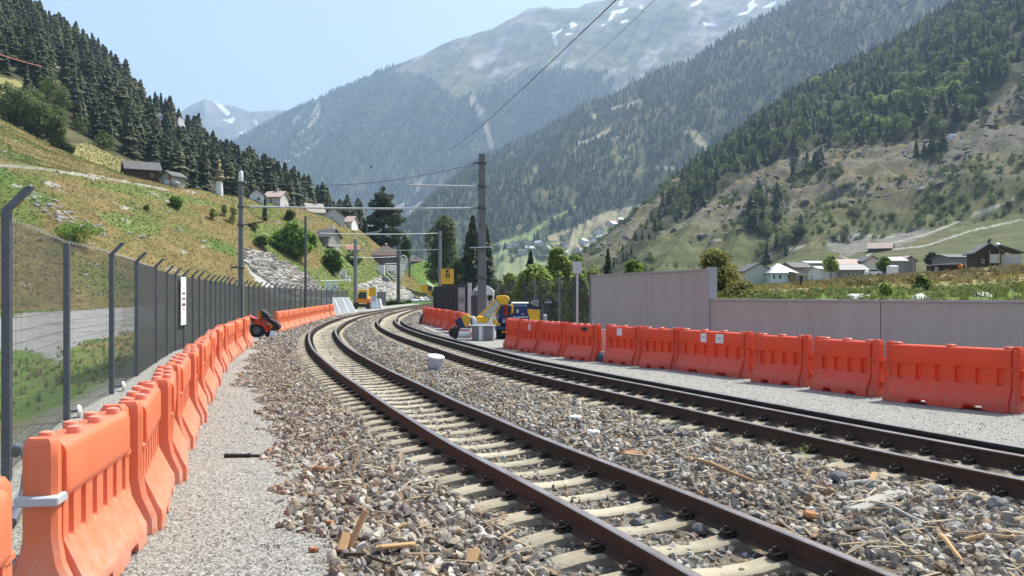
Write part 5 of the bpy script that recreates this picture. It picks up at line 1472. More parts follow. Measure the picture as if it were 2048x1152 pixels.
def excavator():
    X, Z, O, s = frame(725, 112)
    t = thing('excavator', 'small orange wheeled excavator with dark cab window near the rock wall', 'excavator', O)
    P = lambda px, py, y=0: (X(px), y, Z(py))
    for a in (710.5, 736):
        mb = MB(); mb.lathe(P(a - 4.6, 613.5, 0), [(.12, 0), (.26, .03), (.29, .1), (.29, .45), (.26, .55), (.12, .58)], 16, 'X')
        w = mb.build('wheel', M['black'], t)
    mb = MB(); mb.bbox(((X(706) + X(740)) / 2, .9, Z(611)), (X(735) - X(712), 2.0, .34), .06); mb.bbox(P(712, 607, .3), (.5, .6, .22), .05); mb.bbox(P(737, 607.5, .3), (.45, .6, .2), .05); mb.build('chassis', M['black'], t)
    mb = MB(); mb.prism([P(712, 605, 0), P(734, 607, 0), P(741, 603, 0), P(741, 599, 0), P(735, 597, 0), P(713, 597, 0), P(711, 600, 0)], (0, 1.9, 0)); mb.build('body', M['orangepaint'], t, smooth=0)
    mb = MB(); mb.prism([P(714, 597.2, .1), P(736, 597.2, .1), P(736.5, 582, .1), P(733, 580.5, .1), P(720, 580, .1), P(716.5, 583, .1)], (0, 1.6, 0)); c = mb.build('cab', M['yellow'], t, smooth=0)
    mb = MB(); mb.prism([P(715.5, 596.5, .06), P(732, 597, .06), P(733, 588, .06), P(730.5, 584.5, .06), P(720, 584.2, .06), P(717, 589, .06)], (0, .05, 0)); w = mb.build('windscreen', M['black'], c, smooth=0)
    mb = MB(); mb.prism([P(718.5, 595.5, .03), P(731, 596, .03), P(731.5, 588.5, .03), P(729, 585.5, .03), P(721, 585.2, .03)], (0, .03, 0)); o = mb.build('pane', M['glass'], c, smooth=0)
    mb = MB(); mb.bbox(P(726, 580.3, .8), (X(736) - X(717), 1.5, .14), .04); mb.build('roof', M['yellow'], t)
    mb = MB(); mb.bbox(P(734.3, 590, .05), (.11, .1, .9), .02); mb.build('pillar', M['white'], t)
    mb = MB(); mb.tube([P(711, 600, .1), P(708, 603, -.1), P(710, 607, -.2)], .06, 6); mb.build('mirror_arm', M['darkpole'], t)
excavator()

# ---------------------------------------------------------------- signs
def signs():
    s = 118 / F
    c = at(894.5, 553, 117.6); t = thing('warning_sign', 'big square yellow sign with a black figure fixed to the right mast', 'sign', c)
    MB().bbox((0, 0, 0), (26 * s, .06, 30 * s), .02).build('plate', M['signyellow'], t, smooth=0)
    mb = MB(); q = lambda a, b: Vector(((a - 894.5) * s, -.045, (553 - b) * s))
    mb.tube([q(891.5, 540.5), q(898, 540.5)], .07, 4); mb.tube([q(892.5, 542.5), q(897, 542)], .08, 4)
    mb.tube([q(894.5, 543.5), q(893, 547), q(892.8, 552), q(893.5, 556)], [.05, .09, .12, .05], 5)
    mb.tube([q(895, 543.5), q(898, 547), q(899.3, 551), q(898.5, 556.5)], .06, 5); mb.tube([q(896, 550), q(897.5, 554)], .05, 4)
    mb.build('figure', M['black'], t)
    mb = MB()
    for k in range(5): mb.box(((890 + 2.2 * k - 894.5) * s, -.035, (553 - 559.5 - .6 * (k % 2)) * s), (1.2 * s, .01, 1.0 * s))
    mb.build('small_print', M['oldwood'], t, smooth=0)
    s = 108 / F
    c = at(744.5, 583.5, 108); t = thing('warning_sign', 'small plain yellow sign on a stand right of the orange excavator', 'sign', c)
    MB().bbox((0, 0, 0), (13.5 * s, .05, 17 * s), .02).build('plate', M['signyellow'], t, smooth=0)
    MB().bbox((.05, .04, 0), (14.6 * s, .03, 18 * s), .02).build('frame', M['white'], t, smooth=0)
    mb = MB(); mb.bbox((.1, .05, -14.5 * s), (10 * s, .04, 11 * s), .01); mb.build('back_board', M['lightgrey'], t, smooth=0)
    mb = MB(); mb.bar((.4, .08, -25.5 * s), (.4, .08, 9 * s), .04); mb.build('post', M['lightgrey'], t)
    # two white information boards behind the fence
    for px, lab, pr in ((657.5, 'plain white board on a post behind the far fence', False), (670.8, 'white board with a small blue mark behind the far fence', True)):
        Y = 96; s = Y / F; c = at(px, 573, Y); t = thing('information_board', lab, 'sign', c)
        MB().bbox((0, 0, 0), (9 * s, .05, 18 * s), .01).build('plate', M['white'], t, smooth=0)
        MB().bar((-5.2 * s, .05, -c.z), (-5.2 * s, .05, 9 * s), .05).build('post', M['lightgrey'], t)
        if pr:
            mb = MB(); mb.box((0, -.03, -.04), (.07, .01, .36)); mb.box((0, -.03, .08), (.26, .01, .07)); mb.box((-.04, -.03, -.14), (.2, .01, .05)); mb.build('mark', mat('violet_ink', (.22, .2, .5)), t, smooth=0)
    A, B = at(640, 562, 100), at(702, 560, 104)
    tag(MB().tube([A, B], .06, 6).build('rail_bar', M['lightgrey']), 'long pale horizontal bar above the two white boards', 'bar')
    for px in (635.5, 650.5):
        c = at(px, 560, 99); tag(MB().tube([(c.x, c.y, 0), (c.x, c.y, c.z + (1.0 if px > 640 else 0))], .05, 6).build('stake', M['white']), 'thin white stake %s behind the far fence' % ('under the end of the pale bar' if px > 640 else 'at the foot of the rock slope'), 'stake')
    # speed board right
    s = 29.2 / F; c = at(1154.5, 535, 29.2)
    t = thing('track_sign', 'white rounded sign board on a thin pole before the concrete wall', 'sign', c)
    MB().bbox((0, 0, 0), (18 * s, .03, 24 * s), .045).build('plate', mat('dull_white_plate', (.56, .57, .58), (.48, .49, .5), 6, .5), t, smooth=0)
    mb = MB(); mb.box((0, -.02, .06), (.015, .004, .1)); mb.box((.02, -.02, -.03), (.03, .004, .012)); mb.build('faint_mark', M['lightgrey'], t, smooth=0)
    MB().bar((0, .03, -c.z), (0, .03, -.16), .035).build('post', M['lightgrey'], t)
    # name board
    s = 35 / F; c = at(1097, 603.5, 35)
    t = thing('name_board', 'small black name board with white letters on the wire fence', 'sign', c)
    MB().bbox((0, 0, 0), (23 * s, .03, 10 * s), .006).build('plate', M['black'], t, smooth=0)
    lettering('sassar', 6.6 * s, (0, -.018, -.012), M['white'], t)
    MB().box((0, -.018, 3.0 * s), (11 * s, .004, .5 * s)).build('line', M['lightgrey'], t, smooth=0)
    MB().bar((-11.5 * s, .03, -c.z), (-11.5 * s, .03, 5 * s), .03).build('post', M['darkpole'], t)
signs()

# ---------------------------------------------------------------- things lying about
def bedz(x, y): return float(bed_height(np.array([x]), np.array([y]))[0][0])
M['rust'] = mat('rusty_scrap', (.38, .17, .06), (.22, .10, .045), 25, .9)
def loose():
    p = gp(869, 742, .12); t = thing('bucket', 'white plastic bucket half sunk in the ballast between the tracks', 'bucket', (p.x, p.y, bedz(p.x, p.y) + .03), R(-15))
    t.rotation_euler = (R(7), R(9), R(-15)); t.scale = (.9, .9, .92)
    MB().lathe((0, 0, 0), [(.16, -.08), (.165, .0), (.20, .30), (.203, .31), (.17, .312)], 20).build('pail', mat('grey_white_plastic', (.50, .53, .58), (.44, .47, .52), 4, .45, dirt=(.3, .27, .23)), t)
    MB().lathe((0, 0, 0), [(.20, .305), (.215, .31), (.215, .345), (.20, .36), (.05, .363)], 20).build('lid', M['white'], t)
    MB().tube([(-.2, 0, .24), (-.19, -.13, .12), (-.05, -.21, .07), (.08, -.2, .09), (.2, 0, .24)], .006, 5).build('handle', M['darkpole'], t)
    p = gp(500, 916); t = thing('rod', 'dark jointed plastic rod lying across the gravel path', 'rod', p, R(4))
    Lr = 100 * p.y / F
    mb = MB(); mb.bar((-Lr / 2, 0, .03), (-.02, 0, .028), .026, .022); mb.build('rod', M['black'], t)
    mb = MB(); mb.bar((-.04, 0, .028), (Lr / 2, 0, .022), .017, .014); mb.lathe((-.03, 0, .028), [(.02, 0), (.03, .005), (.03, .035), (.02, .04)], 10, 'X'); mb.build('joint', M['black'], t)
    sticks = [(612, 931, 672, 942, 'long thin brown wood strip on the left ballast edge', .02, 'wood'), (697, 1090, 732, 1020, 'pale split board standing out of the left ballast', .03, 'wood'), (683, 1093, 694, 1066, 'short pale block of wood beside the split board', .035, 'wood'),
              (752, 1093, 830, 1088, 'broad brown slat lying left of the first sleepers', .035, 'wood'), (690, 1100, 800, 1130, 'long dark twig in the left ballast foreground', .014, 'oldwood'), (940, 1120, 950, 1098, 'small pale wood stub near the left rail', .04, 'wood'),
              (706, 945, 720, 905, 'slim pale stick leaning in the left ballast', .014, 'wood'), (1376, 928, 1520, 985, 'long tan stick between the two tracks', .022, 'wood'), (1742, 975, 1750, 945, 'upright tan stake in the ballast between the tracks', .03, 'wood'),
              (1700, 1035, 1800, 1000, 'flat grey board lying in the right ballast', .075, 'greywood'), (1750, 1022, 1860, 1068, 'long pale bent cane in the right ballast', .018, 'greywood'), (1930, 1095, 2048, 1102, 'tan cane running out of the right picture edge', .018, 'wood'),
              (1880, 1085, 1925, 1140, 'tan cane slanting in the lower right corner', .02, 'wood'), (1615, 980, 1622, 935, 'thin pale stick upright in the middle ballast', .010, 'wood'), (1640, 1070, 1740, 1072, 'dark flat strip beside the right rail in the foreground', .03, 'oldwood'), (1690, 980, 1830, 972, 'long grey strip across the right ballast', .016, 'greywood')]
    for a, b, c, d, lab, r, m in sticks:
        A, B = gp(a, b, .10 if a > 800 else .07), gp(c, d, .10 if c > 800 else .07)
        if abs(c - a) < 40 and b - d > 20:
            B = at(c, d, A.y + .12)
        A.z = bedz(A.x, A.y) + .03; B.z = max(B.z, bedz(B.x, B.y) + .05)
        dd = B - A; mb = MB(); L = dd.length
        if r < .024:
            mb.tube([A, A + dd * .35 + Vector((0, .02, .02)), A + dd * .7, B], [r, r * .9, r * .8, r * .5], 6)
            o = mb.build('stick', M[m])
        else:
            t = MB().bbox((0, 0, 0), (L, r * 2, r * .7), r * .18)
            o = t.build('board', M[m], smooth=0); o.location = (A + B) / 2; o.rotation_euler = dd.to_track_quat('X', 'Z').to_euler()
        tag(o, lab, 'stick' if r < .024 else 'board')
    def slab(px, py, w, d, h, m, lab, cat, rz=.3, rx=.1, z=.15):
        p = gp(px, py, z); p.z = bedz(p.x, p.y) + h / 2 + .03
        mb = MB(); n = 6; rr = random.Random(px)
        top = []
        for k in range(n):
            a = 2 * math.pi * k / n + rr.uniform(-.25, .25); top.append(Vector((math.cos(a) * w / 2 * rr.uniform(.8, 1.1), math.sin(a) * d / 2 * rr.uniform(.8, 1.1), 0)))
        mb.loft([[v * .9 + Vector((0, 0, -h / 2)) for v in top], [v * 1.0 + Vector((0, 0, 0)) for v in top], [v * .8 + Vector((0, 0, h / 2)) for v in top]])
        o = mb.build(cat.replace(' ', '_'), m, smooth=20); o.location = p; o.rotation_euler = (rx, rx * .5, rz); tag(o, lab, cat)
    slab(1187, 866, .19, .14, .03, M['white'], 'bright white broken tile on the middle ballast', 'tile', .4, .15)
    slab(1153, 837, .30, .14, .03, M['lightgrey'], 'grey pointed slate behind the white tile', 'slate', .1, .2)
    slab(1338, 862, .24, .2, .05, M['slate'], 'dark blue grey slab leaning in the middle ballast', 'slab', .9, -.35)
    slab(1360, 872, .16, .18, .06, M['darkpole'], 'dark square slab beside the blue grey slab', 'slab', .6, -.3)
    slab(1265, 913, .26, .15, .03, M['rust'], 'rusty orange scrap in the ballast by the right rail', 'scrap', .2, .1)
    slab(1620, 1030, .16, .12, .04, M['rust'], 'rust coloured crumpled scrap in the foreground ballast', 'scrap', .6, .2)
    slab(660, 1045, .10, .05, .03, M['rust'], 'small rusty chip at the left ballast foot', 'chip', .3, .1, .02)
    slab(628, 1098, .09, .05, .03, M['rust'], 'tiny rusty shard nearest the lower left ballast', 'chip', .1, .1, .02)
    # grey stone blocks: a few big ones as things
    for px, py, r, lab in ((1680, 972, .09, 'largest dark angular stone in the right ballast'), (1995, 1030, .09, 'pale wedge shaped stone at the right edge'), (1275, 1038, .07, 'dark stone lying between two near sleepers'), (1400, 1053, .075, 'dark stone beside the inner end of a near sleeper')):
        p = gp(px, py, .1); o = link(bpy.data.objects.new('stone', stone_mesh(px, mat('dark_stone', (.15, .15, .155), (.09, .09, .095), 20, .85), .85, 2)))
        o.scale = (r, r, r); o.location = (p.x, p.y, bedz(p.x, p.y) + r * .5); o.rotation_euler = (.4, .2, px); tag(o, lab, 'stone')
    # blue bag between two barriers
    X, Z, O, s = frame(1203, 24.8, 718); O.z = 0
    t = thing('bag', 'blue grey tied bag on the ground in the gap between two barriers', 'bag', O)
    mb = MB(); mb.sphere((0, -.1, .12), (.125, .13, .13), 14, 9); mb.sphere((.03, -.08, .245), (.05, .05, .04), 8, 5); mb.build('sack', mat('blue_grey_fabric', (.07, .14, .18), (.05, .10, .13), 12, .8, bmp=.4, bscale=14, bdist=.03), t)
    mb = MB(); mb.tube([(-.06, -.12, .24), (.0, -.16, .27), (.07, -.1, .25)], .015, 6); mb.build('tie', M['lightgrey'], t)
    o = MB().bbox((0, 0, .42), (.55, .03, .85), .01).build('white_board', M['concrete']); o.location = ((1206 - 1024) * 25.6 / F, 25.9, 0); o.rotation_euler = (0, 0, R(-60)); tag(o, 'grey white board standing behind the blue bag', 'board')
    # low kerb block by the bend
    p = gp(840, 647); t = thing('rubble_post', 'dark broken post leaning by the bend of the right track', 'post', p)
    MB().tube([(0, 0, 0), (.05, 0, .25), (.16, .1, .55)], [.12, .1, .07], 6).build('stump', M['darkpole'], t)
loose()
def litter_mass():
    rng = np_rng(31)
    mb = MB()
    mb.tube([(-.5, 0, 0), (-.1, .03, .02), (.25, .0, .03), (.5, .05, 0)], [.012, .016, .014, .006], 5)
    M['straw'] = instance_cols('dry_cane', [(0, (.40, .31, .19)), (.4, (.30, .21, .12)), (.7, (.44, .38, .28)), (1, (.20, .12, .07))], .85, 8)
    a = proto('cane', mb.mesh('cane', M['straw'], 40))
    mb = MB(); mb.bbox((0, 0, 0), (1, .14, .05), .02); b = proto('splinter', mb.mesh('splinter', M['straw'], 0))
    pts, rot, sc = [], [], []
    n = 4600
    Y = 4.2 + 22 * rng.random(n) ** 1.5; f = rng.random(n)
    x1, x2 = xof(S1, Y), xof(S2, Y)
    X = np.where(rng.random(n) < .62, x1 + .8 + (x2 - x1 - 1.7) * f, x1 - 2.1 + 1.2 * f)
    h, d1, d2 = bed_height(X, Y)
    k = .06 + .24 * rng.random(n) ** 2.2
    px = 1024 + F * X / Y
    corner = (px > 1500) & (Y < 9)
    keep = (px > -20) & (px < 2080) & (corner | (rng.random(n) < .55))
    rt = np.stack([rng.uniform(-.3, .3, n), rng.uniform(-.35, .25, n), rng.uniform(0, 6.28, n)], 1)
    s3 = np.stack([k, k * .7, k * .7], 1)
    scatter('dry_litter', np.stack([X, Y, h + .06], 1)[keep], [a, b], 'dry canes and wood splinters strewn over the ballast', rng, 0, 0, scl=s3[keep], rot=rt[keep])
litter_mass()
# ---------------------------------------------------------------- houses and small structures
def house(name, label, loc, w, d, h, rise, wm, rm, ridge='x', rz=0.0, over=.35, wins=(), door=None, chimney=None, hip=False, base=None, group=None, cat='house', th=.16, gable_m=None):
    t = thing(name, label, cat, loc, rz, group)
    mb = MB()
    if hip: mb.box((0, d / 2, h / 2 - .4), (w, d, h + .8))
    elif ridge == 'x': mb.prism([(-w / 2, 0, -.8), (-w / 2, d, -.8), (-w / 2, d, h), (-w / 2, d / 2, h + rise), (-w / 2, 0, h)], (w, 0, 0))
    else: mb.prism([(-w / 2, 0, -.8), (w / 2, 0, -.8), (w / 2, 0, h), (0, 0, h + rise), (-w / 2, 0, h)], (0, d, 0))
    mb.build('wall', wm, t, smooth=0)
    mb = MB(); o = over
    if hip:
        r = min(d, w) / 2 * .9; q = max(w / 2 - r, .05)
        e = [(-w / 2 - o, -o, h), (w / 2 + o, -o, h), (w / 2 + o, d + o, h), (-w / 2 - o, d + o, h)]
        v = e + [(-q, d / 2, h + rise), (q, d / 2, h + rise)] + [(a, b, c - .12) for a, b, c in e]
        mb.add(v, [(0, 1, 5, 4), (1, 2, 5), (2, 3, 4, 5), (3, 0, 4), (7, 6, 9, 8), (0, 6, 7, 1), (1, 7, 8, 2), (2, 8, 9, 3), (3, 9, 6, 0)])
    elif ridge == 'x':
        k = rise / (d / 2); y0, z0 = -o, h - o * k
        for a in ([(-w / 2 - o, y0, z0 + .02), (-w / 2 - o, d / 2, h + rise + .02)], [(-w / 2 - o, d / 2, h + rise + .02), (-w / 2 - o, d + o, z0 + .02)]):
            (x, ya, za), (_, yb, zb) = a
            mb.prism([(x, ya, za), (x, yb, zb), (x, yb, zb + th), (x, ya, za + th)], (w + 2 * o, 0, 0))
    else:
        k = rise / (w / 2); x0, z0 = -w / 2 - o, h - o * k
        for (xa, za), (xb, zb) in (((x0, z0), (0, h + rise)), ((0, h + rise), (-x0, z0))):
            mb.prism([(xa, -o, za + .02), (xb, -o, zb + .02), (xb, -o, zb + th + .02), (xa, -o, za + th + .02)], (0, d + 2 * o, 0))
    rf = mb.build('roof', rm, t, smooth=0)
    if base is not None: MB().box((0, d / 2, -.1), (w + .1, d + .1, base * 2 + .2)).build('base', M['whitewash'], t, smooth=0)
    for wi in wins:
        x, z, ww, hh = wi[:4]
        f = MB().box((x, -.02, z), (ww, .08, hh)).build('window', M['white'] if len(wi) < 5 else wi[4], t, smooth=0)
        MB().box((x, -.065, z), (ww * .78, .02, hh * .8)).build('pane', M['glass'], f, smooth=0)
    if door: MB().box((door[0], -.03, door[2] / 2), (door[1], .08, door[2])).build('door', M['oldwood'], t, smooth=0)
    if chimney: MB().box((chimney[0], d / 2, h + rise + .2), (.5, .5, 1.2)).build('chimney', M['stonewall'], rf, smooth=0)
    return t
def houses_left():
    L = TF.hit(288, 353); s = L.y / F; L.z -= .2
    c = house('chalet', 'dark wooden chalet with low slate roof on the grassy ridge', L, 60 * s, 4.6, 2.2, 1.5, M['oldwood'], M['slate'], 'x', R(30), .55, wins=((1.7, 1.1, .7, .8, M['wood']),), cat='chalet')
    mb = MB(); mb.box((66 * s / 2 + .03, 2.3, 1.5), (.08, 1.9, 1.3)); o = mb.build('window_frame', M['wood'], c, smooth=0); MB().box((66 * s / 2 + .06, 2.3, 1.5), (.06, .9, .9)).build('pane', M['glass'], o, smooth=0)
    L = TF.hit(333, 366); s = L.y / F; L.z -= .2
    c = house('shed', 'small shed with dark roof and white washed front beside the dark chalet', L, 2.5, 3.4, 2.0, .75, M['greywood'], M['slate'], 'y', R(-22), .5, cat='shed')
    MB().box((.1, -.03, .55), (1.0, .06, 1.3)).build('white_front', M['whitewash'], c, smooth=0); MB().box((.75, -.03, 1.6), (.6, .06, 1.0)).build('shutter', M['redroof'], c, smooth=0)
    o = link(bpy.data.objects.new('rock', stone_mesh(3, M['stonewall'], .9, 2))); p = TF.hit(352, 372); o.location = p; o.scale = (1.2, 1.2, 1.3); tag(o, 'pale boulder at the right of the small shed', 'rock')
    # column monument
    p = TF.hit(438.5, 389); s = p.y / F; Z = lambda py: (390 - py) * s
    t = thing('column_monument', 'white round column with bronze gallery and gilded spire on the ridge', 'monument', p)
    MB().lathe((0, 0, 0), [(.60, -.5), (.60, Z(385)), (.50, Z(363))], 16).build('shaft', M['whitewash'], t)
    MB().lathe((0, 0, 0), [(.5, Z(364)), (.86, Z(360)), (.92, Z(356)), (.7, Z(353)), (.74, Z(350)), (.6, Z(349)), (.55, Z(346)), (.75, Z(344.5)), (.7, Z(342)), (.3, Z(341))], 16).build('gallery', mat('bronze_stone', (.22, .17, .10), (.15, .11, .06), 5, .7), t)
    MB().lathe((0, 0, 0), [(.26, Z(342)), (.18, Z(334)), (.30, Z(332)), (.14, Z(329)), (.12, Z(325)), (.22, Z(323)), (.05, Z(319)), (.02, Z(316.5))], 12).build('spire', mat('gilded_metal', (.45, .33, .13), (.3, .22, .09), 8, .45, .4), t)
    L = TF.hit(512, 402); s = L.y / F; L.z -= .3
    house('house', 'white house with dark gable roof on the ridge behind the near mast', L, 28 * s, 4, 1.4, 1.0, M['whitewash'], M['slate'], 'y', R(12), .3, wins=((.3, .7, .7, .6),), chimney=(0,))
    L = TF.hit(545, 408); s = L.y / F; L.z -= .3
    house('house', 'grey house with faded pink roof right of the white ridge house', L, 33 * s, 4, 1.6, 1.1, M['concrete'], M['pinkroof'], 'x', R(-8), .3, wins=((-.2, .9, .3, 1.1),), chimney=(.1,))
    L = TF.hit(632, 428); s = L.y / F; L.z -= .5
    house('house', 'beige roofed cottage sunk behind the ridge left of the grey gable', L, 34 * s, 4, .9, 1.9, M['plaster'], mat('beige_roof', (.36, .31, .25), (.3, .25, .2), 4, .85), 'x', R(30), .3, chimney=(.5,))
    L = TF.hit(668, 440); s = L.y / F; L.z -= .6
    house('house', 'grey gabled house with brown verge on the skyline ridge', L, 44 * s, 4, 1.4, 1.6, M['concrete'], M['brownroof'], 'y', R(20), .35, wins=((-.5, 1.0, .5, .5),))
    L = TF.hit(692, 446); s = L.y / F; L.z -= .6
    house('house', 'small pale roofed house at the lower end of the skyline row', L, 26 * s, 4, .9, 1.2, M['whitewash'], M['pinkroof'], 'x', R(-10), .3)
    L = TF.hit(642, 482); s = L.y / F; L.z -= .2
    house('shed', 'grey shed with black roof below the skyline houses', L, 34 * s, 3.6, 1.1, 1.3, M['greywood'], M['slate'], 'x', R(-24), .4, cat='shed')
    L = TF.hit(665, 474); s = L.y / F
    MB().box((0, 0, .8), (.95, .5, 2.4)).box((0, -.02, 2.1), (.7, .6, .3)).build('wayside_shrine', M['whitewash'], None, smooth=0).location = L; tag(bpy.data.objects['wayside_shrine'], 'slim white wayside shrine next to the grey shed', 'shrine')
    for px, py, r in ((652, 482, .5), (660, 492, .6), (664, 500, .5)):
        o = link(bpy.data.objects.new('rock', stone_mesh(px, M['whitewash'], .8, 2))); o.location = TF.hit(px, py); o.scale = (r, r, r * 1.2); tag(o, 'white stone block below the wayside shrine, %s of three' % {652: 'uppermost', 660: 'middle', 664: 'lowest'}[px], 'rock')
    L = TF.hit(702, 506); s = L.y / F; L.z -= .2
    house('hut', 'low hut with rust red roof on the grassy slope', L, 30 * s, 3.5, .75, .8, M['oldwood'], M['redroof'], 'x', R(10), .3, cat='hut')
    L = TF.hit(768, 536); s = L.y / F
    c = house('chalet', 'brown hip roofed timber chalet on a white base below the big dark tree', L, 48 * s, 5.5, 2.6, 2.4, M['oldwood'], M['brownroof'], 'x', R(4), .75, base=.45, hip=True, wins=((1.9, 1.9, .5, .8),), cat='chalet')
    MB().box((.3, -.25, 1.3), (40 * s, .2, 1.5)).build('balcony', mat('weathered_boards', (.17, .14, .12), (.12, .1, .085), 10, .9, stretch=(12, 1, 1)), c, smooth=0)
    MB().bbox((.1, 2.7, 5.15), (.5, .5, .35), .1).build('roof_cap', M['lightgrey'], c)
    L = at(834, 536, 254); s = L.y / F
    house('hut', 'small brown roofed hut with a white door panel on the green mound', L, 24 * s, 3.5, 1.8, 1.3, M['oldwood'], M['brownroof'], 'x', R(-6), .4, wins=((-.4, .7, 1.1, 1.3),), hip=True, cat='hut')
    # white lattice frame below the chalet
    c = TF.hit(793, 566); Y = c.y; s = Y / F
    t = thing('lattice_frame', 'white tapering lattice frame standing under the timber chalet', 'frame', c)
    q = lambda a, b, y=0: Vector(((a - 793) * s, y, (567 - b) * s))
    ol = [(771, 529), (797, 528), (800, 515), (806, 512), (812, 514), (814.5, 520), (813, 532), (808, 546), (800, 563), (795, 565), (786, 558), (777, 549), (772, 540)]
    mb = MB(); mb.tube([q(a, b) for a, b in ol + ol[:1]], .09, 5); mb.build('rim', M['white'], t)
    rr = random.Random(4); mb = MB()
    for yy_ in (0, .6):
        for b in (533, 538, 543, 548, 553, 558):
            xs = [a for a in np.linspace(770, 815, 91) if inpoly(np.array([a]), np.array([b + .0]), ol)[0]]
            if len(xs) > 3: mb.tube([q(xs[0], b, yy_), q(xs[len(xs) // 2], b + rr.uniform(-2, 2), yy_), q(xs[-1], b + rr.uniform(-1, 1), yy_)], .055, 4)
        for k in range(15):
            a = rr.uniform(774, 812); b0, b1 = rr.uniform(530, 545), rr.uniform(540, 560)
            a2 = a + rr.uniform(-9, 7)
            if inpoly(np.array([a, a2]), np.array([b0, b1]), ol).all(): mb.tube([q(a, b0, yy_), q((a + a2) / 2 + rr.uniform(-1, 1), (b0 + b1) / 2, yy_), q(a2, b1, yy_)], .06, 4)
    for a in (803, 808, 812): mb.tube([q(a, 516), q(a - 2, 530), q(a - 6, 547)], .06, 4)
    for b in (519, 523, 527, 531, 536, 541): mb.tube([q(802, b), q(813.5, b + .5)], .05, 4)
    for a, b in ol: mb.bar(q(a, b), q(a, b, .6), .05, n=4)
    mb.build('strut', M['white'], t, kind='stuff')
    o = MB().box((0, .4, 0), (13 * s, .8, 20 * s)).build('white_cube', M['whitewash'], None, smooth=0); o.location = TF.hit(761.5, 548) + Vector((0, -.5, .8)); tag(o, 'plain white box structure left of the lattice frame', 'structure')
    t = thing('loudspeaker_horn', 'dark round horn shape above the rock wall by the lattice frame', 'horn', TF.hit(770, 568)); s = t.location.y / F
    mb = MB(); mb.lathe((0, 0, 8 * s), [(2.0 * s, 0), (7 * s, .2), (8.5 * s, .5), (8 * s, .9)], 14, 'Y'); mb.box((0, .4, 3 * s), (10 * s, .6, 10 * s)); mb.build('horn', M['post'], t)
    mb = MB(); mb.bar((-14 * s, .3, 7 * s), (0, .3, 8 * s), .1, n=6); mb.build('arm', M['darkpole'], t)
    # leaning white slabs
    Y = 86; s = Y / F
    for k, (a, b, c_, d_) in enumerate(((644, 668, 655, 681), (669, 684, 680, 699), (685, 696, 699, 713))):
        y0 = Y + k * 3; s = y0 / F
        t0, t1, b1, b0 = at(a, 594.5, y0 + 1), at(b, 594.5, y0 + 1), at(d_, 588 + F * H / y0 - k * .4, y0), at(c_ - (8 if k == 0 else 0), 588 + F * H / y0, y0)
        b0.z = b1.z = -.05
        mb = MB(); mb.prism([b0, b1, t1, t0], (0, .22, 0)); o = mb.build('concrete_slab', M['white'], None, smooth=0); tag(o, ['left', 'middle', 'right'][k] + ' of the three white concrete slabs leaning beside the excavator', 'slab', 'white slabs by the excavator')
    for k, (a, w, b, h) in enumerate(((676, 7, 549, 15), (687, 10, 557, 20), (698, 6, 561, 11))):
        p = TF.hit(a, b); s = p.y / F
        mb = MB(); mb.prism([(-w / 2 * s, 0, -.4), (w / 2 * s, 0, -.4), (w / 2 * s, 0, h * s * .8), (-w / 2 * s, 0, h * s)], (0, .3, 0)); o = mb.build('white_slab', M['white'], None, smooth=0); o.location = p; tag(o, ['tall left', 'broad middle', 'short right'][k] + ' white slab standing on the grass above the rock wall', 'slab', 'white slabs on the grass')
    o = MB().prism([(-.75, 0, 0), (.75, 0, 0), (.45, .3, 1.25), (-.45, .3, 1.25)], (0, .8, 0)).build('concrete_block', M['white'], None, smooth=0); o.location = at(752, 617, 112); o.location.z = 0; tag(o, 'white wedge shaped concrete block right of the excavator', 'block')
    s = 128 / F; c = at(763, 597, 128); t = thing('sheet_fence', 'short grey corrugated fence piece before the rock wall', 'fence', (c.x, c.y, 0))
    for k in range(4): MB().bbox(((k - 1.5) * 4.6 * s, .04 * (k % 2), c.z), (4.5 * s, .06, 1.9 * 1), .01).build('panel', M['grey'], t, smooth=0)
    # yellow huts by the pale road
    for px, py, w, h, Y, lab in ((850, 583, 27, 15, 176, 'yellow hut with a white sloping awning beside the pale road'), (862, 591, 13, 12, 168, 'smaller yellow hut in front by the pale road')):
        s = Y / F; L = at(px, py + 2, Y)
        t = thing('yellow_hut', lab, 'hut', L)
        MB().box((-2 * s, .8, h * s / 2), (w * s * .55, 1.6, h * s)).build('wall', M['signyellow'], t, smooth=0)
        MB().box((w * s * .33, .9, h * s / 2 - .1), (w * s * .3, 1.5, h * s - .2)).build('side_wall', M['oldwood'], t, smooth=0)
        mb = MB(); mb.prism([(-w * s * .45, -.4, h * s + .05), (w * s * .15, -.4, h * s + .35), (w * s * .75, -.4, h * s * .6), (w * s * .75, -.4, h * s * .6 + .1), (w * s * .15, -.4, h * s + .5), (-w * s * .45, -.4, h * s + .15)], (0, 2.4, 0)); mb.build('roof', M['white'] if w > 20 else M['brownroof'], t, smooth=0)
houses_left()
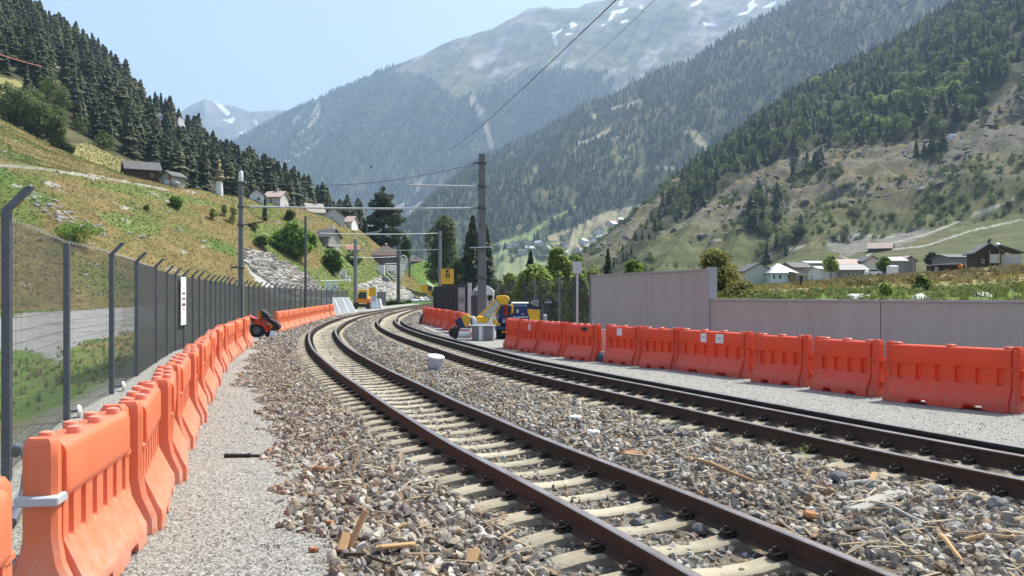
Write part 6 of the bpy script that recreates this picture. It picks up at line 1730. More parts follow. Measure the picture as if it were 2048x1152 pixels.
def houses_right():
    G = 'houses of the hamlet across the field'
    def hs(px0, px1, py, Y, h, rise, wm, rm, lab, **k):
        L = at((px0 + px1) / 2, py, Y); w = (px1 - px0) * Y / F
        return house('house', lab, L, w, k.pop('d', 6), h, rise, M[wm], M[rm], group=G, **k)
    hs(1492, 1546, 565, 150, 1.9, 1.25, 'plaster', 'slate', 'cream gabled house nearest the bronze tree', ridge='y', wins=((1.4, .9, .55, .8),), d=7)
    hs(1542, 1592, 564, 147, 1.5, 1.6, 'whitewash', 'metalroof', 'white bungalow with pale hipped metal roof and four openings', hip=True, wins=((-1.55, .85, .42, .85), (-.55, .85, .45, .8), (.95, .85, .6, .75)), d=6)
    L = at(1604, 562, 146); t = thing('lean_to', 'pale lean-to roof on posts attached right of the white bungalow', 'shelter', L)
    MB().prism([(-1.9, -.2, 1.45), (1.7, -.2, .75), (1.7, -.2, .83), (-1.9, -.2, 1.55)], (0, 3, 0)).build('roof', M['white'], t, smooth=0)
    MB().box((-1.3, 1.2, .5), (1.0, 1.6, 1.2)).build('wall', M['wood'], t, smooth=0)
    for x in (-.5, .6, 1.5): MB().box((x, 0, .4), (.1, .1, 1.2)).build('post', M['darkpole'], t, smooth=0)
    hs(1588, 1624, 553, 165, 1.6, .9, 'stonewall', 'slate', 'dark grey stone house behind the lean-to', ridge='x', rz=R(10))
    hs(1618, 1648, 552, 172, 2.4, .4, 'stonewall', 'white', 'brown house with a flat white roof left of the round tree', ridge='x')
    hs(1460, 1494, 560, 160, 1.4, .4, 'grey', 'slate', 'low grey shed at the left end of the hamlet', ridge='x')
    hs(1683, 1735, 556, 150, 1.3, .9, 'stonewall', 'grey', 'long low house with grey roof and dark openings right of the round tree', ridge='x', wins=((-1.0, .6, .7, .5), (.4, .6, .7, .5)))
    hs(1640, 1690, 552, 152, 1.1, .5, 'whitewash', 'metalroof', 'white low building partly behind the round tree', ridge='x')
    hs(1680, 1732, 541, 180, 1.2, 1.0, 'stonewall', 'pinkroof', 'house with faded pink roof behind the long grey one', ridge='x')
    hs(1730, 1760, 538, 178, 1.6, .9, 'plaster', 'slate', 'narrow gabled house left of the bright green tree', ridge='y')
    hs(1784, 1812, 546, 150, 2.0, .6, 'stonewall', 'white', 'grey house with white rounded roof right of the bright green tree', ridge='x')
    hs(1808, 1832, 546, 152, 2.1, .7, 'stonewall', 'pinkroof', 'grey gabled house with pinkish roof corner by the dark bush', ridge='y')
    hs(1900, 1960, 531, 140, 1.2, .5, 'grey', 'slate', 'low dark shed wall left of the black barn', ridge='x')
    L = at(1789, 551, 138); c = house('shed', 'small bright white shed in front of the hamlet', L, 1.2, 1.5, 1.25, .12, M['white'], M['white'], 'x', 0, .05, cat='shed')
    # black barn
    L = at(1978, 532, 112); w = 44 * 112 / F
    c = house('barn', 'black timber barn with broad slate roof and open porch at the right', L, w, 5.2, 1.75, .95, M['oldwood'], M['slate'], 'y', R(-14), .4, wins=((-.7, .6, .3, .5),), cat='barn')
    MB().prism([(w / 2 - .1, .1, 2.5), (w / 2 + 2.7, .2, 1.55), (w / 2 + 2.7, .2, 1.7), (w / 2 - .1, .1, 2.68)], (0, 4.8, 0)).build('side_roof', M['slate'], c, smooth=0)
    MB().box((w / 2 + 1.2, 1.6, .5), (2.4, 2.6, 1.9)).build('side_wall', M['plaster'], c, smooth=0)
    MB().box((.5, -.35, .9), (1.1, .05, 1.1)).build('porch_wall', M['plaster'], c, smooth=0)
    for x in (-.05, 1.1): MB().box((x, -.4, .75), (.1, .1, 2.2)).build('porch_post', M['wood'], c, smooth=0)
    MB().prism([(0, 1, 2.6), (.35, 1, 2.65), (.5, 1, 3.5), (.2, 1, 3.35)], (0, .3, 0)).build('cowl', M['black'], c, smooth=0)
    MB().lathe((1.3, 1.2, 2.55), [(.4, -.1), (.35, .2), (.1, .4)], 10).build('roof_dome', M['metalroof'], c)
    # market stall with orange front
    L = at(1902, 542, 120); t = thing('stall', 'low stall with pale awning and an orange tarpaulin in the field', 'stall', L); s = 120 / F
    MB().box((0, .8, .35), (78 * s, 1.4, .9)).build('wall', M['oldwood'], t, smooth=0)
    MB().prism([(-42 * s, -.3, .72), (-12 * s, -.3, .85), (20 * s, -.3, 1.05), (20 * s, -.3, 1.13), (-12 * s, -.3, .95), (-42 * s, -.3, .80)], (0, 1.8, 0)).build('awning', M['metalroof'], t, smooth=0)
    mb = MB(); mb.sphere((18 * s, -.05, .62), (.42, .3, .36), 10, 6); mb.build('tarpaulin', M['orangepaint'], t)
    MB().box((-30 * s, -.12, .25), (.5, .05, .6)).build('cloth', mat('pinkish_cloth', (.5, .36, .36), None, 6, .9), t, smooth=0)
    mb = MB(); mb.bar((32 * s, 0, 0), (29 * s, 0, .95), .05, n=6); mb.bar((36 * s, .1, 0), (33 * s, .1, .8), .05, n=6); mb.build('prop', M['white'], t)
    # two parked white vehicles
    for px, py, Y, lab in ((1749, 551, 140, 'white parked car left of the small white shed'),):
        L = at(px, py, Y); t = thing('parked_car', lab, 'car', L)
        mb = MB(); mb.prism([(-1.1, 0, .2), (1.1, 0, .2), (1.1, 0, .55), (.9, 0, .65), (.5, 0, .98), (-.75, 0, .98), (-1.05, 0, .62), (-1.1, 0, .55)], (0, 1.3, 0)); mb.build('body', M['white'], t, smooth=0)
        MB().prism([(-.85, -.01, .66), (.75, -.01, .66), (.45, -.01, .92), (-.68, -.01, .92)], (0, .02, 0)).build('side_window', M['glass'], t, smooth=0)
        for x in (-.65, .65): MB().lathe((x, -.02, .2), [(.1, 0), (.2, .02), (.2, .2), (.1, .22)], 12, 'Y').build('wheel', M['black'], t)
    # hut with pink roof on the pasture and a tiny white house high in the rocks
    p = TD.hit(1760, 503); s = p.y / F
    house('hut', 'dark hut with broad faded red roof on the pasture above the hamlet', p - Vector((0, 0, .3)), 44 * s, 7, 2.0, 2.3, M['oldwood'], M['pinkroof'], 'x', R(-28), .5, cat='hut')
    p = TD.hit(1907, 277); s = p.y / F
    house('house', 'tiny white house high among the rocks of the right mountainside', p - Vector((0, 0, .5)), 13 * s, 5, 9 * s, 2 * s, M['white'], M['metalroof'], 'x', 0, .1, wins=((0, 5 * s, 3 * s, 3 * s),))
    # tarp tent in the field, posts and pale rocks
    L = TE.hit(1975, 581); t = thing('tarp_shelter', 'green grey tarpaulin draped over a black post in the field', 'tarpaulin', L); s = L.y / F
    mb = MB(); mb.loft([[Vector((-36 * s, 0, -.05)), Vector((-36 * s, .8, -.05)), Vector((-36 * s, .4, .05))], [Vector((-20 * s, -.1, 0)), Vector((-20 * s, 1, 0)), Vector((-20 * s, .5, 9 * s))], [Vector((4 * s, -.1, 0)), Vector((4 * s, 1, 0)), Vector((4 * s, .5, 14 * s))], [Vector((24 * s, -.1, 0)), Vector((24 * s, 1, 0)), Vector((24 * s, .5, 7 * s))], [Vector((32 * s, 0, -.05)), Vector((32 * s, .8, -.05)), Vector((32 * s, .4, 0))]])
    mb.build('tarpaulin', mat('tarp_green', (.17, .20, .14), (.12, .14, .10), 3, .85), t, smooth=50)
    MB().bbox((8 * s, .2, 9 * s), (.13, .13, 21 * s), .02).build('post', M['black'], t)
    mb = MB(); mb.bar((-38 * s, -.1, .15), (-26 * s, -.1, .12), .06, n=6); mb.bar((20 * s, -.1, .05), (38 * s, 0, .1), .05, n=6); mb.bar((-30 * s, -.2, .0), (2 * s, -.2, .0), .04, n=6); mb.build('log', M['black'], t)
    for px, py, r, lab in ((1845, 598, .32, 'white rock at the field edge just above the low wall'), (1725, 595, .25, 'flat pale rock at the field edge above the wall joint'), (1705, 597, .22, 'smallest pale rock at the field edge above the wall joint'), (1965, 592, .28, 'long pale rock below the tarpaulin in the field')):
        p = TE.hit(px, py); o = link(bpy.data.objects.new('rock', stone_mesh(px, M['whitewash'], .6, 2))); o.location = p; o.scale = (r * 1.5, r, r); o.rotation_euler = (0, 0, px); tag(o, lab, 'rock')
    p = TE.hit(1604, 573); o = MB().bar((0, 0, -.1), (0, 0, .75), .1, n=8).build('post', M['black']); o.location = p; tag(o, 'short black post on the green strip before the white bungalow', 'post')
    for px, h, lab in ((1827, 22, 'grey utility pole right of the rounded white roof'), (1939, 26, 'grey utility pole left of the black barn')):
        L = at(px, 545, 130); o = MB().bar((0, 0, 0), (0, 0, h * 130 / F + .6), .07, n=6).build('utility_pole', M['greywood']); o.location = L; tag(o, lab, 'pole')
houses_right()
def village():
    rng = random.Random(12)
    spots = [(996, 497), (1012, 495), (1026, 494), (1040, 493), (1052, 494), (1064, 497), (1072, 492), (1058, 504), (1088, 503), (1100, 505), (1075, 511), (1118, 500), (1134, 497), (1092, 518), (1112, 514), (1128, 512), (1046, 508), (1030, 505),
             (1172, 490), (1186, 486), (1196, 494), (1178, 500), (1190, 504), (1204, 500), (1168, 505), (1182, 513), (1196, 516), (1210, 510), (1176, 522), (1190, 526), (1206, 524), (1188, 534), (1202, 536), (1172, 532), (1192, 470), (1204, 466), (1214, 474), (1200, 478), (1222, 464), (1230, 456), (1238, 452), (1246, 446), (1256, 450), (1262, 443), (1216, 452), (1248, 456), (1150, 508), (1158, 518), (1008, 554), (1022, 556)]
    kinds = []
    for k, (w, d, h, r, wm, rm, rg) in enumerate(((9, 8, 5, 2.6, 'whitewash', 'metalroof', 'x'), (8, 9, 5, 2.8, 'whitewash', 'brownroof', 'y'), (11, 8, 4.5, 2.2, 'plaster', 'slate', 'x'), (8, 8, 6, 2.4, 'plaster', 'pinkroof', 'y'), (14, 9, 6, 1.6, 'whitewash', 'pinkroof', 'x'))):
        w_ = ((-w * .25, h * .35, 1.2, 1.3), (w * .2, h * .35, 1.2, 1.3), (0, h * .72, 1.2, 1.2))
        kinds.append(house('house', 'x', (0, 0, -50), w, d, h, r, M[wm], M[rm], rg, 0, .6, wins=w_, th=.3))
    desc = ['white walled house with grey roof in the far village', 'white walled house with brown roof in the far village', 'cream house with dark roof in the far village', 'tall cream house with faded red roof in the far village', 'long white house with faded red roof in the far village']
    used = set()
    for k, (px, py) in enumerate(spots):
        i = rng.choice([0, 0, 1, 1, 2, 3, 4])
        o = kinds[i] if i not in used else copy_tree(kinds[i]); used.add(i)
        p = TC.hit(px, py) if px > 1030 or py < 540 else at(px, py, 420)
        o.location = p - Vector((0, 0, 1.0)); o.rotation_euler = (0, 0, R(rng.uniform(-50, 50))); q = rng.uniform(1.0, 1.5) * (p.y / 1450); o.scale = (q, q, q)
        tag(o, desc[i], 'house', 'houses of the far village')
    for i, k in enumerate(kinds):
        if i not in used:
            for ch in list(k.children_recursive) + [k]: bpy.data.objects.remove(ch)
village()
# ---------------------------------------------------------------- vegetation
def conifer_mesh(name, seed, tiers, per, m, rad=.19, droop=.10):
    rng = np.random.default_rng(seed); V, Fq = [], []
    for k in range(tiers):
        z = .06 + .94 * (k / tiers) ** .92
        r = rad * (1 - z) ** .7 * rng.uniform(.7, 1.2) + .014
        if k < 2: r *= .8
        for j in range(per):
            if rng.random() < .10: continue
            a = 2 * math.pi * (j + rng.uniform(-.4, .4)) / per + k * 1.3
            rr = r * rng.uniform(.65, 1.2); d = np.array([math.cos(a), math.sin(a)]); n = np.array([-d[1], d[0]])
            w = rr * rng.uniform(.28, .42); zt = z - droop * rr / rad * rng.uniform(.5, 1.3)
            zz = z + .035; mid = d * rr * .55
            o = len(V)
            V += [(d[0] * .004, d[1] * .004, zz), (mid[0] + n[0] * w, mid[1] + n[1] * w, (z + zt) / 2 - .012), (d[0] * rr, d[1] * rr, zt), (mid[0] - n[0] * w, mid[1] - n[1] * w, (z + zt) / 2 - .012), (mid[0], mid[1], (zz + zt) / 2 + .022)]
            Fq += [(o, o + 1, o + 4), (o + 1, o + 2, o + 4), (o + 2, o + 3, o + 4), (o + 3, o, o + 4)]
    o = len(V)
    for j in range(4):
        V.append((.008 * math.cos(j * 1.57), .008 * math.sin(j * 1.57), .9))
    V.append((0, 0, 1.03)); Fq += [(o + j, o + (j + 1) % 4, o + 4) for j in range(4)]
    return np_mesh(name, V, Fq, m)
def leaf_arrays(rng, blobs, n, size, up=.35):
    b = np.array(blobs, float); w = (b[:, 3] * b[:, 4] * b[:, 5]) ** (2 / 3); k = rng.choice(len(b), n, p=w / w.sum())
    d = rng.normal(size=(n, 3)); d /= np.linalg.norm(d, axis=1, keepdims=True)
    r = rng.uniform(.55, 1.08, n) ** .7
    c = b[k, :3] + d * b[k, 3:] * r[:, None]
    nr = d * .8 + rng.normal(size=(n, 3)) * .55 + np.array([0, 0, up]); nr /= np.linalg.norm(nr, axis=1, keepdims=True)
    t = np.cross(nr, rng.normal(size=(n, 3))); t /= np.linalg.norm(t, axis=1, keepdims=True) + 1e-9; u = np.cross(nr, t)
    s = size * rng.uniform(.55, 1.35, n)[:, None]
    V = np.stack([c - t * s, c - u * s * .55, c + t * s * 1.1, c + u * s * .55], 1).reshape(-1, 3)
    return V, np.arange(n * 4).reshape(-1, 4)
def blobset(rng, w, d, h, z0, n, spread=.8, kind='round'):
    out = []
    for k in range(n):
        t = rng.uniform(0, 1)
        if kind == 'cone': rr = (1 - t) ** .8
        elif kind == 'column': rr = 1.0 if t < .8 else .6
        else: rr = math.sqrt(max(.12, 1 - (2 * t - .9) ** 2))
        a = rng.uniform(0, 6.283); q = rng.uniform(.2, spread) * rr
        s = rng.uniform(.26, .42) * (1 if kind != 'cone' else .5 + .5 * rr)
        out.append((math.cos(a) * q * w / 2 * .75, math.sin(a) * q * d / 2 * .75, z0 + s * h * .45 + t * (h - s * h * .9), s * w * .62, s * d * .62, s * h * .48))
    out.append((0, 0, z0 + h * .5, w * .3, d * .3, h * .36))
    return out
def tree(name, label, px0, px1, pyt, pyb, Y, m, n, leaf, seed, kind='round', blobs=13, trunk=.0, group=None, cat='tree', loc=None, depth=.85):
    rng = np.random.default_rng(seed); s = Y / F
    w, h = (px1 - px0) * s, (pyb - pyt) * s
    L = loc if loc is not None else at((px0 + px1) / 2, pyb, Y)
    t = thing(name, label, cat, L, 0, group)
    tz = h * trunk
    bl = blobset(rng, w, w * depth, h - tz, tz, blobs, .95, kind)
    V, Fq = leaf_arrays(rng, bl, n, leaf)
    o = link(bpy.data.objects.new('crown' if cat == 'tree' else 'foliage', np_mesh('crown', V, Fq, m)), t)
    mb = MB(); r = max(.05, w * .03)
    mb.tube([(0, 0, -.4), (w * .01, 0, h * .25), (-w * .01, 0, h * .55), (0, 0, h * .85)], [r * 1.3, r, r * .7, r * .2], 7)
    for k in range(5):
        a = rng.uniform(0, 6.28); z = h * rng.uniform(.25, .55)
        mb.tube([(0, 0, z), (math.cos(a) * w * .15, math.sin(a) * w * .15, z + h * .12), (math.cos(a) * w * .3, math.sin(a) * w * .3, z + h * .26)], [r * .5, r * .35, r * .12], 5)
    mb.build('trunk' if cat == 'tree' else 'stem', M['trunk'], t)
    return t
def conifer_thing(name, label, px, pyt, pyb, Y, m, seed, tiers, per, rad, loc=None, group=None):
    s = Y / F; h = (pyb - pyt) * s; L = loc if loc is not None else at(px, pyb, Y)
    t = thing(name, label, 'tree', L, seed, group)
    me = conifer_mesh('crown', seed, tiers, per, m, rad); V = np.zeros(len(me.vertices) * 3, np.float32); me.vertices.foreach_get('co', V); me.vertices.foreach_set('co', V * h)
    link(bpy.data.objects.new('crown', me), t)
    MB().tube([(0, 0, -.5), (0, 0, h * .5), (0, 0, h * .93)], [h * .022, h * .014, h * .003], 6).build('trunk', M['trunk'], t)
    return t
def big_trees():
    # broad old dark conifer: layered boughs
    rng = np.random.default_rng(5)
    Y = 212; s = Y / F; L = at(767, 500, Y); t = thing('conifer_tree', 'huge broad dark conifer towering over the brown chalet', 'tree', L)
    bl = []
    for k in range(60):
        tt = rng.uniform(0.02, 1); z = 10 * s + tt * 112 * s
        half = 38 * s * (np.interp(tt, [0, .25, .5, .75, .9, 1], [.9, 1.0, .9, .70, .45, .2])); a = rng.uniform(0, 6.28); q = rng.uniform(.35, .95) * half
        bl.append((math.cos(a) * q, math.sin(a) * q, z, half * .34 + .3, half * .34 + .3, .55 + .3 * rng.random()))
    V, Fq = leaf_arrays(rng, bl, 9000, .32, .5); link(bpy.data.objects.new('crown', np_mesh('crown', V, Fq, M['darkconifer'])), t)
    MB().tube([(0, 0, -.5), (0, 0, 9), (0, 0, 13)], [.5, .3, .08], 8).build('trunk', M['trunk'], t)
    tree('willow_tree', 'tall pale willow like tree right of the valley gap', 846, 928, 428, 575, 190, M['willow'], 9000, .30, 11, blobs=34, kind='round')
    tree('broadleaf_tree', 'dark green tree tucked between the big conifer and the gap', 796, 824, 468, 522, 225, M['broad'], 1800, .3, 12)
    conifer_thing('spruce_tree', 'brownish dark spruce just left of the tall mast', 945, 432, 590, 150, M['darkconifer'], 3, 34, 15, .20)
    conifer_thing('spruce_tree', 'brownish dark spruce just right of the tall mast', 972, 450, 592, 152, M['darkconifer'], 4, 32, 15, .19)
    tree('broadleaf_tree', 'round dark green bush below the pale willow', 888, 948, 514, 580, 158, M['broad'], 4200, .22, 13, blobs=16)
    tree('broadleaf_tree', 'big bright green tree on the left hill near the thin dark mast', 541, 628, 432, 514, 128, M['bright'], 3600, .36, 14, blobs=20, loc=TF.hit(586, 512) - Vector((0, 0, .3)))
    tree('shrub', 'bright shrub at the left foot of the bright hill tree', 498, 546, 466, 494, 128, M['bright'], 700, .3, 15, cat='shrub', loc=TF.hit(522, 493))
    tree('shrub', 'small dark shrub just above the bright hill tree', 566, 592, 416, 442, 150, M['broad'], 700, .2, 16, cat='shrub', loc=TF.hit(579, 441))
    tree('shrub', 'green shrub between the thin dark mast and the grey shed', 612, 640, 464, 500, 140, M['bright'], 900, .2, 17, cat='shrub', loc=TF.hit(626, 498))
    tree('shrub', 'lime green overhanging shrub above the white slabs', 645, 700, 498, 548, 150, M['bright'], 1400, .33, 18, cat='shrub', loc=TF.hit(668, 546))
    tree('shrub', 'leafy shrub right of the lime green one on the slope', 690, 730, 498, 532, 165, M['mid'], 1300, .22, 19, cat='shrub', loc=TF.hit(708, 531))
    tree('shrub', 'dark shrub on the slope below the skyline houses', 688, 722, 458, 488, 185, M['broad'], 1000, .22, 20, cat='shrub', loc=TF.hit(704, 488))
    conifer_thing('cypress_tree', 'dark slim cypress on the ridge below the pink roofed house', 530, 394, 442, 150, M['darkconifer'], 8, 26, 12, .15, loc=TF.hit(529, 441))
    for px, pt, pb, lab in ((705, 424, 470, 'small dark spruce left of the huge conifer'), (718, 428, 478, 'dark spruce close to the huge conifer'), (731, 440, 488, 'short dark spruce touching the huge conifer')):
        conifer_thing('spruce_tree', lab, px, pt, pb, 205, M['darkconifer'], px % 13, 22, 11, .22)
    tree('shrub', 'light green rounded shrub in the middle of the left hill', 333, 368, 388, 416, 122, M['bright'], 900, .16, 21, cat='shrub', loc=TF.hit(350, 416))
    for k, (a, b, c, d, lab) in enumerate(((415, 440, 408, 440, 'dark green shrub leftmost in the row near the near mast'), (438, 458, 402, 432, 'tall dark shrub second in the row near the near mast'), (455, 480, 400, 446, 'shrub third in the row touching the near mast'), (500, 520, 440, 462, 'small dark shrub right of the near mast'), (95, 200, 446, 486, 'low sprawling light shrub among white rocks on the left hill'), (285, 300, 408, 420, 'tiny shrub on the middle of the left hill'), (640, 676, 572, 600, 'low green bush at the fence below the rock slope'))):
        tree('shrub', lab, a, b, c, d, 115, M['bright'] if k > 3 else M['mid'], 500 if k != 4 else 1500, .14, 30 + k, cat='shrub', loc=TF.hit((a + b) / 2, d), blobs=9)
    for k, (a, b, c, d, lab) in enumerate(((-30, 60, 196, 300, 'big rounded tree at the left picture edge below the forest'), (30, 105, 205, 298, 'big dark green tree second from the left edge below the forest'), (82, 138, 226, 306, 'rounded tree at the right end of the group below the left forest'), (120, 152, 282, 314, 'single round bush on the meadow below the left forest'))):
        tree('broadleaf_tree', lab, a, b, c, d, 192, M['broad'], 3200 if k < 3 else 900, .3, 90 + k, loc=TG.hit((a + b) / 2, d - 6) - Vector((0, 0, .5)), blobs=18)
    # right of the machine: light thicket behind the wire fence
    for k, (a, b, c, d, Y, m, n, lab) in enumerate(((1026, 1120, 522, 660, 47, 'mid', 6000, 'light green leafy tree behind the yellow machine'), (1080, 1160, 492, 650, 52, 'mid', 6000, 'tallest light tree of the thicket behind the wire fence'), (1116, 1182, 486, 640, 56, 'bright', 5000, 'feathery tree of the thicket left of the white sign board'), (1122, 1192, 548, 665, 42, 'mid', 5000, 'low bush of the thicket touching the tall concrete wall'), (1075, 1130, 585, 655, 43, 'broad', 2600, 'dark low bush behind the name board'), (992, 1056, 546, 650, 66, 'mid', 3600, 'bush behind the blue machine and wire fence'), (975, 1010, 556, 640, 72, 'broad', 1600, 'small dark bush right of the tall mast'), (1166, 1208, 535, 600, 62, 'mid', 1800, 'pale green bush above the left end of the concrete wall'), (1238, 1290, 520, 575, 52, 'bright', 1800, 'round bush peeping over the tall concrete wall'))):
        tree('broadleaf_tree', lab, a, b, c, d, Y, M[m], n, .10 * Y / 50 + .03, 50 + k, blobs=18, trunk=.05, kind='round')
    conifer_thing('spruce_tree', 'small dark spruce behind the light leafy tree', 1061, 502, 600, 75, M['darkconifer'], 21, 24, 12, .2)
    conifer_thing('spruce_tree', 'narrow green spruce peeping over the tall wall', 1216, 497, 590, 70, M['conifer'], 22, 26, 13, .17)
    tree('broadleaf_tree', 'bronze leaved tree rising behind the end of the tall wall', 1376, 1484, 496, 640, 36, M['brownleaf'], 6500, .085, 61, blobs=30)
    tree('shrub', 'dense bronze green bush behind the low wall', 1430, 1536, 558, 650, 33, M['brownleaf'], 4200, .075, 62, cat='shrub', blobs=18)
    tree('broadleaf_tree', 'round green tree in the middle of the hamlet', 1642, 1680, 506, 556, 148, M['mid'], 2000, .2, 63, trunk=.15)
    tree('broadleaf_tree', 'bright green round tree beside the small white shed', 1753, 1784, 511, 552, 145, M['bright'], 1500, .2, 64, trunk=.1)
    tree('broadleaf_tree', 'square clipped dark tree between the hamlet and the barn', 1849, 1885, 503, 542, 150, M['darkconifer'], 1800, .2, 65, kind='column')
    for k, (a, b, c, d) in enumerate(((1760, 1785, 572, 592), (1830, 1860, 560, 588), (1600, 1640, 566, 578))):
        tree('shrub', ['small leafy shrub on the field left of the tarpaulin', 'leafy weed clump in the field above the white rock', 'low weed clump on the dry strip of the field'][k], a, b, c, d, 45, M['mid'], 500, .09, 70 + k, cat='shrub', loc=TE.hit((a + b) / 2, d - 1), blobs=7)
    # weed on the sleepers
    p = gp(1612, 905, .1); t = thing('weed', 'small green weed growing beside the right track', 'weed', (p.x, p.y, .08))
    V, Fq = leaf_arrays(np_rng(8), [(0, 0, .05, .08, .06, .07)], 40, .022, .6); link(bpy.data.objects.new('leaves', np_mesh('leaves', V, Fq, M['mid'])), t)
    MB().tube([(0, 0, -.03), (.01, 0, .1)], .006, 5).build('stem', M['trunk'], t)
big_trees()
def forests():
    rng = np_rng(77)
    CR = [conifer_mesh('crown', 100 + k, 19, 12, M['conifer'], .19 + .03 * (k % 3)) for k in range(5)]
    TRK = MB().tube([(0, 0, -.06), (0, 0, .5), (0, 0, .95)], [.018, .012, .003], 5).mesh('trunk', M['trunk'])
    BR = []
    for k in range(4):
        r2 = np.random.default_rng(200 + k)
        V, Fq = leaf_arrays(r2, blobset(r2, .95, .95, .95, .05, 11), 420, .05); BR.append(np_mesh('crown', V, Fq, M['broad']))
    pts, j, i = TG.sample(1900, rng, TG.cls, (-140, 760, -80, 470))
    # edge conifers along the ridge so that the skyline is toothed with trees
    px = 1024 + F * pts[:, 0] / pts[:, 1]
    h = rng.uniform(7.5, 13.5, len(pts)) * np.where(pts[:, 1] < 290, .9, 1.1)
    inview = (px > 0) & (px < 690)
    size = np.where(inview, h / pts[:, 1], 0)
    order = np.argsort(-size)
    pyv = HZ - F * (pts[:, 2] - H) / pts[:, 1]
    isb = rng.random(len(pts)) < np.clip(.10 + .45 * (235 - pts[:, 1]) / 40, .10, .5)
    isb |= (px < 140) & (pyv > 190) & (pts[:, 1] < 260)
    con = [q for q in order if not isb[q]][:290]; bro = [q for q in order if isb[q] and inview[q]][:120]
    for q in con:
        t = thing('spruce_tree', 'dark spruce in the dense forest on the left mountainside', 'tree', Vector(pts[q]) - Vector((0, 0, .3)), rng.uniform(0, 6.28), 'spruces of the left forest')
        t.scale = (h[q] * rng.uniform(1.1, 1.75),) * 2 + (h[q],)
        link(bpy.data.objects.new('trunk', TRK), t); link(bpy.data.objects.new('crown', CR[q % 5]), t)
    for q in bro:
        t = thing('broadleaf_tree', 'rounded green broadleaf tree mixed into the left forest', 'tree', Vector(pts[q]) - Vector((0, 0, .4)), rng.uniform(0, 6.28), 'broadleaf trees of the left forest')
        k = h[q] * .62; t.scale = (k, k, k * rng.uniform(.8, 1.15))
        link(bpy.data.objects.new('trunk', TRK), t); link(bpy.data.objects.new('crown', BR[q % 4]), t)
    used = set(con) | set(bro)
    rest = np.array([q for q in range(len(pts)) if q not in used])
    PC = [proto('conifer', m) for m in CR]; PB = [proto('broadleaf', m) for m in BR]
    hh = h[rest]
    def mass(name, P, prot, hs, label, seed):
        r = np_rng(seed); n = len(P)
        rot = np.stack([r.uniform(-.05, .05, n), r.uniform(-.05, .05, n), r.uniform(0, 6.28, n)], 1)
        w = hs * r.uniform(.95, 1.6, n)
        scatter(name, P - np.array([0, 0, .3]), prot, label, r, 0, 0, scl=np.stack([w, w, hs], 1), rot=rot)
    mass('left_forest', pts[rest], PC, hh, 'rest of the dark spruce forest on the left mountainside', 1)
    # spruces on the toothed skyline
    k = TG.P[110]; pxr = 1024 + F * k[:, 0] / k[:, 1]; sel = np.where((pxr > -60) & (pxr < 690))[0]
    pick = rng.choice(sel, 170); P = k[pick] + rng.normal(size=(170, 3)) * np.array([2, 4, .3])
    mass('skyline_forest', P, PC, rng.uniform(6, 13, 170), 'row of dark spruces along the left skyline', 2)
    # right near mountainside
    P, a, b = TD.sample(4600, rng, TD.cls); mass('right_forest', P, PC, rng.uniform(6, 13, len(P)) * np.clip((1024 + F * P[:, 0] / P[:, 1] - 1150) / 250, .45, 1), 'dark conifer forest on the right mountainside', 3)
    P, a, b = TD.sample(3000, rng, TD.cls); mass('right_broadleaf_wood', P, PB, rng.uniform(5, 11, len(P)) * np.clip((1024 + F * P[:, 0] / P[:, 1] - 1150) / 250, .45, 1), 'broadleaf wood mixed into the right mountainside forest', 4)
    n_ = fbm(TD.P, 50, 4, 301)
    P, a, b = TD.sample(3000, rng, (~TD.cls) & (n_ > .0) & (TD.v > .95)); mass('rock_shrubs', P, PB, 1.2 + 4.2 * rng.random(len(P)) ** 2, 'scattered shrubs on the rocky right mountainside', 5)
    mk = (~TD.cls) & (TD.v > 1.05)
    ROC = [proto('outcrop', stone_mesh(700 + k, mat('outcrop_rock', (.17, .15, .12), (.10, .09, .07), .5, .95, bmp=.8, bscale=1.5, bdist=.6) if k == 0 else bpy.data.materials['outcrop_rock'], .8, 2)) for k in range(5)]
    crest = fbm(TD.P, 42, 5, 54, .6, True)
    P, a, b = TD.sample(1800, rng, mk & (crest > .0)); kk = .7 + 3.2 * rng.random(len(P)) ** 2.5; P = P - np.stack([kk * 0, kk * 0, kk * .35], 1)
    scatter('rock_outcrops', P, ROC, 'dark rock outcrops breaking through the right mountainside', rng, 0, 0, scl=np.stack([kk * 1.5, kk, kk * .8], 1), rot=np.stack([rng.uniform(-.4, .4, len(P)), rng.uniform(-.4, .4, len(P)), rng.uniform(0, 6.28, len(P))], 1))
    rr = np.random.default_rng(9); V, Fq = leaf_arrays(rr, blobset(rr, .95, .95, .9, .05, 12), 600, .05); pale = np_mesh('crown', V, Fq, M['mid'])
    for q, (x, y, w) in enumerate(((1745, 262, 46), (1775, 268, 44), (1718, 256, 40), (1795, 205, 36), (1762, 214, 34), (1908, 190, 40), (1880, 196, 34), (1930, 150, 36), (1740, 205, 30), (1850, 165, 32), (1632, 175, 30), (1668, 165, 32), (1590, 270, 26), (1640, 245, 28), (1660, 440, 26), (1560, 300, 24))):
        p = TD.hit(x, y); t = thing('broadleaf_tree', 'pale green broadleaf tree standing out of the right mountainside forest', 'tree', p - Vector((0, 0, .5)), q, 'pale trees of the right mountainside')
        k = w * p.y / F; t.scale = (k, k, k * .85); link(bpy.data.objects.new('trunk', TRK), t); link(bpy.data.objects.new('crown', pale), t)
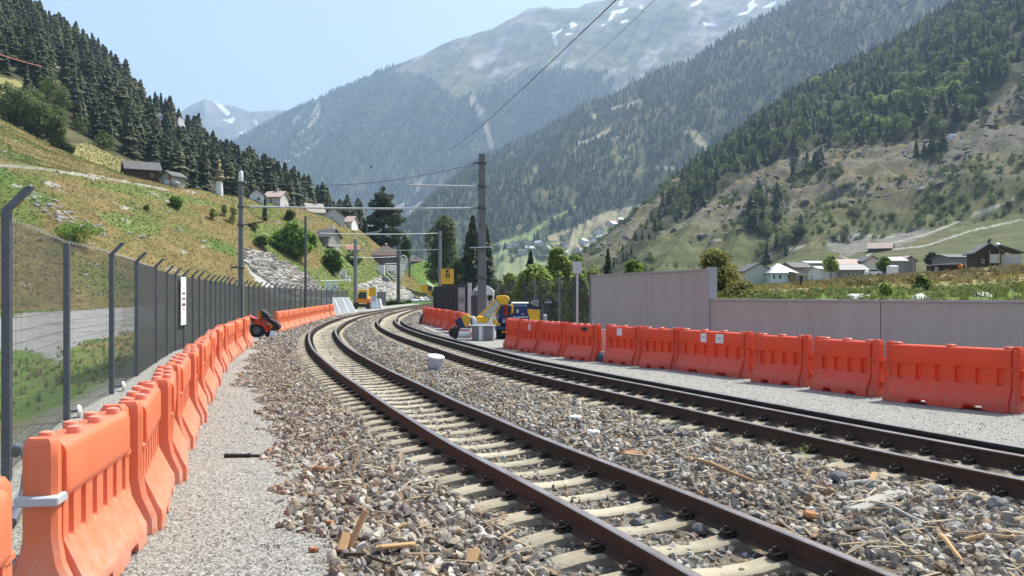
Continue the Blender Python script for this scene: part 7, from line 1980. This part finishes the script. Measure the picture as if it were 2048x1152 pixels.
    # far forests: simple crowns
    def farcone(seed):
        r = np.random.default_rng(seed); V, Fq = [], []
        for z0, z1, rd in ((.05, .55, .2), (.35, .8, .145), (.62, 1.03, .085)):
            o = len(V)
            for q in range(6): 
                kk = rd * (1.15 if q % 2 else .75) * r.uniform(.85, 1.15); V.append((kk * math.cos(q * 1.047), kk * math.sin(q * 1.047), z0 + r.uniform(-.03, .05)))
            V.append((0, 0, z1)); Fq += [(o + q, o + (q + 1) % 6, o + 6) for q in range(6)]
        return proto('far_conifer', np_mesh('far_conifer', V, Fq, M['conifer']))
    FC = [farcone(k) for k in range(4)]
    P, a, b = TC.sample(14000, rng, TC.cls); mass('ridge_forest', P, FC, rng.uniform(11, 20, len(P)), 'conifer forest covering the middle ridge', 6)
    P, a, b = TC.sample(2500, rng, TC.cls); mass('ridge_broadleaf_wood', P, PB, rng.uniform(8, 15, len(P)), 'broadleaf trees mixed into the middle ridge forest', 16)
    vil = inpoly(TC.px, TC.py, VILLAGE_C) & (fbm(TC.P, 60, 4, 302) > .05)
    P, a, b = TC.sample(150, rng, vil); mass('village_trees', P, PB + FC, rng.uniform(7, 15, len(P)), 'trees scattered between the far village houses', 7)
    P, a, b = TB.sample(34000, rng, TB.cls); mass('mountain_forest', P, FC, rng.uniform(16, 30, len(P)), 'blue conifer forest on the great mountain', 8)
forests()
def rocks_and_grass():
    rng = np_rng(55)
    # crags in the left forest
    M['crag'] = mat('pale_crag', (.50, .47, .43), (.30, .28, .26), .8, .95, bmp=.7, bscale=2.0, bdist=.4, dirt=(.14, .14, .10), dscale=.5, damt=.7)
    for k, (x, y, w, h) in enumerate(CRAGS):
        p = TG.hit(x, y); s = p.y / F
        o = link(bpy.data.objects.new('crag', stone_mesh(300 + k, M['crag'], 1.0, 3))); o.location = p + Vector((0, -1.2, h * s * .1)); o.scale = (w * s * .62, w * s * .45, h * s * .62); o.rotation_euler = (.25, .1, k)
        tag(o, ['tall pale crag in the upper left forest below the brown cable', 'pale crag between two others in the upper left forest', 'rightmost of the three pale crags in the upper left forest', 'pale cliff at the middle of the left forest', 'cliff between the middle and lower crags of the left forest', 'long pale cliff at the right rim of the left forest', 'small white rock low in the left forest above the chalet'][k], 'crag')
    M['boulder'] = instance_cols('boulder_stone', [(0, (.56, .53, .48)), (.35, (.44, .41, .37)), (.6, (.33, .31, .285)), (.8, (.50, .44, .36)), (1, (.62, .59, .54))], .9, 1.2)
    BO = [proto('boulder', stone_mesh(400 + k, M['boulder'], .7, 2)) for k in range(5)]
    def region(T, poly, n, lo, hi, name, label, protos, flat=None, tilt=.5):
        mk = inpoly(T.px, T.py, poly)
        P, j, i = T.sample(n, rng, mk); k = lo + (hi - lo) * rng.random(len(P)) ** 2
        nrm = T.n[j, i]
        rot = np.stack([rng.uniform(-tilt, tilt, len(P)) - .45, rng.uniform(-tilt, tilt, len(P)), rng.uniform(-.5, .5, len(P))], 1)
        s3 = np.stack([k * 1.3, k, k * (flat or .9)], 1)
        scatter(name, P, protos, label, rng, 0, 0, scl=s3, rot=rot)
    region(TF, [(490, 500), (530, 508), (575, 530), (620, 560), (648, 588), (600, 596), (560, 584), (505, 545), (488, 520)], 1500, .16, .8, 'rock_slope', 'pale broken rock slabs covering the slope behind the near mast', BO, .5)
    region(TF, [(738, 566), (760, 556), (790, 568), (815, 586), (840, 604), (800, 608), (740, 608), (712, 590), (715, 570)], 1300, .25, .8, 'boulder_wall', 'boulder revetment behind the orange excavator', BO)
    region(TF, [(60, 390), (110, 400), (160, 440), (230, 470), (215, 482), (120, 445), (70, 420)], 90, .1, .45, 'hill_stones', 'white stones strewn over the left hill', BO)
    region(TF, [(0, 380), (700, 430), (760, 560), (480, 590), (0, 600)], 260, .08, .35, 'scattered_stones', 'single pale stones in the hill grass', BO)
    region(TE, [(1480, 566), (1700, 548), (1700, 562), (1500, 576)], 220, .06, .2, 'track_stones', 'pale stones along the farm track before the hamlet', BO)
    # grass
    def tuft(seed, m, nb=13, spread=.32, wd=.035):
        r = np.random.default_rng(seed); V, Fq = [], []
        for k in range(nb):
            a = r.uniform(0, 6.28); q = r.uniform(0, spread); x, y = q * math.cos(a), q * math.sin(a); hgt = r.uniform(.5, 1.1); ln = r.uniform(.1, .55); b = a + r.uniform(-.8, .8)
            dx, dy = math.cos(b) * ln, math.sin(b) * ln; wx, wy = -math.sin(b) * wd, math.cos(b) * wd; o = len(V)
            V += [(x - wx, y - wy, -.1), (x + wx, y + wy, -.1), (x + dx * .35 + wx * .8, y + dy * .35 + wy * .8, hgt * .6), (x + dx * .35 - wx * .8, y + dy * .35 - wy * .8, hgt * .6), (x + dx, y + dy, hgt)]
            Fq += [(o, o + 1, o + 2), (o, o + 2, o + 3), (o + 3, o + 2, o + 4)]
        return proto('tuft', np_mesh('tuft', V, Fq, m))
    DG = [tuft(k, M['drygrass']) for k in range(3)]; GG = [tuft(10 + k, M['greengrass']) for k in range(3)]
    LF = []
    for k in range(2):
        r = np.random.default_rng(500 + k); V, Fq = leaf_arrays(r, [(0, 0, .4, .5, .5, .4)], 40, .16, .5); LF.append(proto('weed', np_mesh('weed', V, Fq, M['greengrass'])))
    def grass(name, P, prot, lo, hi, label, seed):
        r = np_rng(seed); n = len(P); k = lo + (hi - lo) * r.random(n) ** 1.5
        rot = np.stack([r.uniform(-.2, .2, n), r.uniform(-.2, .2, n), r.uniform(0, 6.28, n)], 1)
        scatter(name, P, prot, label, r, 0, 0, scl=np.stack([k * 1.2, k * 1.2, k], 1), rot=rot)
    def greenish(T):
        a = np.zeros(T.P.shape[:2]); c = np.zeros(T.P.shape[0] * T.P.shape[1] * 4, np.float32)
        T.o.data.color_attributes['cover'].data.foreach_get('color', c); c = c.reshape(T.P.shape[0], T.P.shape[1], 4)
        return c[..., 1] > c[..., 0] * 1.02
    gr = greenish(TF)
    P, _, _ = TF.sample(46000, rng, TF.cls & ~gr, (-60, 900, 220, 620)); grass('dry_hill_grass', P, DG, .07, .26, 'dry golden grass on the left hill', 61)
    P, _, _ = TF.sample(22000, rng, TF.cls & gr, (-60, 900, 220, 620)); grass('green_hill_grass', P, GG + LF, .08, .28, 'green grass patches on the left hill', 62)
    gr = greenish(TE)
    P, _, _ = TE.sample(10000, rng, ~gr & (TE.v > .95), (1380, 2120, 480, 640)); grass('dry_field_grass', P, DG, .12, .40, 'tall dry grass across the field', 63)
    P, _, _ = TE.sample(16000, rng, gr & (TE.v > .95), (1380, 2120, 480, 640)); grass('green_field_grass', P, GG + LF, .10, .30, 'green weeds and grass in the field above the wall', 64)
    P, _, _ = TG.sample(7000, rng, ~TG.cls, (-60, 700, 200, 420)); grass('meadow_edge_grass', P, DG, .2, .6, 'dry meadow grass at the foot of the left forest', 69)
    bd = inpoly(TE.px, TE.py, [(1560, 572), (1700, 558), (1900, 546), (2060, 530), (2060, 556), (1850, 568), (1650, 578)])
    P, _, _ = TE.sample(900, rng, bd); grass('bramble_band', P, [proto('bramble', leaf_proto(k)) for k in range(3)], .25, .6, 'brown brambles and scrub along the far field edge', 65)
    P, _, _ = TI.sample(9000, rng, TI.v > .9); grass('mound_grass', P, GG, .15, .4, 'short green grass on the mound', 66)
    m = VM.ravel(); idx = np.where(m)[0]; w = np.gradient(VP[:, 0, 1])[:, None].repeat(VP.shape[1], 1).ravel() * np.abs(np.gradient(VP[..., 0], axis=1)).ravel(); px = (1024 + F * VP[..., 0] / VP[..., 1]).ravel()
    w = w * m * (px > -80); w /= w.sum()
    q = rng.choice(len(w), 15000, p=w); Pv = VP.reshape(-1, 3)[q] + rng.normal(size=(15000, 3)) * np.array([.25, .3, 0])
    Pv = Pv[(fence_x(Pv[:, 1]) - Pv[:, 0]) > .35]
    far = Pv[:, 1] > 14
    c = fbm(Pv, 3, 3, 88) > -.25
    VG = [tuft(30 + k, foliage('fresh_grass_blades', (.10, .15, .03), (.20, .26, .06), .4, .55, .25) if k == 0 else bpy.data.materials['fresh_grass_blades']) for k in range(3)]
    grass('green_verge_grass', Pv[c], VG, .06, .20, 'green grass and weeds behind the mesh fence', 67)
    grass('dry_verge_grass', Pv[~c], DG, .06, .22, 'dry grass behind the mesh fence', 68)
def leaf_proto(k):
    r = np.random.default_rng(600 + k); V, Fq = leaf_arrays(r, [(0, 0, .45, .6, .5, .45), (.4, .1, .3, .4, .4, .3)], 110, .13, .3); return np_mesh('bramble', V, Fq, bpy.data.materials.get('bramble_leaves') or foliage('bramble_leaves', (.07, .062, .02), (.17, .14, .055), .6, .4, .4))
rocks_and_grass()

# ---------------------------------------------------------------- valley haze
def haze():
    m = bpy.data.materials.new('valley_haze'); m.use_nodes = True; t = m.node_tree; t.nodes.clear()
    v = t.nodes.new('ShaderNodeVolumePrincipled'); out = t.nodes.new('ShaderNodeOutputMaterial')
    v.inputs['Color'].default_value = (.43, .58, .80, 1); v.inputs['Density'].default_value = HAZE; v.inputs['Anisotropy'].default_value = .15
    t.links.new(v.outputs[0], out.inputs['Volume'])
    o = MB().box((0, 4700, 1345), (14400, 12800, 2710)).build('haze', m, smooth=0); tag(o, 'thin blue summer haze filling the whole valley', None, None, 'stuff')
HAZE = 1.3e-4
haze()
